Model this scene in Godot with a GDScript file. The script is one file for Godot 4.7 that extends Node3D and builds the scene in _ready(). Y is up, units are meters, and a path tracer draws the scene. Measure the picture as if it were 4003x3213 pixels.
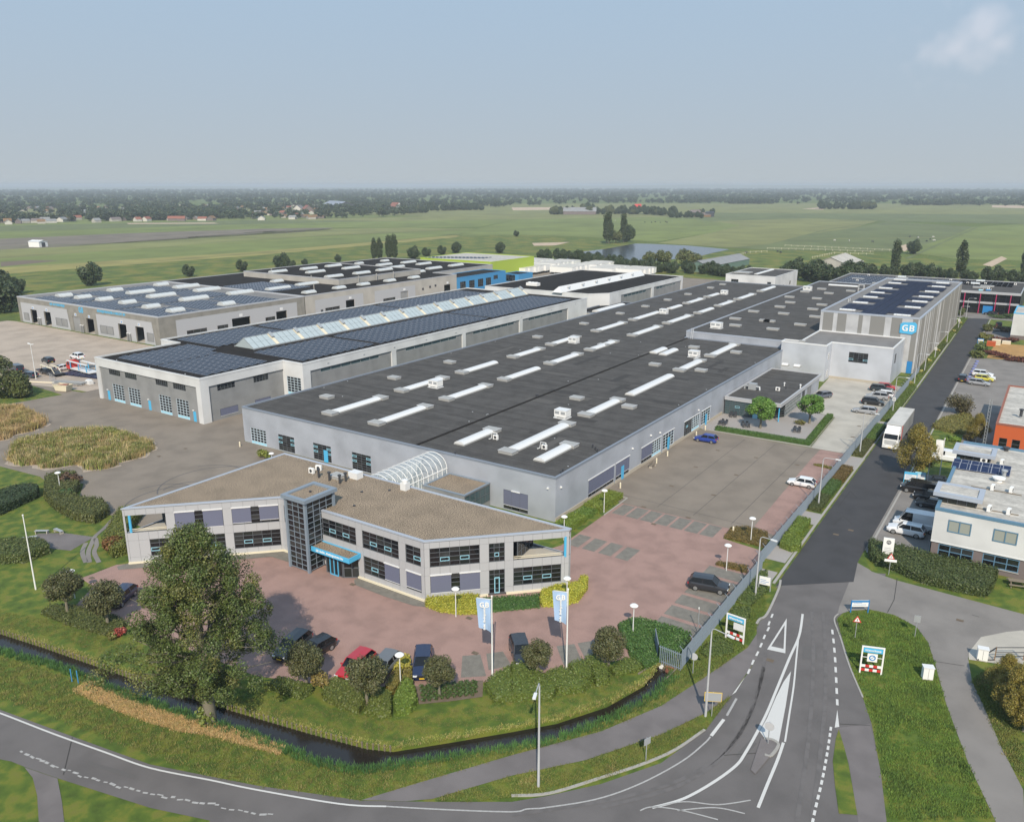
extends Node3D
# An industrial estate seen from a drone. Site frame in metres: the origin is the foot of the near corner of the big hall,
# -z runs along its long side, -x along its front, y is up.

const UP := Vector3.UP
var M := {}
var taken := {}
var rng := RandomNumberGenerator.new()
var unit_box := BoxMesh.new()
var cache := {}

class B:
	var v := PackedVector3Array()
	var n := PackedVector3Array()
	var c := PackedColorArray()
	var col := Color.WHITE
	func tri(a: Vector3, b: Vector3, d: Vector3) -> void:
		var m := (b - a).cross(d - a).normalized()
		v.append_array([a, d, b])
		n.append_array([m, m, m])
		c.append_array([col, col, col])
	func quad(a: Vector3, b: Vector3, d: Vector3, e: Vector3) -> void:
		var m := (d - a).cross(e - b).normalized()
		v.append_array([a, d, b, a, e, d])
		n.append_array([m, m, m, m, m, m])
		c.append_array([col, col, col, col, col, col])
	func upward(a: Vector3, b: Vector3, d: Vector3, e: Vector3) -> void: # a quad turned to face the sky
		if (d - a).cross(e - b).y < 0:
			quad(e, d, b, a)
		else:
			quad(a, b, d, e)
	func squad(p: Array, q: Array) -> void: # smooth quad: points and normals
		v.append_array([p[0], p[2], p[1], p[0], p[3], p[2]])
		n.append_array([q[0], q[2], q[1], q[0], q[3], q[2]])
		c.append_array([col, col, col, col, col, col])
	func obox(o: Vector3, s: Vector3, bs := Basis.IDENTITY) -> void:
		var x := bs.x * s.x * 0.5
		var y := bs.y * s.y * 0.5
		var z := bs.z * s.z * 0.5
		quad(o - x - y + z, o + x - y + z, o + x + y + z, o - x + y + z)
		quad(o + x - y - z, o - x - y - z, o - x + y - z, o + x + y - z)
		quad(o + x - y + z, o + x - y - z, o + x + y - z, o + x + y + z)
		quad(o - x - y - z, o - x - y + z, o - x + y + z, o - x + y - z)
		quad(o - x + y + z, o + x + y + z, o + x + y - z, o - x + y - z)
		quad(o - x - y - z, o + x - y - z, o + x - y + z, o - x - y + z)
	func box(lo: Vector3, hi: Vector3) -> void:
		obox((lo + hi) * 0.5, hi - lo)
	func bar(a: Vector3, b: Vector3, w: float, h := -1.0) -> void:
		var d := (b - a).normalized()
		var side := Vector3.UP.cross(d)
		side = Vector3.RIGHT if side.length() < 0.01 else side.normalized()
		obox((a + b) * 0.5, Vector3(w, h if h > 0 else w, a.distance_to(b)), Basis(side, d.cross(side), d))
	func tube(p: Array, r0: float, r1: float, seg := 6) -> void:
		var rings := []
		var dirs := []
		for i in p.size():
			var d: Vector3 = (p[min(i + 1, p.size() - 1)] - p[max(i - 1, 0)]).normalized()
			var s := d.cross(Vector3(0.3, 0.1, 0.95)).normalized()
			var t := s.cross(d)
			var ring := []
			var nr := []
			var r := lerpf(r0, r1, float(i) / maxf(1.0, p.size() - 1))
			for k in seg + 1:
				var a := TAU * k / seg
				var m: Vector3 = s * cos(a) + t * sin(a)
				ring.append(p[i] + m * r)
				nr.append(m)
			rings.append(ring)
			dirs.append(nr)
		for i in p.size() - 1:
			for k in seg:
				squad([rings[i][k + 1], rings[i][k], rings[i + 1][k], rings[i + 1][k + 1]], [dirs[i][k + 1], dirs[i][k], dirs[i + 1][k], dirs[i + 1][k + 1]])
		for k in seg:
			tri(p[-1], rings[-1][k + 1], rings[-1][k])
	func lathe(prof: Array, o: Vector3, seg := 10, ax := Vector3.UP) -> void: # profile of (radius, height)
		var s := ax.cross(Vector3(0.31, 0.2, 0.93)).normalized()
		var t := s.cross(ax)
		for i in prof.size() - 1:
			var e: Vector2 = prof[i + 1] - prof[i]
			for k in seg:
				var q := []
				var m := []
				for w in [[i, k + 1], [i, k], [i + 1, k], [i + 1, k + 1]]:
					var a: float = TAU * w[1] / seg
					var rad: Vector3 = s * cos(a) + t * sin(a)
					q.append(o + rad * prof[w[0]].x + ax * prof[w[0]].y)
					m.append((rad * e.y - ax * e.x).normalized())
				squad(q, m)
	func flat(poly: Array, y: float, up := true) -> void:
		var ids := Geometry2D.triangulate_polygon(PackedVector2Array(poly))
		if ids.is_empty(): # an outline that crosses itself: take its clean pieces
			for piece in Geometry2D.offset_polygon(PackedVector2Array(poly), 0.01):
				if not Geometry2D.is_polygon_clockwise(piece) and Geometry2D.triangulate_polygon(piece).size():
					flat(Array(piece), y, up)
			return
		for i in range(0, ids.size(), 3):
			var a: Vector2 = poly[ids[i]]
			var b: Vector2 = poly[ids[i + 1]]
			var d: Vector2 = poly[ids[i + 2]]
			var s := (b - a).cross(d - a) < 0.0
			if s == up:
				tri(Vector3(a.x, y, a.y), Vector3(b.x, y, b.y), Vector3(d.x, y, d.y))
			else:
				tri(Vector3(a.x, y, a.y), Vector3(d.x, y, d.y), Vector3(b.x, y, b.y))
	func sides(poly: Array, y0: float, y1: float) -> void:
		var area := 0.0
		for i in poly.size():
			area += poly[i].cross(poly[(i + 1) % poly.size()])
		for i in poly.size():
			var a: Vector2 = poly[i]
			var b: Vector2 = poly[(i + 1) % poly.size()]
			if area > 0:
				var t := a
				a = b
				b = t
			quad(Vector3(a.x, y0, a.y), Vector3(b.x, y0, b.y), Vector3(b.x, y1, b.y), Vector3(a.x, y1, a.y))
	func prism(poly: Array, y0: float, y1: float) -> void:
		sides(poly, y0, y1)
		flat(poly, y1)
	func ring(poly: Array, inner: Array, y0: float, y1: float) -> void: # a rim between two outlines of equal length
		sides(poly, y0, y1)
		for i in poly.size():
			var j := (i + 1) % poly.size()
			var a := Vector3(poly[i].x, y1, poly[i].y)
			var b := Vector3(poly[j].x, y1, poly[j].y)
			var d := Vector3(inner[j].x, y1, inner[j].y)
			var e := Vector3(inner[i].x, y1, inner[i].y)
			quad(a, b, d, e)
			quad(e, d, Vector3(d.x, y0, d.z), Vector3(e.x, y0, e.z))
	func leaf(p: Vector3, m: Vector3, s: float, spin: float) -> void:
		var t := m.cross(Vector3(sin(spin), cos(spin * 1.7), cos(spin)))
		t = t.normalized() * s
		var w := m.cross(t).normalized() * s * 0.62
		v.append_array([p - t, p + w, p + t, p - t, p + t, p - w])
		n.append_array([m, m, m, m, m, m])
		c.append_array([col, col, col, col, col, col])
	func mesh() -> ArrayMesh:
		var a := []
		a.resize(Mesh.ARRAY_MAX)
		a[Mesh.ARRAY_VERTEX] = v
		a[Mesh.ARRAY_NORMAL] = n
		a[Mesh.ARRAY_COLOR] = c
		var m := ArrayMesh.new()
		m.add_surface_from_arrays(Mesh.PRIMITIVE_TRIANGLES, a)
		return m

func Q(x: float, y: float, z: float) -> Vector3: # a surveyed point
	return Vector3(x, y, z)

func L(a: Array) -> Array: # a surveyed outline: x, z, x, z ...
	var out := []
	for i in range(0, a.size(), 2):
		out.append(Vector2(a[i], a[i + 1]))
	return out

func numbered(called: String) -> String:
	taken[called] = taken.get(called, -1) + 1
	return called if taken[called] == 0 else "%s_%03d" % [called, taken[called]]

func tag(o: Node3D, label: String, category: String, group := "") -> Node3D:
	o.set_meta("label", label)
	o.set_meta("category", category)
	if group:
		o.set_meta("group", group)
	return o

func thing(called: String, label: String, category: String, at := Vector3.ZERO, turn := 0.0, group := "") -> Node3D:
	var o := Node3D.new()
	o.name = numbered(called)
	add_child(o)
	o.position = at
	o.rotation.y = turn
	return tag(o, label, category, group)

func part(par: Node3D, called: String, mesh: Mesh, m: Material, at := Vector3.ZERO, turn := 0.0) -> MeshInstance3D:
	var o := MeshInstance3D.new()
	o.name = called
	o.mesh = mesh
	o.material_override = m
	o.position = at
	o.rotation.y = turn
	par.add_child(o, true)
	return o

func wp(t: Node3D, called: String, b: B, m: Material) -> MeshInstance3D: # a part of a thing, shaped in site coordinates
	return part(t, called, b.mesh(), m, -t.position if t.get_parent() == self else Vector3.ZERO)

func single(called: String, b: B, m: Material, at: Vector3, label: String, category: String, group := "") -> MeshInstance3D: # a thing of one mesh, shaped around its base
	var o := part(self, numbered(called), b.mesh(), m, at)
	tag(o, label, category, group)
	return o

func struct(called: String, b: B, m: Material) -> MeshInstance3D:
	var o := part(self, numbered(called), b.mesh(), m)
	o.set_meta("kind", "structure")
	return o

func sheet(called: String, poly: Array, y: float, m: Material) -> MeshInstance3D:
	var b := B.new()
	b.flat(poly, y)
	return struct(called, b, m)

func copies(par: Node3D, called: String, mesh: Mesh, m: Material, spots: Array, colors := []) -> MultiMeshInstance3D:
	var mm := MultiMesh.new()
	mm.transform_format = MultiMesh.TRANSFORM_3D
	mm.use_colors = colors.size() > 0
	mm.mesh = mesh
	mm.instance_count = spots.size()
	for i in spots.size():
		mm.set_instance_transform(i, spots[i])
		if colors.size():
			mm.set_instance_color(i, colors[i])
	var o := MultiMeshInstance3D.new()
	o.name = called if par != self else numbered(called)
	o.multimesh = mm
	o.material_override = m
	o.set_meta("kind", "stuff")
	par.add_child(o, true)
	return o

func v3(p: Vector2, y := 0.0) -> Vector3:
	return Vector3(p.x, y, p.y)

func inset(poly: Array, d: float) -> Array: # outlines run so that the outside lies to the left when z points down the page
	var out := []
	var k := poly.size()
	for i in k:
		var a: Vector2 = (poly[i] - poly[(i + k - 1) % k]).normalized()
		var b: Vector2 = (poly[(i + 1) % k] - poly[i]).normalized()
		var na := Vector2(-a.y, a.x)
		var nb := Vector2(-b.y, b.x)
		var m := (na + nb).normalized()
		out.append(poly[i] - m * d / maxf(0.3, m.dot(na)))
	return out

func ribbon(b: B, p: Array, w: float, y: float) -> void: # a painted or paved strip along a line
	for i in p.size() - 1:
		var d: Vector2 = (p[i + 1] - p[i]).normalized() * w * 0.5
		var m := Vector2(-d.y, d.x)
		b.upward(v3(p[i] + m, y), v3(p[i + 1] + m, y), v3(p[i + 1] - m, y), v3(p[i] - m, y))

func along(p: Array, step: float) -> Array: # evenly spaced points on a line, as [point, direction]
	var out := []
	var rest := 0.0
	for i in p.size() - 1:
		var l: float = p[i].distance_to(p[i + 1])
		var d: Vector2 = (p[i + 1] - p[i]) / l
		while rest <= l:
			out.append([p[i] + d * rest, d])
			rest += step
		rest -= l
	return out

func smooth(p: Array, k := 6) -> Array: # a curve through the points
	var out := []
	for i in p.size() - 1:
		for j in k:
			out.append(p[i].cubic_interpolate(p[i + 1], p[max(i - 1, 0)], p[min(i + 2, p.size() - 1)], float(j) / k))
	out.append(p[-1])
	return out

# ---------------------------------------------------------------- materials
func noise_tex(freq: float, oct: int, ramp: Array, size := 512, type := FastNoiseLite.TYPE_SIMPLEX_SMOOTH, sd := 1) -> NoiseTexture2D:
	var f := FastNoiseLite.new()
	f.noise_type = type
	f.frequency = freq
	f.fractal_octaves = oct
	f.seed = sd
	var t := NoiseTexture2D.new()
	t.width = size
	t.height = size
	t.seamless = true
	t.noise = f
	var g := Gradient.new()
	g.offsets = PackedFloat32Array(ramp.map(func(r): return r[0]))
	g.colors = PackedColorArray(ramp.map(func(r): return Color(r[1], r[1], r[1]) if r.size() == 2 else Color(r[1], r[2], r[3])))
	t.color_ramp = g
	return t

func mat(r: float, g: float, b: float, rough := 0.8, o := {}) -> StandardMaterial3D: # colours are linear reflectances
	var m := StandardMaterial3D.new()
	m.albedo_color = Color(r, g, b).linear_to_srgb()
	m.roughness = rough
	m.metallic = o.get("metal", 0.0)
	m.metallic_specular = o.get("spec", 0.5)
	if o.has("tex"):
		m.albedo_texture = o.tex
		m.uv1_triplanar = true
		m.uv1_world_triplanar = o.get("world", true)
		m.uv1_scale = Vector3.ONE / o.get("size", 4.0)
	if o.has("fine"):
		m.detail_enabled = true
		m.detail_albedo = o.fine
		m.detail_blend_mode = BaseMaterial3D.BLEND_MODE_MUL
		m.detail_uv_layer = BaseMaterial3D.DETAIL_UV_2
		m.uv2_triplanar = true
		m.uv2_world_triplanar = true
		m.uv2_scale = Vector3.ONE / o.get("fine_size", 1.0)
	if o.has("bump"):
		m.heightmap_enabled = true
		m.heightmap_texture = o.bump
		m.heightmap_scale = o.get("bump_cm", 3.0)
	if o.get("tint", false):
		m.vertex_color_use_as_albedo = true
	if o.has("back"):
		m.backlight_enabled = true
		m.backlight = o.back
	return m

func streak_tex(sd: int, rows: int, lo: float, hi: float) -> ImageTexture: # felt laid in rolls: bands of slightly different tone with long scuffs
	var im := Image.create(256, 256, false, Image.FORMAT_RGB8)
	rng.seed = sd
	var tone := []
	for k in rows:
		tone.append(rng.randf_range(lo, hi))
	for y in 256:
		var band: int = y * rows / 256
		var edge: bool = (y * rows) % 256 < rows
		var line := rng.randf_range(0.985, 1.015)
		for x in 256:
			var g: float = tone[band] * line * rng.randf_range(0.93, 1.04) * (0.93 if edge else 1.0)
			im.set_pixel(x, y, Color(g, g, g))
	for k in 30:
		var y := rng.randi_range(0, 255)
		var x := rng.randi_range(0, 200)
		var l := rng.randi_range(20, 56)
		var s := rng.randf_range(0.9, 1.06)
		for i in l:
			var q := im.get_pixel(x + i, y)
			im.set_pixel(x + i, y, Color(q.r * s, q.g * s, q.b * s))
	return ImageTexture.create_from_image(im)

func make_materials() -> void:
	var coarse := noise_tex(0.006, 4, [[0.0, 0.87], [0.5, 0.95], [1.0, 1.0]], 512, FastNoiseLite.TYPE_SIMPLEX_SMOOTH, 3)
	var mottle := noise_tex(0.012, 5, [[0.0, 0.88], [0.42, 0.94], [0.6, 0.97], [1.0, 1.0]], 512, FastNoiseLite.TYPE_SIMPLEX, 5)
	var grain := noise_tex(0.11, 3, [[0.0, 0.8], [0.5, 0.93], [1.0, 1.0]], 512, FastNoiseLite.TYPE_SIMPLEX, 7)
	var speck := noise_tex(0.3, 2, [[0.0, 0.5], [0.35, 0.75], [0.6, 0.92], [1.0, 1.0]], 512, FastNoiseLite.TYPE_SIMPLEX, 9)
	var turf := noise_tex(0.015, 5, [[0.0, 0.6, 0.7, 0.45], [0.35, 0.72, 0.84, 0.55], [0.52, 0.82, 0.9, 0.6], [0.68, 0.97, 0.96, 0.68], [1.0, 1.0, 0.93, 0.85]], 512, FastNoiseLite.TYPE_SIMPLEX, 11)
	var blades := noise_tex(0.16, 4, [[0.0, 0.42], [0.4, 0.72], [0.62, 0.92], [1.0, 1.0]], 512, FastNoiseLite.TYPE_SIMPLEX, 13)
	var pebble := noise_tex(0.2, 3, [[0.0, 0.45], [0.36, 0.66], [0.5, 0.86], [0.7, 0.95], [1.0, 1.0]], 512, FastNoiseLite.TYPE_SIMPLEX, 17)
	var felt := streak_tex(21, 32, 0.88, 0.98)
	cache.coarse = coarse
	M = {
		"hall": mat(0.47, 0.505, 0.575, 0.55, {"tex": coarse, "size": 23.0, "fine": grain, "fine_size": 3.0}),
		"hall_trim": mat(0.2, 0.23, 0.28, 0.5),
		"plinth": mat(0.5, 0.45, 0.37, 0.85, {"tex": grain, "size": 5.0}),
		"felt": mat(0.11, 0.106, 0.104, 0.95, {"spec": 0.2, "tex": felt, "size": 32.0, "fine": mottle, "fine_size": 27.0}),
		"felt_dark": mat(0.032, 0.029, 0.028, 0.95, {"spec": 0.2, "tex": felt, "size": 32.0, "fine": mottle, "fine_size": 41.0}),
		"felt_pale": mat(0.25, 0.24, 0.235, 0.9, {"tex": coarse, "size": 19.0, "fine": grain, "fine_size": 2.0}),
		"membrane": mat(0.6, 0.57, 0.52, 0.8, {"tex": felt, "size": 60.0, "fine": mottle, "fine_size": 14.0}),
		"gravel": mat(0.43, 0.335, 0.24, 0.95, {"tex": coarse, "size": 15.0, "fine": pebble, "fine_size": 21.0}),
		"white_wall": mat(0.66, 0.67, 0.68, 0.6, {"tex": coarse, "size": 31.0}),
		"pale_wall": mat(0.5, 0.53, 0.585, 0.55, {"tex": coarse, "size": 27.0}),
		"off_white": mat(0.6, 0.58, 0.54, 0.65, {"tex": coarse, "size": 21.0}),
		"grey_wall": mat(0.27, 0.275, 0.28, 0.6, {"tex": coarse, "size": 17.0}),
		"pale_panel": mat(0.4, 0.41, 0.435, 0.45),
		"joint": mat(0.06, 0.06, 0.065, 0.8),
		"warm_grey": mat(0.26, 0.25, 0.225, 0.65, {"tex": coarse, "size": 13.0}),
		"beige_wall": mat(0.45, 0.43, 0.395, 0.65, {"tex": coarse, "size": 29.0}),
		"silver": mat(0.5, 0.51, 0.53, 0.45, {"tex": coarse, "size": 15.0}),
		"stripe": mat(0.22, 0.218, 0.21, 0.5),
		"rib": mat(0.2, 0.2, 0.207, 0.45),
		"trim": mat(0.36, 0.4, 0.47, 0.45),
		"tower_trim": mat(0.2, 0.245, 0.3, 0.5),
		"glass": mat(0.008, 0.009, 0.011, 0.06, {"spec": 0.5}),
		"glass_b": mat(0.014, 0.019, 0.017, 0.09),
		"glass_c": mat(0.03, 0.033, 0.034, 0.12),
		"pale_blind": mat(0.3, 0.32, 0.29, 0.3),
		"track": mat(0.138, 0.128, 0.127, 0.9, {"tex": mottle, "size": 9.0}),
		"patch": mat(0.13, 0.122, 0.12, 0.9, {"tex": grain, "size": 4.0}),
		"felt_patch": mat(0.07, 0.068, 0.068, 0.95, {"spec": 0.2, "tex": grain, "size": 3.0}),
		"felt_grey": mat(0.125, 0.12, 0.116, 0.95, {"spec": 0.2, "tex": grain, "size": 3.0}),
		"glass_teal": mat(0.05, 0.085, 0.095, 0.1, {"spec": 0.6}),
		"glass_sky": mat(0.4, 0.46, 0.48, 0.15, {"spec": 0.7}),
		"frame": mat(0.1, 0.112, 0.13, 0.5),
		"frame_pale": mat(0.5, 0.6, 0.68, 0.5),
		"frame_blue": mat(0.1, 0.2, 0.3, 0.5),
		"cyan": mat(0.08, 0.42, 0.7, 0.45),
		"cyan_pale": mat(0.3, 0.6, 0.74, 0.5),
		"blue_paint": mat(0.02, 0.2, 0.5, 0.5),
		"blind": mat(0.15, 0.165, 0.25, 0.85, {"tex": grain, "size": 2.0}),
		"white": mat(0.78, 0.78, 0.77, 0.5),
		"white_metal": mat(0.68, 0.69, 0.7, 0.4),
		"skylight": mat(0.8, 0.81, 0.82, 0.35, {"tex": grain, "size": 6.0}),
		"hatch": mat(0.42, 0.42, 0.41, 0.55, {"tex": grain, "size": 1.5}),
		"galv": mat(0.4, 0.42, 0.44, 0.45, {"metal": 0.3}),
		"fence": mat(0.22, 0.27, 0.33, 0.5),
		"dark_metal": mat(0.04, 0.042, 0.05, 0.5),
		"black": mat(0.012, 0.012, 0.013, 0.6),
		"rubber": mat(0.02, 0.02, 0.021, 0.85),
		"rim": mat(0.35, 0.36, 0.37, 0.35, {"metal": 0.6}),
		"red_lamp": mat(0.4, 0.015, 0.015, 0.25),
		"head_lamp": mat(0.7, 0.72, 0.74, 0.1),
		"plate": mat(0.75, 0.5, 0.03, 0.5),
		"red_paint": mat(0.55, 0.04, 0.035, 0.45),
		"panel": mat(0.026, 0.03, 0.045, 0.22, {"spec": 0.28}),
		"panel_frame": mat(0.26, 0.28, 0.33, 0.4),
		"panel_blue": mat(0.018, 0.03, 0.078, 0.3, {"spec": 0.25}),
		"lime": mat(0.36, 0.47, 0.05, 0.6),
		"blue_wall": mat(0.05, 0.25, 0.5, 0.6),
		"orange": mat(0.5, 0.1, 0.028, 0.6),
		"brick": mat(0.2, 0.165, 0.165, 0.85, {"tex": grain, "size": 1.4}),
		"magenta": mat(0.45, 0.03, 0.12, 0.5),
		"navy": mat(0.02, 0.025, 0.06, 0.5),
		"timber": mat(0.24, 0.2, 0.155, 0.9, {"tex": grain, "size": 2.0}),
		"concrete": mat(0.55, 0.515, 0.455, 0.9, {"tex": coarse, "size": 21.0, "fine": grain, "fine_size": 3.0}),
		"kerb": mat(0.4, 0.385, 0.36, 0.9, {"tex": grain, "size": 2.0}),
		"pavers": mat(0.5, 0.32, 0.275, 0.9, {"tex": mottle, "size": 26.0, "fine": speck, "fine_size": 9.0}),
		"bay": mat(0.29, 0.27, 0.235, 0.9, {"tex": mottle, "size": 7.0, "fine": speck, "fine_size": 9.0}),
		"yard": mat(0.275, 0.232, 0.19, 0.92, {"tex": mottle, "size": 47.0, "fine": grain, "fine_size": 5.0}),
		"yard_sand": mat(0.5, 0.415, 0.34, 0.95, {"tex": mottle, "size": 61.0, "fine": grain, "fine_size": 6.0}),
		"slabs": mat(0.46, 0.43, 0.415, 0.9, {"tex": grain, "size": 5.0, "fine": grain, "fine_size": 2.0}),
		"road_new": mat(0.062, 0.061, 0.066, 0.88, {"tex": mottle, "size": 33.0, "fine": grain, "fine_size": 4.0}),
		"road_old": mat(0.165, 0.152, 0.15, 0.9, {"tex": mottle, "size": 39.0, "fine": grain, "fine_size": 3.0}),
		"path": mat(0.205, 0.185, 0.185, 0.92, {"tex": mottle, "size": 29.0, "fine": grain, "fine_size": 3.0}),
		"side_road": mat(0.27, 0.25, 0.235, 0.92, {"tex": mottle, "size": 43.0, "fine": grain, "fine_size": 3.0}),
		"paint": mat(0.66, 0.655, 0.64, 0.75, {"tex": grain, "size": 4.0}),
		"paint_worn": mat(0.4, 0.395, 0.39, 0.8, {"tex": mottle, "size": 2.0}),
		"grass": mat(0.225, 0.265, 0.065, 0.95, {"tex": turf, "size": 19.0, "fine": blades, "fine_size": 4.0}),
		"meadow": mat(0.27, 0.28, 0.085, 0.95, {"tex": turf, "size": 150.0, "fine": blades, "fine_size": 22.0}),
		"field_a": mat(0.185, 0.225, 0.055, 0.95, {"tex": mottle, "size": 260.0, "fine": coarse, "fine_size": 400.0}),
		"field_b": mat(0.22, 0.23, 0.075, 0.95, {"tex": mottle, "size": 310.0, "fine": coarse, "fine_size": 340.0}),
		"field_c": mat(0.31, 0.28, 0.085, 0.95, {"tex": mottle, "size": 210.0, "fine": coarse, "fine_size": 170.0}),
		"field_d": mat(0.2, 0.17, 0.13, 0.95, {"tex": mottle, "size": 230.0, "fine": coarse, "fine_size": 170.0}),
		"field_e": mat(0.145, 0.175, 0.06, 0.95, {"tex": mottle, "size": 190.0, "fine": coarse, "fine_size": 370.0}),
		"sand": mat(0.52, 0.4, 0.29, 0.95, {"tex": mottle, "size": 31.0}),
		"orange_sand": mat(0.5, 0.29, 0.1, 0.95, {"tex": mottle, "size": 21.0, "fine": grain, "fine_size": 2.0}),
		"soil": mat(0.19, 0.145, 0.105, 0.95, {"tex": mottle, "size": 6.0, "fine": grain, "fine_size": 1.0}),
		"straw": mat(0.42, 0.3, 0.13, 0.95, {"tex": blades, "size": 2.0, "fine": grain, "fine_size": 0.7}),
		"ditch": mat(0.018, 0.015, 0.013, 0.12, {"spec": 0.5}),
		"pond": mat(0.05, 0.06, 0.075, 0.18, {"spec": 0.5}),
		"bark": mat(0.3, 0.27, 0.2, 0.95, {"tex": blades, "size": 1.0}),
		"bark_dark": mat(0.11, 0.095, 0.075, 0.95),
		"bark_white": mat(0.6, 0.58, 0.54, 0.9),
		"blade": mat(1, 1, 1, 0.9, {"tint": true, "back": Color(0.25, 0.25, 0.25)}),
		"leaf": mat(1, 1, 1, 0.55, {"tint": true, "back": Color(0.3, 0.3, 0.3)}),
		"dome": mat(0.62, 0.65, 0.66, 0.3, {"tex": grain, "size": 4.0}),
		"cream": mat(0.68, 0.62, 0.48, 0.7),
		"tile_red": mat(0.26, 0.1, 0.07, 0.9),
		"wood_brown": mat(0.2, 0.12, 0.06, 0.85),
	}
	var glazing := mat(0.75, 0.85, 0.85, 0.05)
	glazing.transparency = BaseMaterial3D.TRANSPARENCY_ALPHA
	glazing.albedo_color.a = 0.14
	M["clear"] = glazing
	var mesh_wire := mat(0.35, 0.37, 0.4, 0.5)
	M["wire"] = mesh_wire

# ---------------------------------------------------------------- building kit
func face(A: Vector2, Q: Vector2) -> Dictionary: # a wall seen from outside, A on the left
	var d := (Q - A).normalized()
	var x := v3(d)
	var z := Vector3(-d.y, 0, d.x)
	return {"o": v3(A), "x": x, "z": z, "l": A.distance_to(Q), "bs": Basis(x, UP, z)}

func at(f: Dictionary, u: float, v: float, out := 0.0) -> Vector3:
	return f.o + f.x * u + UP * v + f.z * out

func wall_shape(b: B, f: Dictionary, y0: float, y1: float, holes: Array, depth := 0.18, u0 := 0.0, u1 := -1.0) -> void:
	var l: float = f.l if u1 < 0 else u1
	var us := [u0, l]
	var vs := [y0, y1]
	for h: Rect2 in holes:
		us.append_array([h.position.x, h.end.x])
		vs.append_array([h.position.y, h.end.y])
	us.sort()
	vs.sort()
	for i in us.size() - 1:
		for j in vs.size() - 1:
			if us[i + 1] - us[i] < 0.001 or vs[j + 1] - vs[j] < 0.001 or us[i] < u0 - 0.001 or us[i + 1] > l + 0.001 or vs[j] < y0 - 0.001 or vs[j + 1] > y1 + 0.001:
				continue
			var mid := Vector2((us[i] + us[i + 1]) / 2, (vs[j] + vs[j + 1]) / 2)
			if holes.any(func(h): return h.has_point(mid)):
				continue
			b.quad(at(f, us[i], vs[j]), at(f, us[i + 1], vs[j]), at(f, us[i + 1], vs[j + 1]), at(f, us[i], vs[j + 1]))
	for h: Rect2 in holes:
		var p := [Vector2(h.position), Vector2(h.end.x, h.position.y), h.end, Vector2(h.position.x, h.end.y)]
		for k in 4:
			var q: Vector2 = p[k]
			var w: Vector2 = p[(k + 1) % 4]
			b.quad(at(f, q.x, q.y), at(f, q.x, q.y, -depth), at(f, w.x, w.y, -depth), at(f, w.x, w.y))

func wall(t: Node3D, f: Dictionary, y0: float, y1: float, holes: Array, m: Material, depth := 0.18, called := "wall") -> MeshInstance3D:
	var b := B.new()
	wall_shape(b, f, y0, y1, holes, depth)
	return wp(t, called, b, m)

func slab(par: Node3D, called: String, f: Dictionary, r: Rect2, out: float, thick: float, m: Material) -> MeshInstance3D: # a flat piece on a wall, from its outer face inwards
	var o := part(par, called, unit_box, m)
	var off: Vector3 = -par.position if par.get_parent() == self else Vector3.ZERO
	var c := r.get_center()
	o.transform = Transform3D(Basis(f.x * r.size.x, UP * r.size.y, f.z * thick), at(f, c.x, c.y, out - thick / 2) + off)
	return o

# a window: frame bars as the part, panes and coloured sashes as its pieces
func win(t: Node3D, f: Dictionary, r: Rect2, cols: int, rows: int, o := {}) -> MeshInstance3D:
	var bar: float = o.get("bar", 0.05)
	var back: float = o.get("inset", -0.08)
	var b := B.new()
	for i in cols + 1:
		var u := clampf(r.position.x + r.size.x * i / cols, r.position.x + bar / 2, r.end.x - bar / 2)
		b.obox(at(f, u, r.get_center().y, back), Vector3(bar, r.size.y, 0.1), f.bs)
	for j in rows + 1:
		var v := clampf(r.position.y + r.size.y * j / rows, r.position.y + bar / 2, r.end.y - bar / 2)
		b.obox(at(f, r.get_center().x, v, back - 0.004), Vector3(r.size.x - 0.01, bar, 0.098), f.bs)
	var w := wp(t, o.get("called", "window"), b, o.get("frame", M.frame))
	var size := Vector2(r.size.x / cols, r.size.y / rows)
	var only: Array = o.get("only", [])
	for i in cols:
		for j in rows:
			var q := Rect2(r.position + Vector2(i, j) * size, size).grow(-bar * 0.4)
			var g: Material = o.get("glass", [M.glass, M.glass, M.glass_b, M.glass, M.glass_c][hash(Vector3i(r.position.x * 40, i * 7, j * 13)) % 5])
			if o.has("kick") and j == 0:
				g = o.kick
			slab(w, "pane", f, q, back - 0.01, 0.03, g)
			if [i, j] in o.get("sash", []):
				var s := B.new()
				var e := q.grow(-0.02)
				for k in [e.position.x + 0.04, e.end.x - 0.04]:
					s.obox(at(f, k, e.get_center().y, back + 0.04), Vector3(0.055, e.size.y, 0.07), f.bs)
				for k in [e.position.y + 0.04, e.end.y - 0.04]:
					s.obox(at(f, e.get_center().x, k, back + 0.037), Vector3(e.size.x - 0.13, 0.055, 0.06), f.bs)
				part(w, "opening_sash", s.mesh(), M.cyan_pale)
	return w

func blind(t: Node3D, f: Dictionary, r: Rect2, drop := 0.0, box := true) -> void: # an outside roller blind
	var s := slab(t, "sun_blind", f, Rect2(r.position.x, r.position.y + drop, r.size.x, r.size.y - drop), 0.03, 0.02, M.blind)
	if box:
		var b := B.new()
		b.obox(at(f, r.get_center().x, r.end.y + 0.06, 0.06), Vector3(r.size.x + 0.1, 0.13, 0.14), f.bs)
		wp(t, "blind_box", b, M.white_metal)
	var b2 := B.new()
	b2.obox(at(f, r.get_center().x, r.position.y + drop, 0.04), Vector3(r.size.x, 0.05, 0.05), f.bs)
	wp(t, "blind_rail", b2, M.white_metal)

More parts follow.
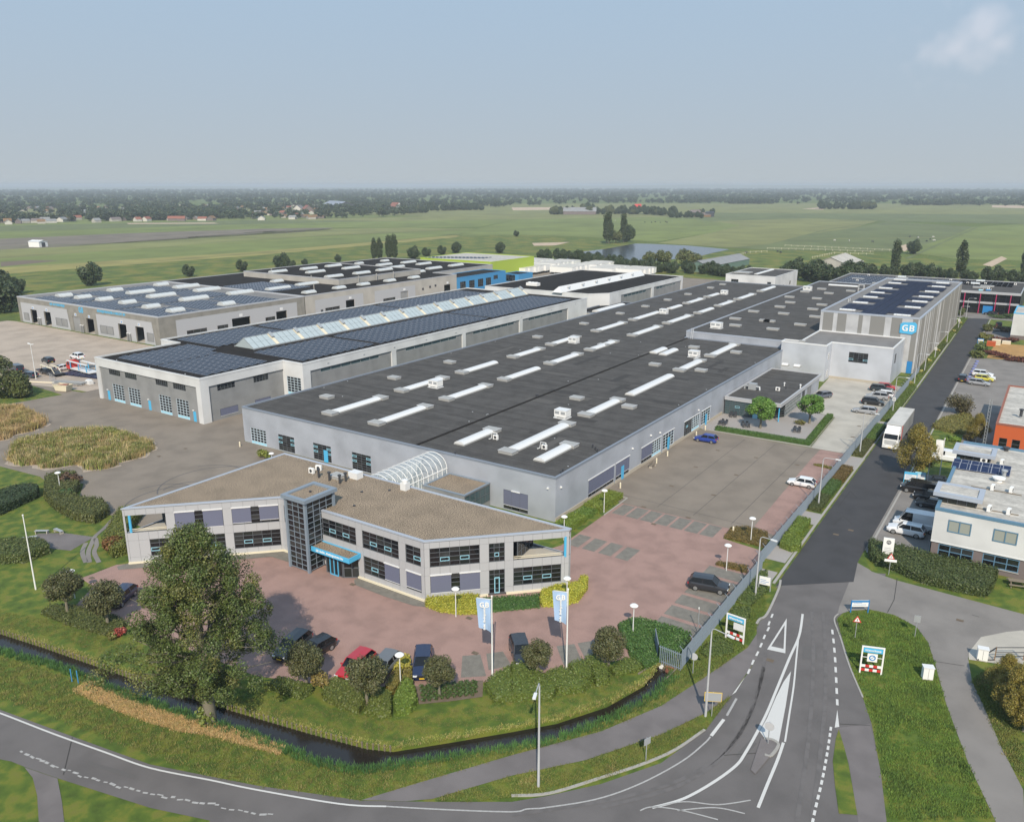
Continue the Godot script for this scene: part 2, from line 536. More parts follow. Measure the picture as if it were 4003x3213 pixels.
func roof(t: Node3D, poly: Array, h: float, rm: Material, tm: Material, rim := 0.25, wide := 0.3) -> void:
	var b := B.new()
	b.prism(inset(poly, 0.02), h - rim - 0.3, h - rim)
	wp(t, "roof", b, rm)
	var c := B.new()
	c.ring(inset(poly, -0.05), inset(poly, wide), h - rim - 0.05, h)
	wp(t, "roof_edge", c, tm)

func hall(called: String, label: String, poly: Array, h: float, wm: Material, rm: Material, tm: Material, holes := {}, skip := []) -> Node3D:
	var mid := Vector2.ZERO
	for p in poly:
		mid += p / poly.size()
	var t := thing(called, label, "building", v3(mid))
	for i in poly.size():
		if i in skip:
			continue
		wall(t, face(poly[i], poly[(i + 1) % poly.size()]), 0.0, h - 0.06, holes.get(i, []), wm)
	roof(t, poly, h, rm, tm)
	return t

func rect(x0: float, x1: float, z0: float, z1: float) -> Array: # front-left, front-right, back-right, back-left; z0 is the front
	return [Vector2(x0, z0), Vector2(x1, z0), Vector2(x1, z1), Vector2(x0, z1)]

# roof furniture, all in site coordinates
func vault(t: Node3D, a: Vector3, q: Vector3, w: float, rise: float, m: Material, ribs := 0, called := "skylight") -> void: # a barrel skylight on an upstand from a to q
	var d := (q - a).normalized()
	var s := UP.cross(d).normalized()
	var b := B.new()
	var arc := []
	for k in 9:
		var ang := PI * k / 8.0
		arc.append([s * -cos(ang) * w / 2 + UP * (0.18 + sin(ang) * rise), (s * -cos(ang) * rise + UP * sin(ang) * w / 2).normalized()])
	for k in 8:
		b.squad([q + arc[k][0], q + arc[k + 1][0], a + arc[k + 1][0], a + arc[k][0]], [arc[k][1], arc[k + 1][1], arc[k + 1][1], arc[k][1]])
		b.tri(q + UP * 0.18, q + arc[k + 1][0], q + arc[k][0])
		b.tri(a + UP * 0.18, a + arc[k][0], a + arc[k + 1][0])
	var o := wp(t, called, b, m)
	var e := B.new()
	e.obox((a + q) / 2 + UP * 0.07, Vector3(w + 0.12, 0.26, a.distance_to(q) + 0.12), Basis(s, UP, d))
	part(o, "upstand", e.mesh(), M.hatch)
	for i in ribs:
		var c: Vector3 = a.lerp(q, (i + 0.5) / ribs)
		var r := B.new()
		r.tube(arc.map(func(x): return c + x[0] * 1.012), 0.035, 0.035, 4)
		part(o, "rib", r.mesh(), M.galv)

func hatch(t: Node3D, p: Vector3, wx: float, wz: float) -> void: # a flat skylight or smoke hatch with a raised lid
	var b := B.new()
	b.box(p + Vector3(-wx / 2, -0.05, -wz / 2), p + Vector3(wx / 2, 0.42, wz / 2))
	var o := wp(t, "roof_hatch", b, M.hatch)
	var c := B.new()
	c.box(p + Vector3(-wx / 2 - 0.06, 0.424, -wz / 2 - 0.06), p + Vector3(wx / 2 + 0.06, 0.5, wz / 2 + 0.06))
	part(o, "lid", c.mesh(), M.silver)
	var e := B.new()
	e.box(p + Vector3(-wx / 2 + 0.1, 0.504, -wz / 2 + 0.1), p + Vector3(wx / 2 - 0.1, 0.53, wz / 2 - 0.1))
	part(o, "lid_panel", e.mesh(), M.hatch)

func air_unit(t: Node3D, p: Vector3, s: Vector3) -> void:
	var b := B.new()
	b.box(p + Vector3(-s.x / 2, 0.3, -s.z / 2), p + Vector3(s.x / 2, 0.3 + s.y, s.z / 2))
	var o := wp(t, "air_handling_unit", b, M.white)
	var c := B.new()
	c.box(p + Vector3(-s.x / 2 - 0.1, 0.0, -s.z / 2 - 0.1), p + Vector3(s.x / 2 + 0.1, 0.12, s.z / 2 + 0.1))
	for k in [-1, 1]:
		c.box(p + Vector3(k * s.x * 0.35 - 0.06, 0.12, -s.z / 2), p + Vector3(k * s.x * 0.35 + 0.06, 0.298, s.z / 2))
	part(o, "base_frame", c.mesh(), M.white_metal)
	var d := B.new()
	for k in 2:
		var x := p.x - s.x * 0.25 + k * s.x * 0.5
		d.box(Vector3(x - s.x * 0.18, p.y + 0.3 + s.y * 0.45, p.z + s.z / 2 + 0.004), Vector3(x + s.x * 0.18, p.y + 0.3 + s.y * 0.85, p.z + s.z / 2 + 0.03))
	part(o, "grille", d.mesh(), M.galv)
	var e := B.new()
	e.box(p + Vector3(-s.x / 2 - 0.04, 0.304 + s.y, -s.z / 2 - 0.04), p + Vector3(s.x / 2 + 0.04, 0.36 + s.y, s.z / 2 + 0.04))
	part(o, "cover", e.mesh(), M.white_metal)

func condenser(t: Node3D, p: Vector3, turn := 0.0) -> void: # an outdoor air-conditioner with its fan
	var bs := Basis(UP, turn)
	var b := B.new()
	b.obox(p + UP * 0.45, Vector3(0.85, 0.7, 0.35), bs)
	var o := wp(t, "air_conditioner", b, M.white)
	var c := B.new()
	c.lathe([Vector2(0.24, 0), Vector2(0.24, 0.02), Vector2(0, 0.02)], p + UP * 0.45 + bs.z * 0.175, 10, bs.z)
	part(o, "fan", c.mesh(), M.dark_metal)
	var d := B.new()
	for k in [-1, 1]:
		d.obox(p + UP * 0.05 + bs.x * 0.35 * k, Vector3(0.08, 0.1, 0.5), bs)
	part(o, "foot", d.mesh(), M.galv)

func pipe(t: Node3D, p: Vector3, r: float, h: float, m: Material, cap := true) -> void:
	var b := B.new()
	b.tube([p, p + UP * h], r, r, 7)
	if cap:
		b.lathe([Vector2(r * 1.7, h - 0.05), Vector2(r * 1.7, h + 0.1), Vector2(0, h + 0.22)], p, 7)
	wp(t, "vent_pipe", b, m)

# solar panels: the nearest 300 are pieces, the rest stay one part
func panels(t: Node3D, spots: Array, size: Vector3, m: Material, fm: Material = null) -> void:
	fm = fm if fm else M.panel_frame
	var key := "solar%s" % size
	if not cache.has(key):
		var b := B.new()
		b.box(Vector3(-size.x / 2, 0, -size.z / 2), Vector3(size.x / 2, size.y, size.z / 2))
		cache[key] = b.mesh()
		var f := B.new()
		var e := 0.045
		var y0 := size.y + 0.001
		for k in [-1, 1]:
			f.box(Vector3(k * (size.x / 2 - e / 2) - e / 2, y0, -size.z / 2), Vector3(k * (size.x / 2 - e / 2) + e / 2, y0 + 0.012, size.z / 2))
			f.box(Vector3(-size.x / 2 + e, y0, k * (size.z / 2 - e / 2) - e / 2), Vector3(size.x / 2 - e, y0 + 0.012, k * (size.z / 2 - e / 2) + e / 2))
		cache[key + "f"] = f.mesh()
	var eye := CAM
	spots.sort_custom(func(p, q): return p.origin.distance_squared_to(eye) < q.origin.distance_squared_to(eye))
	var off := Transform3D(Basis.IDENTITY, -t.position)
	for i in mini(300, spots.size()):
		var o := part(t, "solar_panel", cache[key], m)
		o.transform = off * spots[i]
		part(o, "panel_frame", cache[key + "f"], fm)
	if spots.size() > 300:
		var rest := spots.slice(300).map(func(s): return off * s)
		copies(t, "solar_panels", cache[key], m, rest)
		copies(t, "panel_frames", cache[key + "f"], fm, rest)

func lettering(par: Node3D, called: String, text: String, f: Dictionary, u: float, v: float, height: float, width: float, out: float, m: Material, bold := true) -> MeshInstance3D: # raised letters, u and v at their middle
	var tm := TextMesh.new()
	var sf := SystemFont.new()
	sf.font_names = PackedStringArray(["Droid Sans"])
	sf.font_weight = 700 if bold else 400
	tm.font = sf
	tm.text = text
	tm.font_size = 32
	tm.pixel_size = 0.03
	tm.depth = 0.06
	tm.curve_step = 2.0
	var box := tm.get_aabb()
	var k := Vector2(width / maxf(box.size.x, 0.01), height / maxf(box.size.y, 0.01))
	var o := part(par, called, tm, m)
	var off: Vector3 = -par.position if par.get_parent() == self else Vector3.ZERO
	var c := box.get_center()
	o.transform = Transform3D(Basis(f.x * k.x, UP * k.y, f.z), at(f, u, v, out) - f.x * c.x * k.x - UP * c.y * k.y + off)
	return o

# ---------------------------------------------------------------- the halls
const CAM := Vector3(52.81, 45.00, 89.32)

func R(x: float, y: float, w: float, h: float) -> Rect2:
	return Rect2(x, y, w, h)

func glazed_door(t: Node3D, f: Dictionary, u: float, w := 0.9, h := 2.1, m: Material = null, out := 0.04) -> void: # a flush painted door with a handle
	var o := slab(t, "door", f, R(u, 0.03, w, h), out, 0.05, m if m else M.cyan)
	slab(o, "handle", f, R(u + w - 0.16, 1.0, 0.05, 0.16), out + 0.05, 0.05, M.dark_metal)

func sectional_door(t: Node3D, f: Dictionary, r: Rect2, cols: int, rows: int) -> void: # an overhead door with glazed sections over a blue kick panel
	win(t, f, r, cols, rows, {"called": "overhead_door", "frame": M.frame_pale, "kick": M.cyan_pale, "bar": 0.08, "glass": M.glass})

func strip_light(t: Node3D, a: Vector3, q: Vector3, h0: bool, h1: bool) -> void: # a long vaulted rooflight between hatches
	var d := (q - a).normalized()
	a.x = (a.x + q.x) / 2
	q.x = a.x
	d = (q - a).normalized()
	vault(t, a + d * (0.9 if h0 else 0.0), q - d * (0.9 if h1 else 0.0), 1.9, 0.42, M.skylight)
	if h0:
		hatch(t, a, 2.5, 1.7)
	if h1:
		hatch(t, q, 2.5, 1.7)

func main_hall() -> void:
	var h := 6.6
	var front := face(Vector2(-66, 0), Vector2(0, 0))
	var right := face(Vector2(0, 0), Vector2(0, -110))
	var fw := [R(9.3, 0.15, 4.1, 2.85), R(18.1, 0.15, 4.25, 2.85), R(27.2, 0.15, 4.2, 2.9), R(57.3, 0.15, 4.2, 2.9)]
	var fd := R(1.9, 0.05, 4.15, 2.95)
	var rw := [R(9.5, 0.45, 8.2, 2.75), R(18.4, 0.45, 4.7, 2.75), R(27.7, 0.45, 7.9, 2.75), R(36.5, 0.45, 4.7, 2.75), R(46.0, 0.45, 7.5, 2.75), R(54.6, 0.45, 4.6, 2.75)]
	var t := hall("warehouse_hall", "huge grey warehouse hall with dark felt roof and rows of white rooflights", [Vector2(-66, 0), Vector2(0, 0), Vector2(0, -110), Vector2(-26, -110), Vector2(-26, -240), Vector2(-66, -240)], h, M.hall, M.felt, M.hall_trim, {0: fw + [fd], 1: rw})
	for r: Rect2 in fw.slice(0, 3):
		win(t, front, r, 4, 7, {"sash": [[0, 5], [0, 3], [3, 5], [3, 3]], "bar": 0.05})
	glazed_door(t, front, 20.6, 0.95, 2.1)
	win(t, front, fw[3], 3, 4)
	for k in 3:
		blind(t, front, R(57.35 + k * 1.39, 0.75, 1.36, 2.25), 0.0, k == 1)
	sectional_door(t, front, fd, 5, 6)
	for i in 6:
		var r: Rect2 = rw[i]
		if i in [0, 1]:
			win(t, right, r, 7 if i == 0 else 4, 4)
			var n := 7 if i == 0 else 4
			for k in n:
				blind(t, right, R(r.position.x + k * r.size.x / n + 0.02, 0.55, r.size.x / n - 0.04, 2.62), 0.5, false)
		elif i == 2:
			win(t, right, R(r.position.x, r.position.y, 4.2, r.size.y), 4, 4)
			for k in 4:
				blind(t, right, R(r.position.x + k * 1.05 + 0.02, 0.55, 1.0, 2.62), 0.55, false)
			sectional_door(t, right, R(r.position.x + 4.25, r.position.y, r.size.x - 4.25, r.size.y), 4, 6)
		elif i == 4:
			win(t, right, R(r.position.x, r.position.y, 3.7, r.size.y), 4, 6, {"sash": [[1, 3]]})
			sectional_door(t, right, R(r.position.x + 3.75, r.position.y, r.size.x - 3.75, r.size.y), 4, 6)
		else:
			win(t, right, r, 4, 5, {"frame": M.frame_pale})
	for u in [20.2, 38.3, 56.4]:
		glazed_door(t, right, u, 0.9, 2.2, M.cyan, 0.1)
	for r: Rect2 in rw:
		var b := B.new()
		b.obox(at(right, r.get_center().x, r.end.y + 0.08, 0.05), Vector3(r.size.x + 0.3, 0.12, 0.1), right.bs)
		wp(t, "window_head", b, M.white_metal)
	var pl := B.new()
	for s in [[0.02, 9.4], [23.2, 27.6], [41.3, 45.9], [59.3, 66.0]]:
		pl.obox(at(right, (s[0] + s[1]) / 2, 0.3, 0.05), Vector3(s[1] - s[0], 0.6, 0.1), right.bs)
	for r: Rect2 in rw:
		pl.obox(at(right, r.get_center().x, 0.22, 0.045), Vector3(r.size.x + 0.2, 0.44, 0.1), right.bs)
	wp(t, "plinth", pl, M.plinth)
	# hinge line of the roof, laid as an upstand between the two halves
	var seam := B.new()
	seam.box(Vector3(-25.75, 6.3, -110), Vector3(-25.3, 6.46, -0.6))
	wp(t, "roof_seam", seam, M.felt_dark)
	var strips := [
		[Q(-49.2, 6.6, -5.79), Q(-49.86, 6.6, -18.69), 1, 1], [Q(-38.29, 6.6, -5.81), Q(-38.73, 6.6, -18.52), 1, 1], [Q(-49.83, 6.6, -25.08), Q(-50.1, 6.6, -37.85), 1, 1],
		[Q(-38.6, 6.6, -24.89), Q(-38.74, 6.6, -37.42), 1, 1], [Q(-49.99, 6.6, -44.17), Q(-49.6, 6.6, -56.41), 1, 0], [Q(-38.61, 6.6, -43.91), Q(-38.63, 6.6, -56.58), 1, 0],
		[Q(-19.95, 6.6, -4.55), Q(-20.28, 6.6, -13.4), 0, 1], [Q(-11.8, 6.6, -5.72), Q(-11.69, 6.6, -23.27), 1, 1], [Q(-5.58, 6.6, -4.87), Q(-5.9, 6.6, -13.64), 0, 1],
		[Q(-11.76, 6.6, -29.95), Q(-11.83, 6.6, -42.14), 1, 1], [Q(-11.58, 6.6, -46.89), Q(-11.78, 6.6, -66.21), 0, 0], [Q(-12.01, 6.6, -72.18), Q(-12.13, 6.6, -84.21), 1, 1],
		[Q(-49.5, 6.6, -63.75), Q(-50, 6.6, -75.35), 1, 1], [Q(-50.2, 6.6, -81.66), Q(-50.44, 6.6, -94.39), 1, 1], [Q(-38.69, 6.6, -62.41), Q(-39.06, 6.6, -74.9), 1, 1],
		[Q(-38.78, 6.6, -81.11), Q(-39.05, 6.6, -88.4), 1, 0], [Q(-38.98, 6.6, -88.45), Q(-39.14, 6.6, -94.09), 1, 1], [Q(-50.3, 6.6, -105.33), Q(-50.14, 6.6, -121.7), 1, 1],
		[Q(-39.12, 6.6, -104.74), Q(-38.86, 6.6, -121.4), 1, 1], [Q(-50.3, 6.6, -128.33), Q(-49.97, 6.6, -145.9), 1, 0], [Q(-50.4, 6.6, -154.8), Q(-49.61, 6.6, -163.7), 0, 0],
		[Q(-39.31, 6.6, -128.22), Q(-39.21, 6.6, -145.1), 1, 1], [Q(-50.02, 6.6, -169.8), Q(-50.31, 6.6, -183.5), 1, 1], [Q(-39.21, 6.6, -151.4), Q(-38.66, 6.6, -163.3), 1, 0],
		[Q(-50.4, 6.6, -189.5), Q(-50.13, 6.6, -199.6), 1, 0], [Q(-39.4, 6.6, -170.2), Q(-39.05, 6.6, -183.1), 1, 1], [Q(-39.51, 6.6, -189.3), Q(-38.96, 6.6, -205.9), 1, 1],
		[Q(-39.77, 6.6, -216.1), Q(-39.26, 6.6, -232.6), 1, 0], [Q(-25.04, 6.6, -86.18), Q(-24.22, 6.6, -92.68), 0, 0], [Q(-22.25, 6.6, -85.52), Q(-21.53, 6.6, -92.88), 0, 0],
		[Q(-12.11, 6.6, -90.51), Q(-11.95, 6.6, -107.36), 1, 1]]
	for s in strips:
		s[0].y = 6.35
		s[1].y = 6.35
		strip_light(t, s[0], s[1], s[2] == 1, s[3] == 1)
	for p: Vector3 in [Q(-58.32, 6.6, -13.43), Q(-58.36, 6.6, -32.3), Q(-58.3, 6.6, -50.87), Q(-18.71, 6.6, -38.99), Q(-7.89, 6.6, -38.95), Q(-18.82, 6.6, -74.39), Q(-8.1, 6.6, -74.53),
			Q(-58.55, 6.6, -88.52), Q(-58.7, 6.6, -113.94), Q(-58.71, 6.6, -137.1), Q(-58.71, 6.6, -155.6), Q(-58.84, 6.6, -174.1), Q(-58.79, 6.6, -192.5), Q(-58.86, 6.6, -215.6), Q(-58.9, 6.6, -229.2), Q(-19.07, 6.6, -98.13), Q(-8.4, 6.6, -97.88)]:
		hatch(t, Vector3(p.x, 6.35, p.z), 2.3, 1.7)
	for p: Vector3 in [Q(-46.67, 6.6, -31.5), Q(-14.66, 6.6, -26.74), Q(-47.17, 6.6, -87.72), Q(-47.83, 6.6, -145.6), Q(-48.26, 6.6, -201.2), Q(-15.12, 6.6, -88.16)]:
		air_unit(t, Vector3(p.x, 6.35, p.z), Vector3(2.3, 1.15, 1.8))
	rng.seed = 14
	for k in 34: # felt mended in rectangles
		var c := Vector3(rng.randf_range(-62, -4), 6.351, rng.randf_range(-98, -9))
		var s := Vector2(rng.randf_range(1.5, 7.0), rng.randf_range(0.9, 2.2)) if rng.randf() < 0.7 else Vector2(rng.randf_range(0.8, 1.6), rng.randf_range(3, 12))
		var fp := B.new()
		fp.box(c - Vector3(s.x / 2, 0.05, s.y / 2), c + Vector3(s.x / 2, 0.004 + k * 0.0004, s.y / 2))
		wp(t, "felt_patch", fp, [M.felt_patch, M.felt_grey][k % 2])
	for p: Vector3 in [Q(-17.04, 6.6, -9.64), Q(-8.11, 6.6, -9.77)]: # white goose-neck duct pieces
		var b := B.new()
		var q := Vector3(p.x, 6.35, p.z)
		b.tube([q + Vector3(-0.9, 0.1, 0.2), q + Vector3(-0.5, 0.25, 0.1), q + Vector3(-0.4, 1.2, 0), q + Vector3(0.5, 1.2, 0), q + Vector3(0.5, 0.1, 0)], 0.08, 0.08, 6)
		wp(t, "roof_duct", b, M.white_metal)
		condenser(t, q + Vector3(0.05, 0, -0.3))
	for p: Vector3 in [Q(-2.32, 6.6, -14.84), Q(-1.43, 6.6, -14.06), Q(-0.72, 6.6, -13.37), Q(-0.33, 6.6, -1.89), Q(-0.43, 6.6, -2.69), Q(-25.82, 6.6, -35.92), Q(-25.46, 6.6, -35.94), Q(-17.58, 6.6, -0.3)]:
		pipe(t, Vector3(p.x, 6.3, p.z), 0.09, 0.5, M.dark_metal)
	rng.seed = 4
	for k in 26: # small drains and vents scattered along the edges
		var x := rng.randf_range(-64, -1)
		var z := rng.randf_range(-108, -2)
		if k < 12:
			x = [-64.8, -26.6, -1.2][k % 3]
		pipe(t, Vector3(x, 6.3, z), 0.12, 0.12, M.galv, false)
	for q in [[front, 64.8, 4.8], [right, 1.3, 4.8], [right, 24.0, 4.2], [right, 34.8, 4.1], [right, 52.6, 4.0], [right, 31.0, 4.6]]:
		var b := B.new()
		b.obox(at(q[0], q[1], q[2], 0.12), Vector3(0.22, 0.22, 0.24), q[0].bs)
		wp(t, "wall_light", b, M.white)

func annex() -> void:
	var t := hall("warehouse_extension", "slightly taller dark-roofed extension with rows of small flat skylights, left of the striped tower hall", rect(-26, 3.2, -110, -248), 8.3, M.hall, M.felt, M.trim)
	for p: Vector3 in [Q(-18.11, 8.3, -125.37), Q(-22.05, 8.3, -136.6), Q(-22.06, 8.3, -153.2), Q(-13.87, 8.3, -137.8), Q(-12.64, 8.3, -137.8), Q(-7.91, 8.3, -125.24), Q(-3.8, 8.3, -136.5), Q(-13.28, 8.3, -153.9), Q(-4, 8.3, -153.1), Q(-18.22, 8.3, -167.3), Q(-8.39, 8.3, -167.9), Q(-18.37, 8.3, -179.1), Q(-8.43, 8.3, -179.3), Q(-22.31, 8.3, -192.6), Q(-13.56, 8.3, -193.8), Q(-13.57, 8.3, -210.3), Q(-18.73, 8.3, -221.5), Q(-8.52, 8.3, -221.3), Q(-21.69, 8.3, -210)]:
		hatch(t, Vector3(p.x, 8.05, p.z), 3.0, 1.5)
	for p: Vector3 in [Q(-21.25, 8.3, -119.36), Q(-22.25, 8.3, -215.4)]:
		air_unit(t, Vector3(p.x, 8.05, p.z), Vector3(2.8, 1.25, 2.0))
	var a: Vector3 = Q(-19.69, 8.3, -236.4)
	vault(t, Vector3(a.x, 8.05, a.z), Vector3(a.x + 10.5, 8.05, a.z), 1.4, 0.4, M.skylight)
	# access ladder up the step, and a roof-edge cage
	var l := B.new()
	for s in [-0.25, 0.25]:
		l.bar(Vector3(-24.2 + s, 6.4, -109.2), Vector3(-24.2 + s, 9.2, -109.9), 0.06)
	for k in 8:
		l.bar(Vector3(-24.45, 6.6 + k * 0.3, -109.25 - k * 0.075), Vector3(-23.95, 6.6 + k * 0.3, -109.25 - k * 0.075), 0.05)
	wp(t, "ladder", l, M.white_metal)
	var c: Vector3 = Q(-5.14, 8.3, -221.5)
	var g := B.new()
	for x in [-0.9, 0.9]:
		for z in [-0.7, 0.7]:
			g.bar(Vector3(c.x + x, 8.05, c.z + z), Vector3(c.x + x, 10.6, c.z + z), 0.1)
	for y in [9.2, 10.6]:
		for x in [-0.9, 0.9]:
			g.bar(Vector3(c.x + x, y, c.z - 0.7), Vector3(c.x + x, y, c.z + 0.7), 0.08)
		for z in [-0.7, 0.7]:
			g.bar(Vector3(c.x - 0.9, y, c.z + z), Vector3(c.x + 0.9, y, c.z + z), 0.08)
	wp(t, "stair_cage", g, M.white_metal)

func striped_tower() -> void:
	var poly := rect(3.2, 26.6, -128, -219.5)
	var h := 13.9
	var t := thing("high_bay_hall", "tall warehouse tower with grey striped cladding, roof full of solar panels and GB sign", "building", Vector3(15, 0, -170))
	roof(t, poly, h, M.felt_pale, M.trim, 0.35, 0.35)
	for i in [2, 3]:
		wall(t, face(poly[i], poly[(i + 1) % 4]), 0, h - 0.06, [], M.silver)
	var f := face(poly[0], poly[1])
	wall(t, f, 0, h - 0.06, [], M.silver)
	for s in [[0.7, 3.2], [4.2, 6.4], [9.3, 10.3], [12.1, 15.5], [17.0, 19.4], [21.8, 23.0]]: # darker cladding sheets
		slab(t, "dark_cladding_sheet", f, R(s[0], 8.7 if s[0] < 20 else 0.3, s[1] - s[0], 4.95 if s[0] < 20 else 13.2), 0.02, 0.03, M.stripe)
	# the long right wall: folded sheets standing on edge
	var r := face(poly[1], poly[2])
	wall(t, r, 0, h - 0.06, [], M.rib)
	rng.seed = 8
	var u := 0.5
	var fin := B.new()
	fin.obox(Vector3.ZERO, Vector3(1, 1, 1))
	var fm := fin.mesh()
	while u < 91.0:
		var o := part(t, "cladding_fin", fm, M.silver if rng.randf() < 0.22 else M.stripe)
		o.transform = Transform3D(Basis(r.x * rng.randf_range(0.2, 0.55), UP * (h - 0.9), r.z * 0.1), at(r, u, h / 2, 0.05) - t.position)
		u += rng.randf_range(0.8, 1.5)
	slab(t, "plinth", r, R(0, 0, 91.5, 0.45), 0.14, 0.12, M.concrete)
	var spots := []
	var gaps := [Q(8.56, 14, -133.6), Q(8.45, 14, -149.9), Q(8.43, 14, -163.7), Q(8.19, 14, -175.7), Q(8.17, 14, -188.8), Q(8.15, 14, -205.2), Q(7.85, 14, -216.9), Q(21.94, 14, -131.7), Q(21.94, 14, -148), Q(21.82, 14, -161.2), Q(21.78, 14, -173.3), Q(21.58, 14, -187.1), Q(21.53, 14, -202.3), Q(21.35, 14, -214.1)]
	for i in 9:
		for j in 52:
			var x := 6.1 + i * 2.02 + 1.0
			var z := -130.0 - j * 1.66
			if gaps.any(func(g): return absf(x - g.x) < 3.0 and absf(z - g.z) < 2.4) or (j < 3 and (i < 2 or i > 7)):
				continue
			spots.append(Transform3D(Basis(Vector3.RIGHT, -0.06), Vector3(x, 13.68, z)))
	panels(t, spots, Vector3(1.96, 0.05, 1.6), M.panel_blue, M.panel)
	for g: Vector3 in gaps:
		vault(t, Vector3(g.x - 1.9, 13.55, g.z), Vector3(g.x + 1.9, 13.55, g.z), 1.5, 0.25, M.skylight, 3)
	# the sign: a cyan shield with white letters
	var sf := face(Vector2(22.2, -127.75), Vector2(26.2, -127.75))
	var b := B.new()
	var out := [Vector2(0.1, 9.9), Vector2(2.9, 9.75), Vector2(3.85, 10.4), Vector2(3.85, 12.2), Vector2(3.3, 12.75), Vector2(0.6, 12.5), Vector2(0.1, 12.1)]
	for k in out.size():
		var p: Vector2 = out[k]
		var q: Vector2 = out[(k + 1) % out.size()]
		b.quad(at(sf, q.x, q.y), at(sf, p.x, p.y), at(sf, p.x, p.y, -0.2), at(sf, q.x, q.y, -0.2))
		b.tri(at(sf, 2.0, 11.2), at(sf, p.x, p.y), at(sf, q.x, q.y))
	var sign := wp(t, "sign_board", b, M.cyan)
	lettering(sign, "letters", "GB", sf, 1.98, 11.22, 1.5, 2.75, 0.03, M.white)
	glazed_door(t, f, 21.7, 1.2, 3.0, M.blue_paint, 0.08)
	pipe(t, Vector3(5.2, 13.5, -150), 0.07, 1.0, M.white_metal, false)
	pipe(t, Vector3(5.2, 13.5, -152), 0.07, 1.0, M.white_metal, false)

func link_block() -> void:
	var h := 8.8
	var poly := [Vector2(-0.4, -107), Vector2(10.2, -107), Vector2(10.2, -112.2), Vector2(23.8, -112.2), Vector2(23.8, -127.9), Vector2(3.4, -127.9), Vector2(3.4, -109.9), Vector2(-0.4, -109.9)]
	var win_r := R(4.0, 4.4, 4.3, 2.4)
	var t := hall("link_block", "pale grey windowed block with flat roof in front of the striped tower hall", poly, h, M.pale_wall, M.felt_pale, M.white_metal, {2: [win_r]})
	var f := face(poly[2], poly[3])
	win(t, f, win_r, 4, 5, {"sash": [[0, 1], [3, 1]]})
	slab(t, "plinth", f, R(0.0, 0, 13.6, 0.5), 0.08, 0.08, M.plinth)
	var s := face(poly[1], poly[2])
	win(t, s, R(2.0, 5.0, 1.1, 1.6), 1, 3, {"frame": M.white_metal, "inset": 0.03})
	win(t, s, R(2.0, 0.8, 1.1, 1.6), 1, 3, {"frame": M.white_metal, "inset": 0.03})
	var e := face(poly[3], poly[4])
	win(t, e, R(3.0, 4.6, 1.4, 2.2), 2, 4, {"inset": 0.03})
	hatch(t, Vector3(4.0, 8.5, -109.0), 1.2, 1.0)

func canteen() -> void:
	var h := 3.8
	var t := thing("canteen_pavilion", "low glazed canteen pavilion with dark flat roof behind the terrace", "building", Vector3(6, 0, -82))
	var poly := [Vector2(0.25, -66.5), Vector2(11.6, -66.5), Vector2(11.6, -98), Vector2(0.25, -98)]
	roof(t, poly, h, M.felt, M.pale_panel, 0.2, 0.3)
	var fas := B.new()
	fas.ring(inset(poly, -0.02), inset(poly, 0.25), h - 0.75, h - 0.26)
	wp(t, "fascia", fas, M.pale_panel)
	var gl := [Vector2(0.3, -66.75), Vector2(8.6, -66.75), Vector2(11.2, -71.0), Vector2(11.3, -97.5)]
	var f := face(gl[0], gl[1])
	win(t, f, R(0, 0.1, f.l - 0.02, h - 0.9), 8, 6, {"sash": [[2, 3], [5, 4]], "inset": 0.0, "glass": M.glass_teal})
	glazed_door(t, f, 5.8, 1.0, 2.1, M.cyan_pale, 0.12)
	f = face(gl[1], gl[2])
	win(t, f, R(0, 0.1, f.l - 0.02, h - 0.9), 2, 6, {"inset": 0.0})
	f = face(gl[2], gl[3])
	win(t, f, R(0, 0.1, 11.4, h - 0.9), 11, 4, {"inset": 0.0, "frame": M.galv, "glass": M.glass_teal})
	var b := B.new()
	wall_shape(b, f, 0, h - 0.7, [R(12.5, 0.6, 2.4, 2.1), R(16.5, 0.6, 3.4, 2.1)], 0.18, 11.42)
	wp(t, "wall", b, M.hall)
	win(t, f, R(12.5, 0.6, 2.4, 2.1), 3, 4)
	win(t, f, R(16.5, 0.6, 3.4, 2.1), 1, 1, {"glass": M.grey_wall})
	var post := B.new()
	post.tube([Vector3(11.2, 0, -66.9), Vector3(11.2, h - 0.7, -66.9)], 0.11, 0.11, 8)
	wp(t, "column", post, M.cyan)
	for p: Vector3 in [Q(1.9, 3.8, -102.61), Q(4.68, 3.8, -102.59)]:
		vault(t, Vector3(p.x - 0.7, 3.55, p.z - 1), Vector3(p.x + 0.7, 3.55, p.z - 1), 1.5, 0.45, M.skylight)
	condenser(t, Vector3(7.7, 3.58, -77.5))
	pipe(t, Vector3(7.6, 3.5, -82.6), 0.12, 0.7, M.white_metal)
	pipe(t, Vector3(11.0, 3.5, -82.4), 0.14, 0.8, M.white_metal)
	pipe(t, Vector3(8.6, 3.5, -80.4), 0.08, 0.4, M.dark_metal)
	var c: Vector3 = Q(2.9, 3.8, -75.97) # roof fan with two bent ducts
	var u := B.new()
	u.box(Vector3(c.x - 0.8, 3.6, c.z - 0.6), Vector3(c.x + 0.8, 4.9, c.z + 0.6))
	var o := wp(t, "roof_fan", u, M.galv)
	for k in [-1, 1]:
		var d := B.new()
		d.tube([Vector3(c.x + 0.8 * k, 4.3, c.z + 0.3), Vector3(c.x + 1.5 * k, 4.3, c.z + 0.3), Vector3(c.x + 1.6 * k, 3.6, c.z + 0.4)], 0.22, 0.22, 8)
		part(o, "duct", d.mesh(), M.galv)

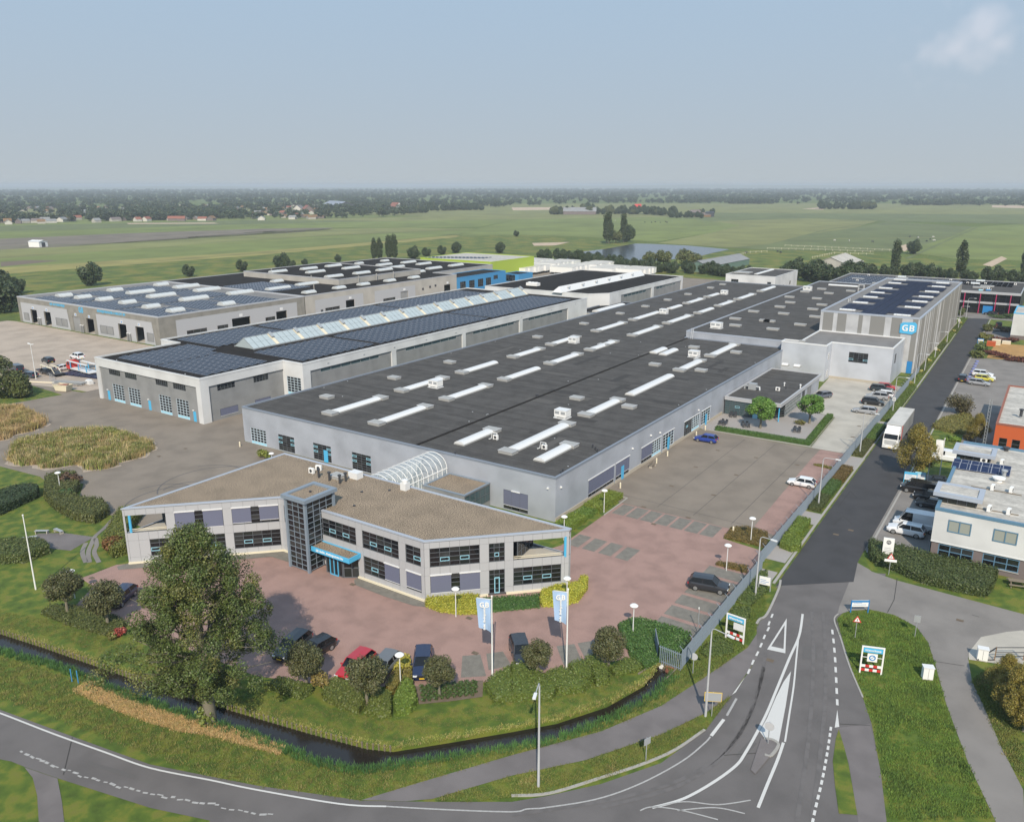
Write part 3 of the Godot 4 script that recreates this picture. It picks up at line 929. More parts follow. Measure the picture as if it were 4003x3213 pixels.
func solar_hall() -> void:
	var h := 9.2
	var poly := [Vector2(-118, -2.5), Vector2(-81.4, -2.5), Vector2(-81.4, -23), Vector2(-75.4, -23), Vector2(-75.4, -146), Vector2(-125, -146), Vector2(-125, -23), Vector2(-118, -23)]
	var t := thing("solar_roof_hall", "white-rimmed grey hall covered in solar panels with long glazed roof ridge", "building", Vector3(-98, 0, -74))
	roof(t, poly, h, M.felt_dark, M.white_wall, 0.3, 0.35)
	for i in [4, 5, 6, 7]:
		wall(t, face(poly[i], poly[(i + 1) % 8]), 0, h - 0.06, [], M.white_wall)
	# front: a white frame round a set-back grey wall
	var f := face(poly[0], poly[1])
	var field := R(1.1, 0.0, 34.1, 7.3)
	wall(t, f, 0, h - 0.06, [field], M.white_wall, 0.3, "frame_wall")
	var g := face(poly[0] + Vector2(0, -0.3), poly[1] + Vector2(0, -0.3))
	var wins := [R(4.5, 5.9, 4.2, 1.25), R(10.5, 5.9, 4.2, 1.25), R(21.4, 5.9, 4.1, 1.25), R(27.3, 5.9, 4.1, 1.25)]
	var doors := [R(5.2, 0.05, 4.15, 3.9), R(11.1, 0.05, 4.15, 3.9), R(22.0, 0.05, 4.0, 3.9), R(27.8, 0.05, 4.0, 3.9)]
	var b := B.new()
	wall_shape(b, g, 0, 7.3, wins + doors, 0.18, 1.1, 35.2)
	wp(t, "wall", b, M.grey_wall)
	for r in wins:
		win(t, g, r, 6, 3)
	for r in doors:
		sectional_door(t, g, r, 4, 7)
	for u in [2.95, 18.0, 33.1]:
		glazed_door(t, g, u, 0.85, 2.05)
		var l := B.new()
		l.obox(at(g, u + 0.2, 2.3, 0.12), Vector3(0.4, 0.14, 0.2), g.bs)
		wp(t, "wall_light", l, M.white)
	# right side, near part
	f = face(poly[1], poly[2])
	wall(t, f, 0, h - 0.06, [R(1.9, 0, 18.6, 7.25)], M.white_wall, 0.3, "frame_wall")
	g = face(poly[1] + Vector2(-0.3, 0), poly[2] + Vector2(-0.3, 0))
	var w2 := [R(4.0, 5.85, 4.2, 1.4), R(12.8, 5.75, 3.8, 1.4), R(4.15, 0.6, 4.3, 1.5), R(12.7, 0.6, 4.1, 1.5)]
	b = B.new()
	wall_shape(b, g, 0, 7.25, w2, 0.18, 1.9, 20.5)
	wp(t, "wall", b, M.grey_wall)
	for k in 4:
		if k < 2:
			win(t, g, w2[k], 5, 3)
		else:
			win(t, g, w2[k], 2, 1)
			blind(t, g, w2[k].grow(-0.05), 0.0, false)
	# the step
	f = face(poly[2], poly[3])
	var sd := R(0.85, 2.0, 4.3, 3.9)
	wall(t, f, 0, h - 0.06, [sd], M.white_wall)
	sectional_door(t, f, sd, 4, 7)
	# right side, long part in bays
	f = face(poly[3], poly[4])
	var bays := [R(2.05, 2.2, 25.4, 5.05), R(29.05, 2.2, 26.0, 5.05), R(56.5, 2.2, 26.0, 5.05), R(84.1, 2.2, 26.5, 5.05)]
	wall(t, f, 0, h - 0.06, bays, M.white_wall, 0.3, "frame_wall")
	g = face(poly[3] + Vector2(-0.3, 0), poly[4] + Vector2(-0.3, 0))
	for k in 4:
		var q: Rect2 = bays[k]
		var r := R([5.2, 32.8, 60.2, 87.8][k], 6.3, [18.2, 20.0, 19.8, 19.9][k], 0.8)
		b = B.new()
		wall_shape(b, g, q.position.y, q.end.y, [r], 0.15, q.position.x, q.end.x)
		wp(t, "wall", b, M.grey_wall)
		win(t, g, r, 6, 1, {"glass": M.glass_teal, "frame": M.galv})
	for u in [7.0, 18.0, 28.2, 40.0, 52.0, 66.0, 83.2, 100.0, 115.0]:
		slab(t, "overflow_spout", f, R(u, 7.9, 0.45, 0.2), 0.08, 0.1, M.galv)
	# glazed ridge
	var n := 15
	for k in n:
		var z0 := -28.0 - k * 7.7
		var z1 := z0 - 6.7
		for s in [-1, 1]:
			for row in 2:
				var y0 := 9.05 + row * 1.1
				var x0: float = -100.3 + s * (3.3 - row * 1.65)
				var x1: float = -100.3 + s * (1.65 - row * 1.63)
				for c in 4:
					var za := lerpf(z0, z1, c / 4.0) - 0.04
					var zb := lerpf(z0, z1, (c + 1) / 4.0) + 0.04
					b = B.new()
					if s > 0:
						b.quad(Vector3(x0, y0, za), Vector3(x0, y0, zb), Vector3(x1, y0 + 1.08, zb), Vector3(x1, y0 + 1.08, za))
					else:
						b.quad(Vector3(x0, y0, zb), Vector3(x0, y0, za), Vector3(x1, y0 + 1.08, za), Vector3(x1, y0 + 1.08, zb))
					wp(t, "ridge_pane", b, M.glass_sky)
		var fr := B.new()
		for s in [-1, 1]:
			fr.obox(Vector3(-100.3 + s * 1.65, 10.1, z1 - 0.5), Vector3(3.98, 0.1, 0.95), Basis(Vector3.BACK, -s * 0.588))
		wp(t, "ridge_gutter", fr, M.cream)
		var lv := B.new()
		lv.obox(Vector3(-99.4, 11.1, z1 - 0.5), Vector3(1.6, 0.25, 0.8), Basis(Vector3.BACK, -0.588))
		wp(t, "ridge_vent", lv, M.galv)
	var rf := B.new()
	for x in [-103.65, -96.95]:
		rf.box(Vector3(x - 0.12, 8.8, -143.6), Vector3(x + 0.12, 9.15, -27.9))
	rf.box(Vector3(-100.4, 11.18, -143.5), Vector3(-100.2, 11.32, -27.9))
	for k in n + 1:
		for s in [-1, 1]:
			rf.obox(Vector3(-100.3 + s * 1.65, 10.14, -28.0 - k * 7.7 + (1.0 if k == n else 0.0)), Vector3(3.98, 0.1, 0.1), Basis(Vector3.BACK, -s * 0.588))
	wp(t, "ridge_frame", rf, M.galv)
	for z in [-27.95, -143.5]:
		b = B.new()
		b.tri(Vector3(-103.6, 9.0, z), Vector3(-97.0, 9.0, z), Vector3(-100.3, 11.25, z))
		wp(t, "ridge_end_pane", b, M.glass_sky)
	# panels in rows across the roof, tipped towards the sun
	var spots := []
	var tip := Basis(Vector3.RIGHT, 0.15)
	for j in 52:
		var z := -26.5 - j * 2.2
		if absf(z + 48.2) < 1.0 or absf(z + 94.6) < 1.0:
			continue
		for i in 9:
			spots.append(Transform3D(tip, Vector3(-94.0 + i * 1.78 + 0.9, 9.08, z)))
			if j < 51:
				spots.append(Transform3D(tip, Vector3(-122.3 + i * 1.78 + 0.9, 9.08, z)))
	for j in 8:
		for i in 17:
			var x := -113.0 + i * 1.78 + (0.4 if i > 7 else 0.0)
			if j > 6 and x > -104:
				continue
			spots.append(Transform3D(tip, Vector3(x, 9.08, -6.3 - j * 2.2)))
	panels(t, spots, Vector3(1.7, 0.04, 1.85), M.panel)
	for k in 30:
		var p := Vector3(-76.4, 8.9, -24.5 - k * 4.1)
		if k > 26:
			p = Vector3(-112.0 + (k - 27) * 12.0, 8.9, -4.0)
		pipe(t, p, 0.14, 0.14, M.galv, false)

func workshop_hall() -> void:
	var h := 8.6
	var poly := rect(-241, -160, -45, -100)
	var t := thing("truck_workshop", "wide workshop with open truck doors and rows of rooflights and solar panels, far left", "building", Vector3(-200, 0, -72))
	roof(t, poly, h, M.felt_pale, M.pale_panel, 0.3, 0.6)
	for i in [2, 3]:
		wall(t, face(poly[i], poly[(i + 1) % 4]), 0, h - 0.06, [], M.warm_grey)
	var f := face(poly[0], poly[1])
	var doors := [R(7.9, 0, 4.2, 4.8), R(16.6, 0, 4.3, 4.8), R(34.3, 0, 4.3, 4.8), R(42.2, 0, 4.3, 4.8), R(60.0, 0, 4.3, 4.8), R(69.0, 0, 4.3, 4.8)]
	wall(t, f, 0, h - 0.06, doors, M.warm_grey, 0.4)
	# the paler raised fields round the doors
	for q in [[2.0, 32.5, 31.5, [0, 1]], [48.4, 78.6, 77.6, [4, 5]]]:
		var b := B.new()
		var g := face(poly[0] + Vector2(0, 0.05), poly[1] + Vector2(0, 0.05))
		wall_shape(b, g, 0.02, 6.75, q[3].map(func(k): return R(doors[k].position.x, 0.02, doors[k].size.x, 4.78)), 0.05, q[0], q[2])
		b.tri(at(g, q[2], 0.02), at(g, q[1], 0.02), at(g, q[2], 6.75))
		wp(t, "pale_cladding", b, M.pale_panel)
	for r in [R(3.3, 0.9, 3.3, 2.45), R(23.9, 0.9, 7.1, 2.5), R(50.0, 0.9, 7.2, 2.5), R(74.7, 0.95, 3.2, 2.5)]:
		win(t, f, r, 1 if r.size.x < 5 else 2, 1, {"glass": M.grey_wall, "inset": 0.08})
	slab(t, "closed_door", f, doors[2], -0.2, 0.05, M.grey_wall)
	var floor_b := B.new()
	floor_b.box(Vector3(-240.5, 0.0, -99), Vector3(-160.5, 0.07, -45.1))
	wp(t, "floor", floor_b, M.concrete)
	for u in [13.0, 14.2, 39.3, 40.4, 65.0, 66.2]: # posts of rolled bumpers beside the doors
		var b := B.new()
		b.obox(at(f, u, 1.2, 0.35), Vector3(0.5, 2.3, 0.3), f.bs)
		var o := wp(t, "wall_cabinet", b, M.grey_wall)
		var c := B.new()
		c.obox(at(f, u, 2.4, 0.35), Vector3(0.6, 0.15, 0.4), f.bs)
		part(o, "cabinet_top", c.mesh(), M.white)
	for k in 6:
		var r: Rect2 = doors[k]
		slab(t, "door_number", f, R(r.get_center().x - 0.6, 5.0, 1.2, 0.9), 0.1, 0.04, M.white_metal)
		lettering(t, "number", str(12 + k), f, r.get_center().x, 5.45, 0.55, 0.75, 0.12, M.blue_paint)
	lettering(t, "letters", "GB AUTOBEDRIJF", f, 26.0, 7.6, 0.95, 9.2, 0.04, M.cyan)
	lettering(t, "letters", "GB", f, 40.0, 7.2, 1.75, 2.5, 0.04, M.cyan)
	lettering(t, "letters", "BEDRIJFSWAGEN CONCEPT BV", f, 57.0, 7.65, 0.95, 15.2, 0.04, M.cyan)
	var g2 := face(poly[1], poly[2])
	var side := [R(8.8, 1.2, 7.0, 2.1), R(19.5, 1.2, 4.0, 2.1), R(25.0, 0, 7.0, 4.7), R(38.0, 1.2, 4.0, 2.2), R(42.5, 0, 4.5, 4.7)]
	wall(t, g2, 0, h - 0.06, side, M.warm_grey, 0.4)
	var pb := B.new()
	var g3 := face(poly[1] + Vector2(0.05, 0), poly[2] + Vector2(0.05, 0))
	wall_shape(pb, g3, 0.02, 6.9, side.map(func(r): return Rect2(r.position.x, maxf(0.02, r.position.y), r.size.x, r.size.y)), 0.05, 5.5, 51.5)
	wp(t, "pale_cladding", pb, M.pale_panel)
	for k in [0, 1, 3]:
		win(t, g2, side[k], 3, 2, {"inset": -0.1})
	for r in [side[2], side[4]]:
		slab(t, "door_number", g2, R(r.get_center().x - 0.6, 5.0, 1.2, 0.9), 0.1, 0.04, M.white_metal)
	var spots := []
	var domes := []
	for p: Vector3 in [Q(-228.3, 8.6, -54.41), Q(-219, 8.6, -55.89), Q(-208, 8.6, -56.95), Q(-194.8, 8.6, -57.04), Q(-180, 8.6, -55.87), Q(-166.5, 8.6, -55.16), Q(-165.6, 8.6, -72.76), Q(-228.3, 8.6, -72.72), Q(-229.4, 8.6, -91.84)]:
		domes.append([p, 4.6])
	for p: Vector3 in [Q(-215.4, 8.6, -74.53), Q(-201, 8.6, -73.12), Q(-216.3, 8.6, -93.47), Q(-201.7, 8.6, -91.8), Q(-184.9, 8.6, -74.54), Q(-184.9, 8.6, -93.08)]:
		domes.append([p, 9.5])
	for i in 41:
		for j in 24:
			var x := -231.5 + i * 1.76
			var z := -47.4 - j * 1.9
			if domes.any(func(d): return absf(x - d[0].x) < 3.2 and absf(z - d[0].z) < d[1] / 2 + 0.9) or i % 14 == 13 or j % 8 == 7:
				continue
			spots.append(Transform3D(Basis(Vector3.RIGHT, 0.16), Vector3(x, 8.45, z)))
	panels(t, spots, Vector3(1.7, 0.04, 1.6), M.panel)
	for d in domes:
		vault(t, Vector3(d[0].x, 8.3, d[0].z + d[1] / 2), Vector3(d[0].x, 8.3, d[0].z - d[1] / 2), 3.4, 1.05, M.dome, 3 if d[1] < 5 else 5)

func dome_row(t: Node3D, list: Array, y: float, l: float, w := 2.8, along_x := false) -> void:
	for p: Vector3 in list:
		var d := Vector3(l / 2, 0, 0) if along_x else Vector3(0, 0, -l / 2)
		vault(t, Vector3(p.x, y, p.z) - d, Vector3(p.x, y, p.z) + d, w, 0.85, M.dome, 3)

func beige_hall() -> void:
	var poly := [Vector2(-241, -100.2), Vector2(-160, -100.2), Vector2(-160, -185), Vector2(-172.6, -185), Vector2(-172.6, -229.5), Vector2(-241, -229.5)]
	var doors := [R(9.1, 1.0, 7.0, 2.3), R(19.2, 0, 4.4, 4.8), R(38.9, 1.0, 6.9, 2.2), R(48.9, 0, 4.4, 4.8), R(76.2, 0, 4.3, 4.8)]
	var t := hall("beige_hall", "long beige hall with raised roof box and many arched rooflights behind the workshop", poly, 8.6, M.beige_wall, M.felt_dark, M.pale_panel, {1: doors}, [0])
	var f := face(poly[1], poly[2])
	for q in [[4.5, 28.2, [0, 1]], [34.3, 57.7, [2, 3]]]:
		var b := B.new()
		var g := face(poly[1] + Vector2(0.05, 0), poly[2] + Vector2(0.05, 0))
		wall_shape(b, g, 0.02, 6.6, q[2].map(func(k): return Rect2(doors[k].position.x, maxf(0.02, doors[k].position.y), doors[k].size.x, doors[k].size.y)), 0.05, q[0], q[1])
		wp(t, "pale_cladding", b, M.pale_panel)
	for k in [0, 2]:
		win(t, f, doors[k], 4, 3, {"inset": -0.08})
	slab(t, "closed_door", f, R(48.9, 2.0, 4.4, 2.8), -0.2, 0.05, M.grey_wall)
	for k in [[62.0, 4.2], [66.5, 4.6], [70.0, 4.8], [7.0, 2.2]]:
		slab(t, "wall_cabinet", f, R(k[0], k[1], 0.9, 0.8), 0.15, 0.15, M.dark_metal)
	for k in [1, 3, 4]:
		slab(t, "door_number", f, R(doors[k].get_center().x - 0.6, 5.1, 1.2, 0.9), 0.2, 0.1, M.white_metal)
	var up := rect(-229.5, -174, -130, -178)
	for i in 4:
		wall(t, face(up[i], up[(i + 1) % 4]), 8.0, 10.5, [], M.beige_wall, 0.1, "upper_wall")
	roof(t, up, 10.6, M.felt_dark, M.pale_panel)
	dome_row(t, [Q(-215.6, 10.6, -136.4), Q(-214.4, 10.6, -152.1), Q(-214.6, 10.6, -166.6), Q(-183.2, 10.6, -136.5), Q(-182.9, 10.6, -151.6), Q(-184.1, 10.6, -166.4)], 10.3, 8.0)
	dome_row(t, [Q(-201.7, 10.6, -144.1), Q(-201.2, 10.6, -164)], 10.3, 9.0, 2.6)
	dome_row(t, [Q(-214.4, 8.6, -199.1), Q(-212.9, 8.6, -214.9), Q(-183.9, 8.6, -199.1), Q(-184.2, 8.6, -215.8), Q(-201.7, 8.6, -193.7), Q(-201.4, 8.6, -212.9)], 8.3, 9.0)
	dome_row(t, [Q(-228.5, 8.6, -196.9), Q(-227.8, 8.6, -214.2), Q(-179.5, 8.6, -184.3)], 8.3, 4.0)
	dome_row(t, [Q(-185.5, 8.6, -124.59), Q(-183.9, 8.6, -109.19)], 8.3, 10.0)
	dome_row(t, [Q(-166, 8.6, -107.7), Q(-166.6, 8.6, -122.94), Q(-166.8, 8.6, -135.8), Q(-166.8, 8.6, -150.6), Q(-166.4, 8.6, -164.7), Q(-202.3, 8.6, -124.26)], 8.3, 4.6, 3.0)
	var spots := []
	for j in 14:
		for i in 16:
			spots.append(Transform3D(Basis(Vector3.RIGHT, 0.16), Vector3(-206.0 + i * 1.76, 8.45, -103.0 - j * 1.3)))
	panels(t, spots, Vector3(1.7, 0.04, 1.1), M.panel)
	for p in [[-173.2, -140], [-173.2, -150], [-173.2, -160], [-168, -112], [-224, -140], [-190, -131], [-182, -131]]:
		pipe(t, Vector3(p[0], 8.3, p[1]), 0.14, 2.6, M.beige_wall)

func far_blocks() -> void:
	# blue unit
	var bl := [R(2.0, 1.6, 4.0, 3.4), R(8.5, 1.6, 4.0, 3.4), R(15.0, 1.6, 4.0, 3.4), R(21.0, 1.6, 4.0, 3.4), R(27.0, 3.8, 3.4, 1.8)]
	var t := hall("blue_unit", "bright blue building with tall windows between the beige hall and the trailers", rect(-172.4, -160, -185.4, -222), 7.0, M.blue_wall, M.felt_dark, M.blue_wall, {1: bl})
	for r in bl:
		win(t, face(Vector2(-160, -185.4), Vector2(-160, -222)), r, 3, 3)
	t = hall("blue_entrance_block", "small bright blue block with grey window beside the trailers", rect(-163, -154, -224, -236), 5.4, M.blue_wall, M.felt_dark, M.blue_wall)
	win(t, face(Vector2(-163, -224), Vector2(-152, -224)), R(2, 2, 5, 3), 3, 2, {"inset": 0.03})
	# lime shed
	var lp := [R(5, 6.4, 3, 0.9), R(12, 6.4, 3, 0.9), R(19, 6.4, 4, 0.9), R(27, 6.4, 3, 0.9), R(35, 6.4, 4, 0.9)]
	t = hall("lime_green_shed", "lime green shed with pale flat roof behind the beige hall", rect(-223, -178, -236, -275), 9.0, M.lime, M.membrane, M.lime, {0: lp})
	for r in lp:
		win(t, face(Vector2(-223, -236), Vector2(-178, -236)), r, 2, 1, {"frame": M.white_metal})
	var spots := []
	for i in 16:
		for j in 3:
			spots.append(Transform3D(Basis(Vector3.RIGHT, 0.16), Vector3(-221.0 + i * 1.8, 8.85, -238 - j * 3.0 - i * 0.9)))
	panels(t, spots, Vector3(1.7, 0.04, 1.5), M.panel)
	# black-roofed hall with ridge
	var poly := [Vector2(-126, -158.5), Vector2(-82.5, -160), Vector2(-77.3, -166), Vector2(-77.3, -232.5), Vector2(-126, -232.5), Vector2(-126, -176), Vector2(-137, -176), Vector2(-137, -174.5), Vector2(-126, -174.5)]
	t = thing("black_roof_hall", "white-walled hall with black roof and pale sawtooth ridge behind the solar hall", "building", Vector3(-100, 0, -195))
	poly = [Vector2(-126, -158.5), Vector2(-82.5, -160), Vector2(-77.3, -166), Vector2(-77.3, -232.5), Vector2(-126, -232.5)]
	roof(t, poly, 8.5, M.felt_dark, M.white_wall)
	for i in 5:
		var f := face(poly[i], poly[(i + 1) % 5])
		if i != 2:
			wall(t, f, 0, 8.44, [], M.white_wall)
			continue
		var bays := [R(9.0, 1.5, 26.5, 5.3), R(37.5, 1.5, 27.5, 5.3)]
		wall(t, f, 0, 8.44, bays, M.white_wall, 0.3, "frame_wall")
		var g := face(poly[2] + Vector2(-0.3, 0), poly[3] + Vector2(-0.3, 0))
		for q: Rect2 in bays:
			var r := R(q.position.x + 3.0, 5.6, 19.0, 0.9)
			var b := B.new()
			wall_shape(b, g, q.position.y, q.end.y, [r], 0.15, q.position.x, q.end.x)
			wp(t, "wall", b, M.grey_wall)
			win(t, g, r, 6, 1, {"glass": M.glass_teal, "frame": M.galv})
	var rb := B.new()
	for s in [0, 1]:
		var x0 := -96.6
		var x1 := -92.6
		rb.quad(Vector3(x1, 8.2, -158.6), Vector3(x1, 8.2, -228), Vector3(-94.6, 10.2, -228), Vector3(-94.6, 10.2, -160))
		rb.quad(Vector3(x0, 8.2, -228), Vector3(x0, 8.2, -158.6), Vector3(-94.6, 10.2, -160), Vector3(-94.6, 10.2, -228))
		rb.tri(Vector3(x0, 8.2, -158.6), Vector3(x1, 8.2, -158.6), Vector3(-94.6, 10.2, -160))
		rb.tri(Vector3(x1, 8.2, -228), Vector3(x0, 8.2, -228), Vector3(-94.6, 10.2, -228))
		break
	var ridge := wp(t, "roof_ridge", rb, M.skylight)
	for k in 6:
		var v := B.new()
		v.obox(Vector3(-93.3, 9.7, -165.0 - k * 10.5), Vector3(0.9, 0.5, 0.9))
		part(ridge, "ridge_vent", v.mesh(), M.white_wall)
	var hv := B.new()
	hv.box(Vector3(-113.4, 8.6, -170), Vector3(-108.6, 9.7, -167.5))
	var u := wp(t, "roof_plant", hv, M.white)
	for k in 3:
		var fan := B.new()
		fan.lathe([Vector2(0.6, 9.704), Vector2(0.6, 9.95), Vector2(0, 9.95)], Vector3(-112.5 + k * 1.5, 0, -168.7), 10)
		part(u, "fan", fan.mesh(), M.white_metal)
	t = hall("low_flat_unit", "small low building with one long arched rooflight beside the big grey hall", rect(-80, -66.3, -146.3, -176), 4.4, M.beige_wall, M.felt_dark, M.hall_trim)
	vault(t, Vector3(-73.6, 4.1, -149), Vector3(-73.6, 4.1, -168.5), 3.0, 0.7, M.skylight)
	t = hall("white_depot", "plain white depot with grey roof at the far end of the big hall", rect(-67.2, -45.7, -256, -290), 8.0, M.white_wall, M.felt, M.white_wall, {1: [R(8, 1.5, 1.6, 1.6), R(12, 2.0, 1.4, 1.4), R(22, 2.6, 1.6, 1.6)], 0: [R(2.5, 4.6, 3.2, 1.3), R(11.5, 2.6, 4.5, 1.4), R(18.2, 4.0, 1.6, 1.6)]})
	for r in [R(8, 1.5, 1.6, 1.6), R(12, 2.0, 1.4, 1.4), R(22, 2.6, 1.6, 1.6)]:
		win(t, face(Vector2(-45.7, -256), Vector2(-45.7, -290)), r, 1, 1)
	for r in [R(2.5, 4.6, 3.2, 1.3), R(11.5, 2.6, 4.5, 1.4), R(18.2, 4.0, 1.6, 1.6)]:
		win(t, face(Vector2(-67.2, -256), Vector2(-45.7, -256)), r, 3, 1)
	vault(t, Vector3(-56, 7.7, -262), Vector3(-56, 7.7, -286), 1.6, 0.4, M.skylight)
	hatch(t, Vector3(-63, 7.7, -266), 7.0, 6.0)
	# offices at the end of the street
	poly = rect(-23, 43, -249, -290)
	t = hall("street_end_offices", "dark glazed two-storey offices with red columns at the end of the street", poly, 8.0, M.dark_metal, M.felt, M.pale_panel, {}, [0])
	var f2 := face(poly[0], poly[1])
	win(t, f2, R(0.1, 4.3, 65.8, 2.8), 30, 2, {"inset": -0.6, "glass": M.glass, "frame": M.navy})
	win(t, f2, R(0.1, 0.1, 65.8, 3.4), 30, 2, {"inset": -0.6, "glass": M.glass, "frame": M.navy})
	slab(t, "floor_band", f2, R(0, 3.55, 66, 0.7), -0.3, 0.5, M.pale_panel)
	slab(t, "fascia", f2, R(0, 7.15, 66, 0.7), 0.1, 0.8, M.pale_panel)
	for uu in [48.5, 53.5, 58.5, 63.0]:
		var col := B.new()
		col.tube([at(f2, uu, 0, 0.6), at(f2, uu, 7.2, 0.6)], 0.16, 0.16, 6)
		wp(t, "column", col, M.magenta)
	slab(t, "entrance_door", f2, R(54.8, 0.05, 3.2, 2.8), -0.2, 0.1, M.blue_paint)
	rng.seed = 31
	for k in 22:
		var p := Vector3(rng.randf_range(-20, 41), 7.7, rng.randf_range(-286, -253))
		if k % 3 == 0:
			hatch(t, p, 4.5, 2.2)
		elif k % 3 == 1:
			condenser(t, p)
		else:
			dome_row(t, [p], 7.6, 3.0, 2.4, true)
	spots = []
	for j in 8:
		for i in 22:
			spots.append(Transform3D(Basis(Vector3.RIGHT, 0.2), Vector3(-20.0 + i * 1.85, 7.85, -254 - j * 3.9)))
			spots.append(Transform3D(Basis(Vector3.RIGHT, 0.2), Vector3(21.5 + (i % 10) * 1.85, 7.85, -272 - j * 1.9)))
	panels(t, spots, Vector3(1.7, 0.04, 1.5), M.panel)

func farm_shed(called: String, label: String, c: Vector2, half: Vector2, turn: float, eave: float, ridge: float, wm: Material, rm: Material) -> Node3D: # gable barn, ridge along its own x
	var t := thing(called, label, "shed", v3(c), turn)
	var b := B.new()
	var x := half.x
	var z := half.y
	for s in [-1, 1]:
		b.quad(Vector3(-x * s, 0, z * s), Vector3(x * s, 0, z * s), Vector3(x * s, eave, z * s), Vector3(-x * s, eave, z * s))
		b.quad(Vector3(x * s, 0, z * s), Vector3(x * s, 0, -z * s), Vector3(x * s, eave, -z * s), Vector3(x * s, eave, z * s))
		b.tri(Vector3(x * s, eave, z * s), Vector3(x * s, eave, -z * s), Vector3(x * s, ridge, 0))
	part(t, "wall", b.mesh(), wm)
	for s in [-1, 1]:
		var r := B.new()
		var a := atan2(ridge - eave, z)
		r.obox(Vector3(0, (eave + ridge) / 2 + 0.08, s * z / 2), Vector3(x * 2 + 0.8, 0.14, z / cos(a) + 0.5), Basis(Vector3.RIGHT, s * a))
		part(t, "roof", r.mesh(), rm)
	var d := B.new()
	d.box(Vector3(x + 0.01, 0, -1.6), Vector3(x + 0.06, eave * 0.85, 1.6))
	part(t, "door", d.mesh(), M.dark_metal)
	return t

# ---------------------------------------------------------------- the office in front
func clad(t: Node3D, f: Dictionary, us: Array, vs: Array, holes: Array, m: Material) -> void: # flat metal panels with open joints
	for i in us.size() - 1:
		for j in vs.size() - 1:
			var r := R(us[i], vs[j], us[i + 1] - us[i], vs[j + 1] - vs[j])
			if holes.any(func(h): return h.grow(-0.02).intersects(r)):
				continue
			slab(t, "cladding_panel", f, r.grow(-0.011), 0.03, 0.028, m)

func cuts(holes: Array, l: float, step: float) -> Array:
	var c := [0.0, l]
	for h: Rect2 in holes:
		c.append_array([h.position.x, h.end.x])
	c.sort()
	var out := [c[0]]
	for i in range(1, c.size()):
		if c[i] - out[-1] < 0.05:
			continue
		var gap: float = c[i] - out[-1]
		var k := maxi(1, roundi(gap / step))
		var a: float = out[-1]
		for j in k:
			out.append(a + gap * (j + 1) / k)
	return out

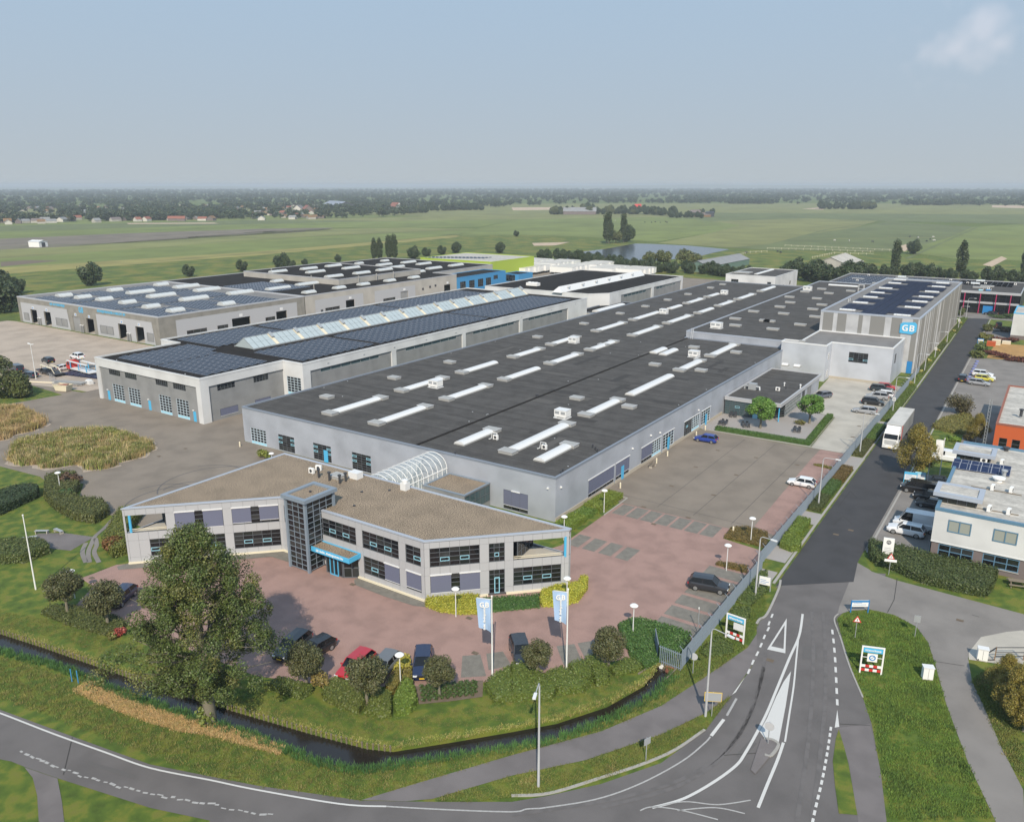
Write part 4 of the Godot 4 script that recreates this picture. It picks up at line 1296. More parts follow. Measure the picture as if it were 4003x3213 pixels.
func office() -> void:
	var h := 7.35
	var p := [Vector2(-37.1, 40.3), Vector2(-24.1, 27.1), Vector2(-0.7, 27.1), Vector2(11.0, 15.4), Vector2(11.0, 15.0), Vector2(-37.2, 15.0)]
	var t := thing("office_building", "angular grey two-storey office with gravel roof, dark tower and blue entrance canopy", "building", Vector3(-14, 0, 22))
	roof(t, p, h, M.gravel, M.trim, 0.12, 0.3)
	var rows := [0.25, 0.85, 3.05, 4.1, 6.35, h - 0.22]
	# left wing, cut away at its tip for a roofed balcony
	var f := face(p[0], p[1])
	var lw := [R(2.7, 0.85, 2.15, 2.2), R(5.9, 0.85, 5.65, 2.2), R(12.6, 0.85, 5.65, 2.2), R(5.9, 4.1, 5.65, 2.25), R(12.6, 4.1, 5.65, 2.25)]
	var gap := R(0.25, 4.1, 4.6, 2.25)
	wall(t, f, 0, h - 0.06, lw + [gap], M.joint, 0.16)
	clad(t, f, cuts(lw + [gap], f.l, 1.28), rows, lw + [gap], M.pale_panel)
	win(t, f, lw[0], 2, 4, {"sash": [[0, 1]]})
	win(t, f, lw[1], 5, 4, {"sash": [[1, 1], [3, 1]]})
	win(t, f, lw[2], 5, 4, {"sash": [[1, 1], [3, 1]]})
	win(t, f, lw[3], 5, 4)
	win(t, f, lw[4], 5, 4)
	blind(t, f, R(5.92, 4.1, 2.3, 2.2))
	blind(t, f, R(9.2, 4.1, 2.3, 2.2))
	blind(t, f, R(12.62, 4.1, 2.25, 2.2), 0.2)
	blind(t, f, R(15.9, 4.1, 2.3, 2.2), 0.38)
	# middle
	f = face(p[1], p[2])
	var mw := [R(0.6, 4.15, 1.1, 2.2), R(0.8, 0.9, 1.1, 2.2), R(7.4, 4.15, 5.6, 2.2), R(14.05, 4.15, 5.6, 2.2), R(20.7, 4.15, 2.2, 2.2), R(14.1, 0.9, 5.6, 2.2), R(20.7, 0.9, 2.2, 2.2)]
	var door := R(7.7, 0.0, 5.4, 3.1)
	var tower := R(4.1, 0.0, 3.1, 7.4)
	wall(t, f, 0, h - 0.06, mw + [door, tower], M.joint, 0.16)
	clad(t, f, cuts(mw + [door, tower], f.l, 1.15), [0.25, 0.9, 3.1, 4.15, 6.35, h - 0.22], mw + [door, tower], M.pale_panel)
	win(t, f, mw[0], 1, 4, {"sash": [[0, 1]]})
	win(t, f, mw[1], 1, 4, {"sash": [[0, 1]]})
	win(t, f, mw[2], 5, 4, {"sash": [[1, 1], [3, 1]]})
	win(t, f, mw[3], 5, 4, {"sash": [[1, 1], [3, 1]]})
	win(t, f, mw[4], 2, 4, {"sash": [[1, 1]]})
	win(t, f, mw[5], 5, 4, {"sash": [[1, 1]]})
	win(t, f, mw[6], 2, 4)
	blind(t, f, R(17.4, 0.9, 2.25, 2.2), 0.15)
	blind(t, f, R(20.72, 0.9, 2.15, 2.2), 0.25)
	# right wing
	f = face(p[2], p[3])
	var rw := [R(0.6, 4.15, 5.6, 2.25), R(7.25, 4.15, 1.8, 2.25), R(0.62, 0.95, 5.6, 2.2), R(7.25, 0.2, 1.8, 2.95), R(10.05, 0.95, 5.6, 2.2)]
	gap = R(10.05, 4.15, 6.0, 2.25)
	wall(t, f, 0, h - 0.06, rw + [gap], M.joint, 0.16)
	clad(t, f, cuts(rw + [gap], f.l, 1.2), [0.25, 0.95, 3.15, 4.15, 6.4, h - 0.22], rw + [gap], M.pale_panel)
	win(t, f, rw[0], 5, 4, {"sash": [[1, 1], [3, 1]]})
	win(t, f, rw[1], 3, 4, {"sash": [[1, 1]]})
	win(t, f, rw[2], 5, 4)
	win(t, f, rw[4], 5, 4, {"sash": [[1, 1], [3, 1]]})
	win(t, f, rw[3], 3, 5)
	var dr := B.new()
	for u in [7.9, 8.42]:
		dr.obox(at(f, u, 1.2, -0.02), Vector3(0.09, 1.95, 0.08), f.bs)
	for v in [0.27, 2.13]:
		dr.obox(at(f, 8.16, v, -0.02), Vector3(0.43, 0.09, 0.075), f.bs)
	wp(t, "side_door_frame", dr, M.cyan_pale)
	blind(t, f, R(0.64, 0.95, 2.3, 2.15))
	blind(t, f, R(3.92, 0.95, 2.3, 2.15))
	# back walls and balcony floors; the tips stay open above the parapet
	wall(t, face(p[5], p[0]), 0, 4.1, [], M.hall)
	wall(t, face(p[4], p[5]), 0, h - 0.06, [R(0.05, 4.2, 5.2, 2.2)], M.hall)
	var bb := B.new()
	wall_shape(bb, face(p[5], p[0]), 4.1, h - 0.06, [R(20.2, 4.12, 4.9, 2.2)], 0.16)
	wp(t, "wall", bb, M.hall)
	for q in [[[Vector2(-37.0, 40.0), Vector2(-33.6, 36.6), Vector2(-37.0, 35.2)], face(Vector2(-37.0, 35.2), Vector2(-33.6, 36.6))], [[Vector2(6.6, 19.5), Vector2(10.8, 15.3), Vector2(6.0, 15.2)], face(Vector2(6.6, 19.5), Vector2(6.0, 15.2))]]:
		var fl := B.new()
		fl.prism(q[0], 3.7, 3.95)
		wp(t, "balcony_floor", fl, M.concrete)
		var g: Dictionary = q[1]
		if g.z.dot(v3(q[0][1] if g.o.x > 0 else q[0][0]) - g.o) < 0:
			g = face(Vector2(g.o.x, g.o.z) + Vector2(g.x.x, g.x.z) * g.l, Vector2(g.o.x, g.o.z))
		win(t, g, R(0.05, 4.0, g.l - 0.1, 2.6), 4, 3, {"inset": 0.0, "called": "balcony_glazing"})
		var cl := B.new()
		cl.flat(q[0], 6.42, false)
		wp(t, "balcony_ceiling", cl, M.pale_panel)
	for c in [Vector3(-36.7, 4.0, 39.7), Vector3(10.65, 4.0, 15.65)]:
		var b := B.new()
		b.tube([c, c + UP * 2.5], 0.17, 0.17, 10)
		wp(t, "column", b, M.cyan)
	for q in [[face(p[0], p[1]), 0.5, 4.8], [face(p[2], p[3]), 10.1, 15.7]]:
		for v in [4.28, 4.5]:
			var b := B.new()
			b.obox(at(q[0], (q[1] + q[2]) / 2, v, -0.12), Vector3(q[2] - q[1], 0.06, 0.06), q[0].bs)
			wp(t, "railing", b, M.cream)
	var pl := B.new()
	for s in [[p[0], p[1], 0.0, 18.5], [p[1], p[2], 0.0, 4.0], [p[1], p[2], 13.2, 23.4], [p[2], p[3], 0.0, 7.1], [p[2], p[3], 9.2, 16.5]]:
		var g := face(s[0], s[1])
		pl.obox(at(g, (s[2] + s[3]) / 2, 0.12, 0.1), Vector3(s[3] - s[2], 0.25, 0.28), g.bs)
	wp(t, "plinth", pl, M.cream)
	# stair tower, all glass
	var tp := [Vector2(-20.0, 29.6), Vector2(-16.7, 29.6), Vector2(-16.7, 25.1), Vector2(-20.0, 25.1)]
	for i in 4:
		var g := face(tp[i], tp[(i + 1) % 4])
		var y0 := 0.2 if i == 0 else (0.2 if i == 1 else 7.0)
		win(t, g, R(0.16, y0, g.l - 0.32, 9.0 - y0), 3 if i != 1 else 4, 13 if i < 2 else 3, {"inset": 0.0, "called": "tower_glazing", "frame": M.tower_trim, "bar": 0.06})
		var b := B.new()
		b.obox(at(g, 0, 4.6, 0), Vector3(0.32, 9.2, 0.32), g.bs)
		wp(t, "tower_post", b, M.tower_trim)
	var cap := [Vector2(-20.4, 30.0), Vector2(-16.3, 30.0), Vector2(-16.3, 24.7), Vector2(-20.4, 24.7)]
	var tr := B.new()
	tr.ring(cap, inset(cap, 0.55), 9.05, 9.5)
	wp(t, "tower_cornice", tr, M.tower_trim)
	tr = B.new()
	tr.prism(inset(cap, 0.5), 9.0, 9.3)
	wp(t, "tower_roof", tr, M.gravel)
	# entrance: glazed lobby under the canopy
	var lob := [Vector2(-16.5, 27.0), Vector2(-15.2, 28.2), Vector2(-12.4, 28.2), Vector2(-10.7, 27.0)]
	for i in 3:
		var g := face(lob[i], lob[i + 1])
		win(t, g, R(0.03, 0.05, g.l - 0.06, 2.55), [2, 4, 2][i], [1, 1, 2][i], {"inset": 0.0, "called": "entrance_glazing", "bar": 0.1})
	var g1 := face(lob[1], lob[2])
	var ed := B.new()
	for u in [0.75, 1.4, 2.05]:
		ed.obox(at(g1, u, 1.1, 0.1), Vector3(0.1, 2.15, 0.08), g1.bs)
	ed.obox(at(g1, 1.4, 0.06, 0.1), Vector3(1.4, 0.1, 0.075), g1.bs)
	wp(t, "entrance_door", ed, M.cyan)
	var can := [Vector2(-16.9, 29.1), Vector2(-10.4, 29.1), Vector2(-10.4, 27.16), Vector2(-16.9, 27.16)]
	var cb := B.new()
	cb.ring(can, inset(can, 0.12), 2.75, 3.35)
	cb.flat(can, 2.76, false)
	var co := wp(t, "canopy", cb, M.cyan)
	cb = B.new()
	cb.prism(inset(can, 0.1), 3.0, 3.25)
	part(co, "canopy_gravel", cb.mesh(), M.gravel)
	lettering(co, "letters", "GB", face(can[0], can[1]), 1.25, 3.05, 0.3, 0.42, 0.0, M.white)
	lettering(co, "letters", "Gebr. Bodegraven bv", face(can[0], can[1]), 3.6, 3.04, 0.4, 3.9, 0.0, M.white)
	# on the roof
	condenser(t, Q(-27.53, 7.2, 18.65))
	condenser(t, Q(-27.61, 7.2, 17.28), 0.3)
	for q in [[530,1010,0.16,1.1], [620,1030,0.1,1.1], [707,1055,0.15,1.2], [757,1042,0.17,1.2]]:
		pass
	for q in [Q(-25.51, 7.2, 19.25), Q(-23.49, 7.2, 19.25), Q(-21.55, 7.2, 19.27), Q(-21.47, 7.2, 18.27)]:
		pipe(t, q, 0.15, 1.15, M.dark_metal)
	hatch(t, Q(-23.46, 7.2, 17.87), 1.7, 1.4)
	var box := B.new()
	var c0: Vector3 = Q(-21.39, 7.2, 16.48)
	box.box(c0 + Vector3(-0.8, 0, -0.6), c0 + Vector3(0.8, 0.9, 0.6))
	wp(t, "roof_box", box, M.white_metal)
	c0 = Q(-12.99, 7.2, 16.11)
	box = B.new()
	box.box(c0 + Vector3(-0.45, 0, -0.45), c0 + Vector3(0.45, 1.0, 0.45))
	box.lathe([Vector2(0.45, 1.0), Vector2(0.45, 1.35), Vector2(0, 1.5)], c0, 10)
	wp(t, "roof_fan", box, M.white_metal)
	for q in [Q(-14.39, 7.2, 17.56), Q(-14.46, 7.2, 23.83), Q(-16.96, 7.2, 19.93)]:
		pipe(t, q, 0.18, 0.15, M.dark_metal, false)
	pipe(t, Vector3(-18.3, 9.3, 27.2), 0.15, 0.2, M.dark_metal, false)

func glass_walkway() -> void: # the vaulted glass corridor between office and hall
	var t := thing("glass_walkway", "white framed glass walkway with arched roof linking office and hall", "walkway", Vector3(-20.5, 0, 7))
	var x0 := -23.6
	var x1 := -18.6
	var ys := 4.4
	var arcs := []
	for k in 13:
		var a := PI * k / 12
		arcs.append(Vector3((x0 + x1) / 2 - cos(a) * (x1 - x0) / 2, ys + sin(a) * 2.1, 0))
	for i in 14:
		var z := 0.5 + i * 1.08
		var b := B.new()
		b.tube(arcs.map(func(p): return p + Vector3(0, 0, z)), 0.05, 0.05, 5)
		for x in [x0, x1]:
			b.bar(Vector3(x, 0.1, z), Vector3(x, ys, z), 0.1)
		wp(t, "arch", b, M.white)
		if i < 13:
			for k in 12:
				var g := B.new()
				g.quad(arcs[k] + Vector3(0, 0, z + 0.05), arcs[k + 1] + Vector3(0, 0, z + 0.05), arcs[k + 1] + Vector3(0, 0, z + 1.03), arcs[k] + Vector3(0, 0, z + 1.03))
				wp(t, "roof_pane", g, M.clear)
			for x in [x0, x1]:
				var g := B.new()
				g.box(Vector3(x - 0.015, 0.2, z + 0.08), Vector3(x + 0.015, ys - 0.05, z + 1.0))
				wp(t, "side_pane", g, M.clear)
	var r := B.new()
	for x in [x0, x1]:
		for y in [0.1, 2.5, ys]:
			r.bar(Vector3(x, y, 0.4), Vector3(x, y, 14.6), 0.12)
	wp(t, "rail", r, M.white)
	var fl := B.new()
	fl.box(Vector3(x0, 0.02, 0.3), Vector3(x1, 0.12, 14.8))
	wp(t, "floor", fl, M.slabs)
	# small gravel-roofed link with a glazed side
	var lk := rect(-18.4, -11.0, 6.2, 0.12)
	var l := thing("link_room", "small gravel-roofed link room tucked between glass walkway and hall", "building", Vector3(-15, 0, 3))
	roof(l, lk, 3.6, M.gravel, M.tower_trim, 0.12, 0.25)
	wall(l, face(lk[0], lk[1]), 0, 3.4, [], M.grey_wall)
	var f := face(lk[1], lk[2])
	wall(l, f, 0, 0.9, [], M.grey_wall)
	win(l, f, R(0.05, 0.9, f.l - 0.1, 2.4), 5, 2, {"inset": 0.0, "glass": M.glass_teal})
	var b := B.new()
	for k in 3: # hoops of the bicycle stand behind the office
		pass
	for k in 3:
		var rack := B.new()
		rack.tube([Vector3(-0.5, 0, 0), Vector3(-0.4, 0.7, 0), Vector3(0, 0.95, 0), Vector3(0.4, 0.7, 0), Vector3(0.5, 0, 0)], 0.035, 0.035, 5)
		single("bicycle_hoop", rack, M.galv, Vector3(2.2 + k * 1.6, 0.03, 9.5), "steel hoop of the bicycle stand behind the office's right wing", "bicycle stand", "bicycle hoops behind the office")

func right_buildings() -> void:
	# white and brick office by the street
	var poly := rect(44.6, 78, -16.1, -48.2)
	var t := thing("white_brick_office", "white corrugated office above brick ground floor with blue-trimmed flat roof", "building", Vector3(60, 0, -32))
	roof(t, poly, 7.0, M.membrane, M.frame_blue, 0.3, 0.35)
	var f := face(poly[0], poly[1])
	var up := [R(1.6, 4.2, 2.5, 1.55), R(6.4, 4.2, 2.5, 1.55), R(11.4, 4.2, 2.5, 1.55), R(16.4, 4.2, 2.5, 1.55)]
	wall(t, f, 2.6, 6.94, up, M.white_wall)
	var lo := [R(0.8, 0.75, 3.8, 1.6), R(5.6, 0.75, 3.8, 1.6), R(10.4, 0.75, 3.8, 1.6), R(15.2, 0.75, 3.8, 1.6)]
	var g := face(poly[0] + Vector2(0.12, -0.12), poly[1] + Vector2(0, -0.12))
	wall(t, g, 0, 2.62, lo, M.brick)
	slab(t, "cladding_foot", f, R(0, 2.52, 33.4, 0.12), 0.05, 0.2, M.white_metal)
	for r in up:
		win(t, f, r, 2, 1, {"frame": M.frame_blue, "glass": M.pale_blind if r.position.x < 10 else M.glass, "inset": 0.02, "bar": 0.12})
	for r in lo:
		var w := win(t, g, r, 3, 2, {"frame": M.frame_blue, "inset": -0.05, "bar": 0.1})
		slab(w, "sill", g, R(r.position.x - 0.1, r.position.y - 0.1, r.size.x + 0.2, 0.1), 0.12, 0.25, M.kerb)
	for i in [1, 2]:
		wall(t, face(poly[i], poly[(i + 1) % 4]), 0, 6.94, [], M.white_wall)
	var l := face(poly[3], poly[0])
	wall(t, l, 0, 6.94, [R(2.0, 0.3, 6, 2.4), R(12.0, 0.3, 6, 2.4), R(22.0, 0.3, 6, 2.4)], M.frame_blue)
	for u in [2.0, 12.0, 22.0]:
		win(t, l, R(u, 0.3, 6, 2.4), 4, 2)
	for z in [[-18.6, -23.1], [-38.4, -42.9]]: # the two raised lanterns
		var lp := rect(43.9, 49.3, z[0], z[1])
		for i in 4:
			var q := face(inset(lp, 0.6)[i], inset(lp, 0.6)[(i + 1) % 4])
			win(t, q, R(0.02, 6.6, q.l - 0.04, 1.0), 4, 1, {"inset": 0.0, "called": "lantern_glazing"})
		var b := B.new()
		b.ring(lp, inset(lp, 0.6), 7.6, 8.1)
		b.flat(lp, 7.6, false)
		wp(t, "lantern_fascia", b, M.trim)
		b = B.new()
		b.prism(inset(lp, 0.55), 7.62, 7.95)
		wp(t, "lantern_roof", b, M.membrane)
	for q in [Q(49.87, 7, -27.42), Q(51.94, 7, -27.7), Q(50.09, 7, -18.96), Q(52.13, 7, -19.17), Q(50.16, 7, -39.62)]:
		condenser(t, Vector3(q.x, 6.7, q.z), 1.4)
	condenser(t, Q(47.95, 6.8, -38.66), 0.0)
	pipe(t, Q(50.76, 6.7, -33.64), 0.25, 1.0, M.galv)
	pipe(t, Q(50.28, 6.7, -31.64), 0.5, 0.5, M.white)
	pipe(t, Q(50.27, 6.7, -47.19), 0.3, 0.5, M.dark_metal)
	for q in [[Q(47.44, 7, -27.38), Q(53.16, 7, -27.21)], [Q(48.84, 7, -19.31), Q(53.19, 7, -19.49)]]:
		var b := B.new()
		b.tube([Vector3(q[0].x, 6.78, q[0].z), Vector3(q[1].x, 6.78, q[1].z)], 0.06, 0.06, 5)
		wp(t, "roof_pipe", b, M.timber)
	var spots := []
	for i in 5:
		var c: Vector3 = [Q(45.29, 7, -35.55), Q(46.57, 7, -35.62), Q(47.9, 7, -35.73), Q(49.15, 7, -35.8), Q(50.45, 7, -35.91)][i]
		for k in 4:
			spots.append(Transform3D(Basis(Vector3.RIGHT, 0.3), Vector3(c.x - 0.45 + (k % 2) * 0.95, 7.05, c.z - 0.8 + (k / 2) * 1.7)))
	for i in 3:
		for j in 5:
			spots.append(Transform3D(Basis(Vector3.RIGHT, 0.2), Vector3(54.4 + i * 1.05, 6.95, -32.8 - j * 1.75)))
	panels(t, spots, Vector3(0.95, 0.05, 1.6), M.panel_blue)
	# orange building
	poly = rect(47.8, 72, -66.3, -99)
	var ow := [R(0.8, 1.8, 1.2, 1.7), R(2.7, 1.8, 1.2, 1.7), R(4.8, 1.8, 1.2, 1.7)]
	t = hall("orange_building", "orange-fronted building with pale stained flat roof beside the lattice mast", poly, 6.0, M.orange, M.membrane, M.tile_red, {0: ow})
	for r in ow:
		win(t, face(poly[0], poly[1]), r, 1, 2)
	pipe(t, Q(51.06, 6, -73.28), 0.25, 1.2, M.dark_metal)
	var m := thing("lattice_mast", "thin galvanised lattice mast standing at the corner of the orange building", "mast", Vector3(46.6, 0, -63.5))
	var legs := []
	for k in 3:
		legs.append(Vector3(cos(k * TAU / 3), 0, sin(k * TAU / 3)) * 0.25)
	for k in 3:
		var b := B.new()
		b.bar(legs[k], legs[k] + UP * 10.5, 0.05)
		part(m, "leg", b.mesh(), M.galv)
	var br := B.new()
	for j in 18:
		for k in 3:
			br.bar(legs[k] + UP * j * 0.58, legs[(k + 1) % 3] + UP * (j + 1) * 0.58, 0.03)
	part(m, "bracing", br.mesh(), M.galv)
	# blue-rimmed white building farther up
	poly = rect(43.4, 70, -196.5, -214)
	t = hall("blue_rimmed_block", "white block with bright blue roof edge near the end of the street", poly, 8.0, M.white_wall, M.membrane, M.cyan)
	slab(t, "brick_base", face(poly[0], poly[1]), R(0, 0, 26.6, 1.2), 0.1, 0.08, M.brick)
	slab(t, "blue_side", face(poly[3], poly[0]), R(0.2, 0.2, 17, 7.2), 0.08, 0.06, M.blue_paint)

# ---------------------------------------------------------------- ground, water, roads
var ditch_far := []
var ditch_near := []

func kerb(p: Array, w := 0.2, h := 0.12, y := 0.0) -> void:
	var b := B.new()
	for i in p.size() - 1:
		var d: Vector2 = (p[i + 1] - p[i]).normalized()
		b.obox(v3((p[i] + p[i + 1]) / 2, y + h / 2), Vector3(p[i].distance_to(p[i + 1]) + 0.02, h, w), Basis(v3(d), UP, Vector3(-d.y, 0, d.x)))
	struct("kerb", b, M.kerb)

func dashes(p: Array, w: float, on: float, off: float, y: float, m: Material) -> void:
	var b := B.new()
	for q in along(p, on + off):
		ribbon(b, [q[0], q[0] + q[1] * on], w, y)
	struct("road_marking", b, m)

func line(p: Array, w: float, y: float, m: Material) -> void:
	var b := B.new()
	ribbon(b, p, w, y)
	struct("road_marking", b, m)

var paved := []

func paving(called: String, poly: Array, y: float, m: Material) -> void: # a hard surface on which nothing grows
	sheet(called, poly, y, m)
	paved.append(PackedVector2Array(poly))

func terrain() -> void:
	ditch_far = L([-420, 95, -120, 66.5, -34.08, 56.6, -27.37, 55.39, -15.48, 53.56, -9, 52.51, -0.46, 50.76, 5.42, 49.51, 10.55, 48.28, 12.68, 47.3, 15.91, 43.76, 19.44, 39.73, 22.09, 36.61, 24.7, 32.03, 26.15, 27.2, 25.86, 23.66])
	ditch_near = L([-420, 97.6, -120, 69.1, -30.57, 58.21, -22.73, 56.31, -12.13, 55.03, -3.64, 53.52, 1.6, 52.44, 8.12, 51.69, 11.5, 50.81, 12.74, 49.87, 17.07, 45.24, 20.63, 41.5, 23.17, 38.42, 25.7, 33.68, 27.55, 27.95, 27.7, 23.95])
	ditch_near = ditch_near.map(func(p): return p + Vector2(0.32, 0.5))
	var g := B.new()
	var e := 420.0
	var north := ditch_far.duplicate()
	north.append_array([(ditch_far[-1] + ditch_near[-1]) / 2 + Vector2(0, -0.4), Vector2(e, 23.0), Vector2(e, -e), Vector2(-e, -e)])
	var south := ditch_near.duplicate()
	south.append_array([(ditch_far[-1] + ditch_near[-1]) / 2 + Vector2(0, -0.4), Vector2(e, 23.0), Vector2(e, e), Vector2(-e, e)])
	g.flat(north, 0.0)
	g.flat(south, 0.0)
	# banks
	var wf := ditch_far.map(func(p): return p + Vector2(0.06, 0.16))
	var wn := ditch_near.map(func(p): return p + Vector2(-0.22, -0.36))
	wn[-1] = ditch_near[-1] + Vector2(-0.15, 0.3)
	for i in ditch_far.size() - 1:
		g.upward(v3(ditch_far[i + 1]), v3(ditch_far[i]), v3(wf[i], -0.75), v3(wf[i + 1], -0.75))
		g.upward(v3(ditch_near[i]), v3(ditch_near[i + 1]), v3(wn[i + 1], -0.75), v3(wn[i], -0.75))
	var far := 14000.0
	g.quad(Vector3(-far, 0, -e), Vector3(far, 0, -e), Vector3(far, 0, -far), Vector3(-far, 0, -far))
	g.quad(Vector3(-far, 0, 3000), Vector3(far, 0, 3000), Vector3(far, 0, e), Vector3(-far, 0, e))
	g.quad(Vector3(-far, 0, e), Vector3(-e, 0, e), Vector3(-e, 0, -e), Vector3(-far, 0, -e))
	g.quad(Vector3(e, 0, e), Vector3(far, 0, e), Vector3(far, 0, -e), Vector3(e, 0, -e))
	struct("ground", g, M.grass)
	var w := B.new()
	for i in ditch_far.size() - 1:
		w.upward(v3(ditch_far[i] + Vector2(-0.3, -0.3), -0.5), v3(ditch_near[i] + Vector2(0.3, 0.3), -0.5), v3(ditch_near[i + 1] + Vector2(0.3, 0.3), -0.5), v3(ditch_far[i + 1] + Vector2(-0.3, -0.3), -0.5))
	struct("ditch_water", w, M.ditch)
	var back := ditch_near.duplicate()
	back.reverse()
	paved.append(PackedVector2Array(ditch_far + back))

func fields() -> void:
	var y := 0.06
	sheet("meadow", L([-420, -60, -2600, 60, -2600, -420, -1250, -480, -407.3, -114.96, -392, -268.1, -408.5, -505.7, -370.2, -557.7, -282.2, -534.5, -159.7, -488.8, -79.85, -516.2, 35.14, -468.2, 66.77, -401.8, 250, -300, 45, -296, 45, -330, -24, -300, -110, -300, -245, -290, -246, -40]), y, M.meadow)
	sheet("field", L([-418, -76.01, -407.3, -114.96, -392, -268.1, -400, -494.7, -420.9, -532.7, -417.8, -289.1, -444.9, -132.2, -465.3, -93.4]), y + 0.02, M.field_c)
	sheet("field", L([-465.3, -93.4, -444.9, -132.2, -417.8, -289.1, -424.7, -530.2, -468.9, -625.1, -521.7, -373.6, -506.7, -160.7, -519.4, -113.3]), y + 0.02, M.field_a)
	sheet("field", L([-519.4, -113.3, -506.7, -160.7, -521.7, -373.6, -512.5, -453.2, -468.9, -625.1, -545.3, -597.8, -608, -531.7, -622.5, -455.8, -576.9, -236.8, -599.3, -142.7]), y + 0.02, M.field_b)
	sheet("field", L([-599.3, -142.7, -576.9, -236.8, -577, -418.7, -582.8, -514.5, -614.2, -551.5, -667, -492, -706, -359.9, -723.5, -188.4]), y + 0.02, M.field_d)
	sheet("field", L([-723.5, -188.4, -706, -359.9, -667, -492, -614.2, -551.5, -545.3, -597.8, -492.9, -658.1, -572.7, -855.5, -687.4, -705.7, -755.7, -564.2, -836.2, -312.2, -850.4, -235.1]), y + 0.02, M.field_a)
	sheet("field", L([-850.4, -235.1, -836.2, -312.2, -755.7, -564.2, -687.4, -705.7, -856.2, -646, -961.3, -369.6, -1002.1, -290.9]), y + 0.02, M.field_e)
	sheet("field", L([-1002.1, -290.9, -961.3, -369.6, -856.2, -646, -754.2, -882.1, -1113.4, -855.4, -1231.6, -493.9, -1214.5, -369]), y + 0.02, M.field_a)
	sheet("field", L([-741.8, -867.3, -856.2, -646, -687.4, -705.7, -572.7, -855.5, -440.4, -1047.3, -451.2, -1270.3, -733.9, -1278, -938.5, -1104.5, -1113.4, -855.4]), y + 0.02, M.field_b)
	sheet("field", L([-572.7, -855.5, -480.7, -641.2, -412.9, -511.3, -370.2, -557.7, -297.8, -563.4, -225.9, -536.4, -236.6, -694.8, -265.3, -864.8, -330.2, -945.8, -440.4, -1047.3]), y + 0.02, M.field_a)
	sheet("field", L([-330.2, -945.8, -265.3, -864.8, -236.6, -694.8, -219.7, -527, -153, -510.1, -138.6, -581.5, -150.6, -714.4, -140.2, -870, -154.4, -1081.3, -252.8, -1109.9]), y + 0.02, M.field_b)
	sheet("field", L([-138.6, -581.5, -153, -510.1, -122.54, -503.1, -84.69, -523.3, -41.07, -542.3, -33.33, -741.1, -34.58, -966.1, -141.3, -1072.7, -140.2, -870, -150.6, -714.4]), y + 0.025, M.field_e)
	sheet("field", L([-41.07, -542.3, -3.78, -498.6, 33.6, -503.7, 91.75, -524, 118.35, -1043.8, 8.65, -1077.8, -34.58, -966.1, -33.33, -741.1]), y + 0.025, M.field_a)
	sheet("field", L([-451.2, -1270.3, -440.4, -1047.3, -330.2, -945.8, -252.8, -1109.9, -141.3, -1072.7, 8.65, -1077.8, 118.35, -1043.8, 140.9, -1483.6, -7.86, -1457.6, -240.2, -1354.9]), y + 0.02, M.field_e)
	sheet("field", L([-938.5, -1104.5, -733.9, -1278, -451.2, -1270.3, -240.2, -1354.9, -7.86, -1457.6, 140.9, -1483.6, 185.2, -2350.6, -516, -2128.5, -1097.9, -1670.4, -1199.9, -1419.9]), y + 0.02, M.field_b)
	sheet("field", L([-1266.2, -334.2, -1231.6, -493.9, -1113.4, -855.4, -938.5, -1104.5, -1199.9, -1419.9, -1460, -1137.6, -1929.2, -551.2]), y + 0.02, M.field_b)
	for q in [L([-919.8, -1356.3, -812.1, -1474.7, -719, -1325.4, -806.7, -1193]), L([-385.6, -1588.5, -386.4, -1760.8, -334.9, -1546.1]), L([-303.9, -470.4, -284.1, -497.3, -274.3, -458.2, -285.4, -444.7]), L([-909.4, -491.2, -830.8, -559.7, -804.1, -546.6, -883.4, -478.3]), L([14.99, -461.6, 19.96, -536, 24.25, -517.5, 20.55, -451.6]), L([-51.81, -589.7, -49.8, -654.7, -41.5, -620.9, -39.68, -543.2]), L([-83.92, -1918.1, 33.3, -1870, 29.68, -2138.6, -101.03, -2158.3])]:
		sheet("bare_soil", q, y + 0.05, M.sand)
	sheet("mown_stubble", L([-482.2, -149.4, -481.2, -165.6, -462, -174.6, -455.2, -152.8, -450.7, -134.9]), y + 0.05, M.soil)
	# ditches and tracks between the fields
	for q in [L([-615.7, -210.8, -569.8, -298.5, -610.3, -507.1]), L([-138.4, -549.5, -156.5, -812.1, -144, -1088.3]), L([-28.8, -481.8, -30.17, -969.1]), L([-626.8, -496, -533.6, -526, -421.9, -523]), L([-214.9, -1058.6, 8.02, -1092.3]), L([-378.5, -1349.2, -5.74, -1409]), L([-760.9, -277.5, -726.9, -540.7]), L([-455.8, -1082.6, -711.4, -1330.5]), L([-153, -510.1, -39.65, -533.2])]:
		var b := B.new()
		var d: float = CAM.distance_to(v3(q[0]))
		ribbon(b, q, clampf(d / 220.0, 1.5, 12.0), y + 0.06)
		struct("field_ditch", b, M.field_e)
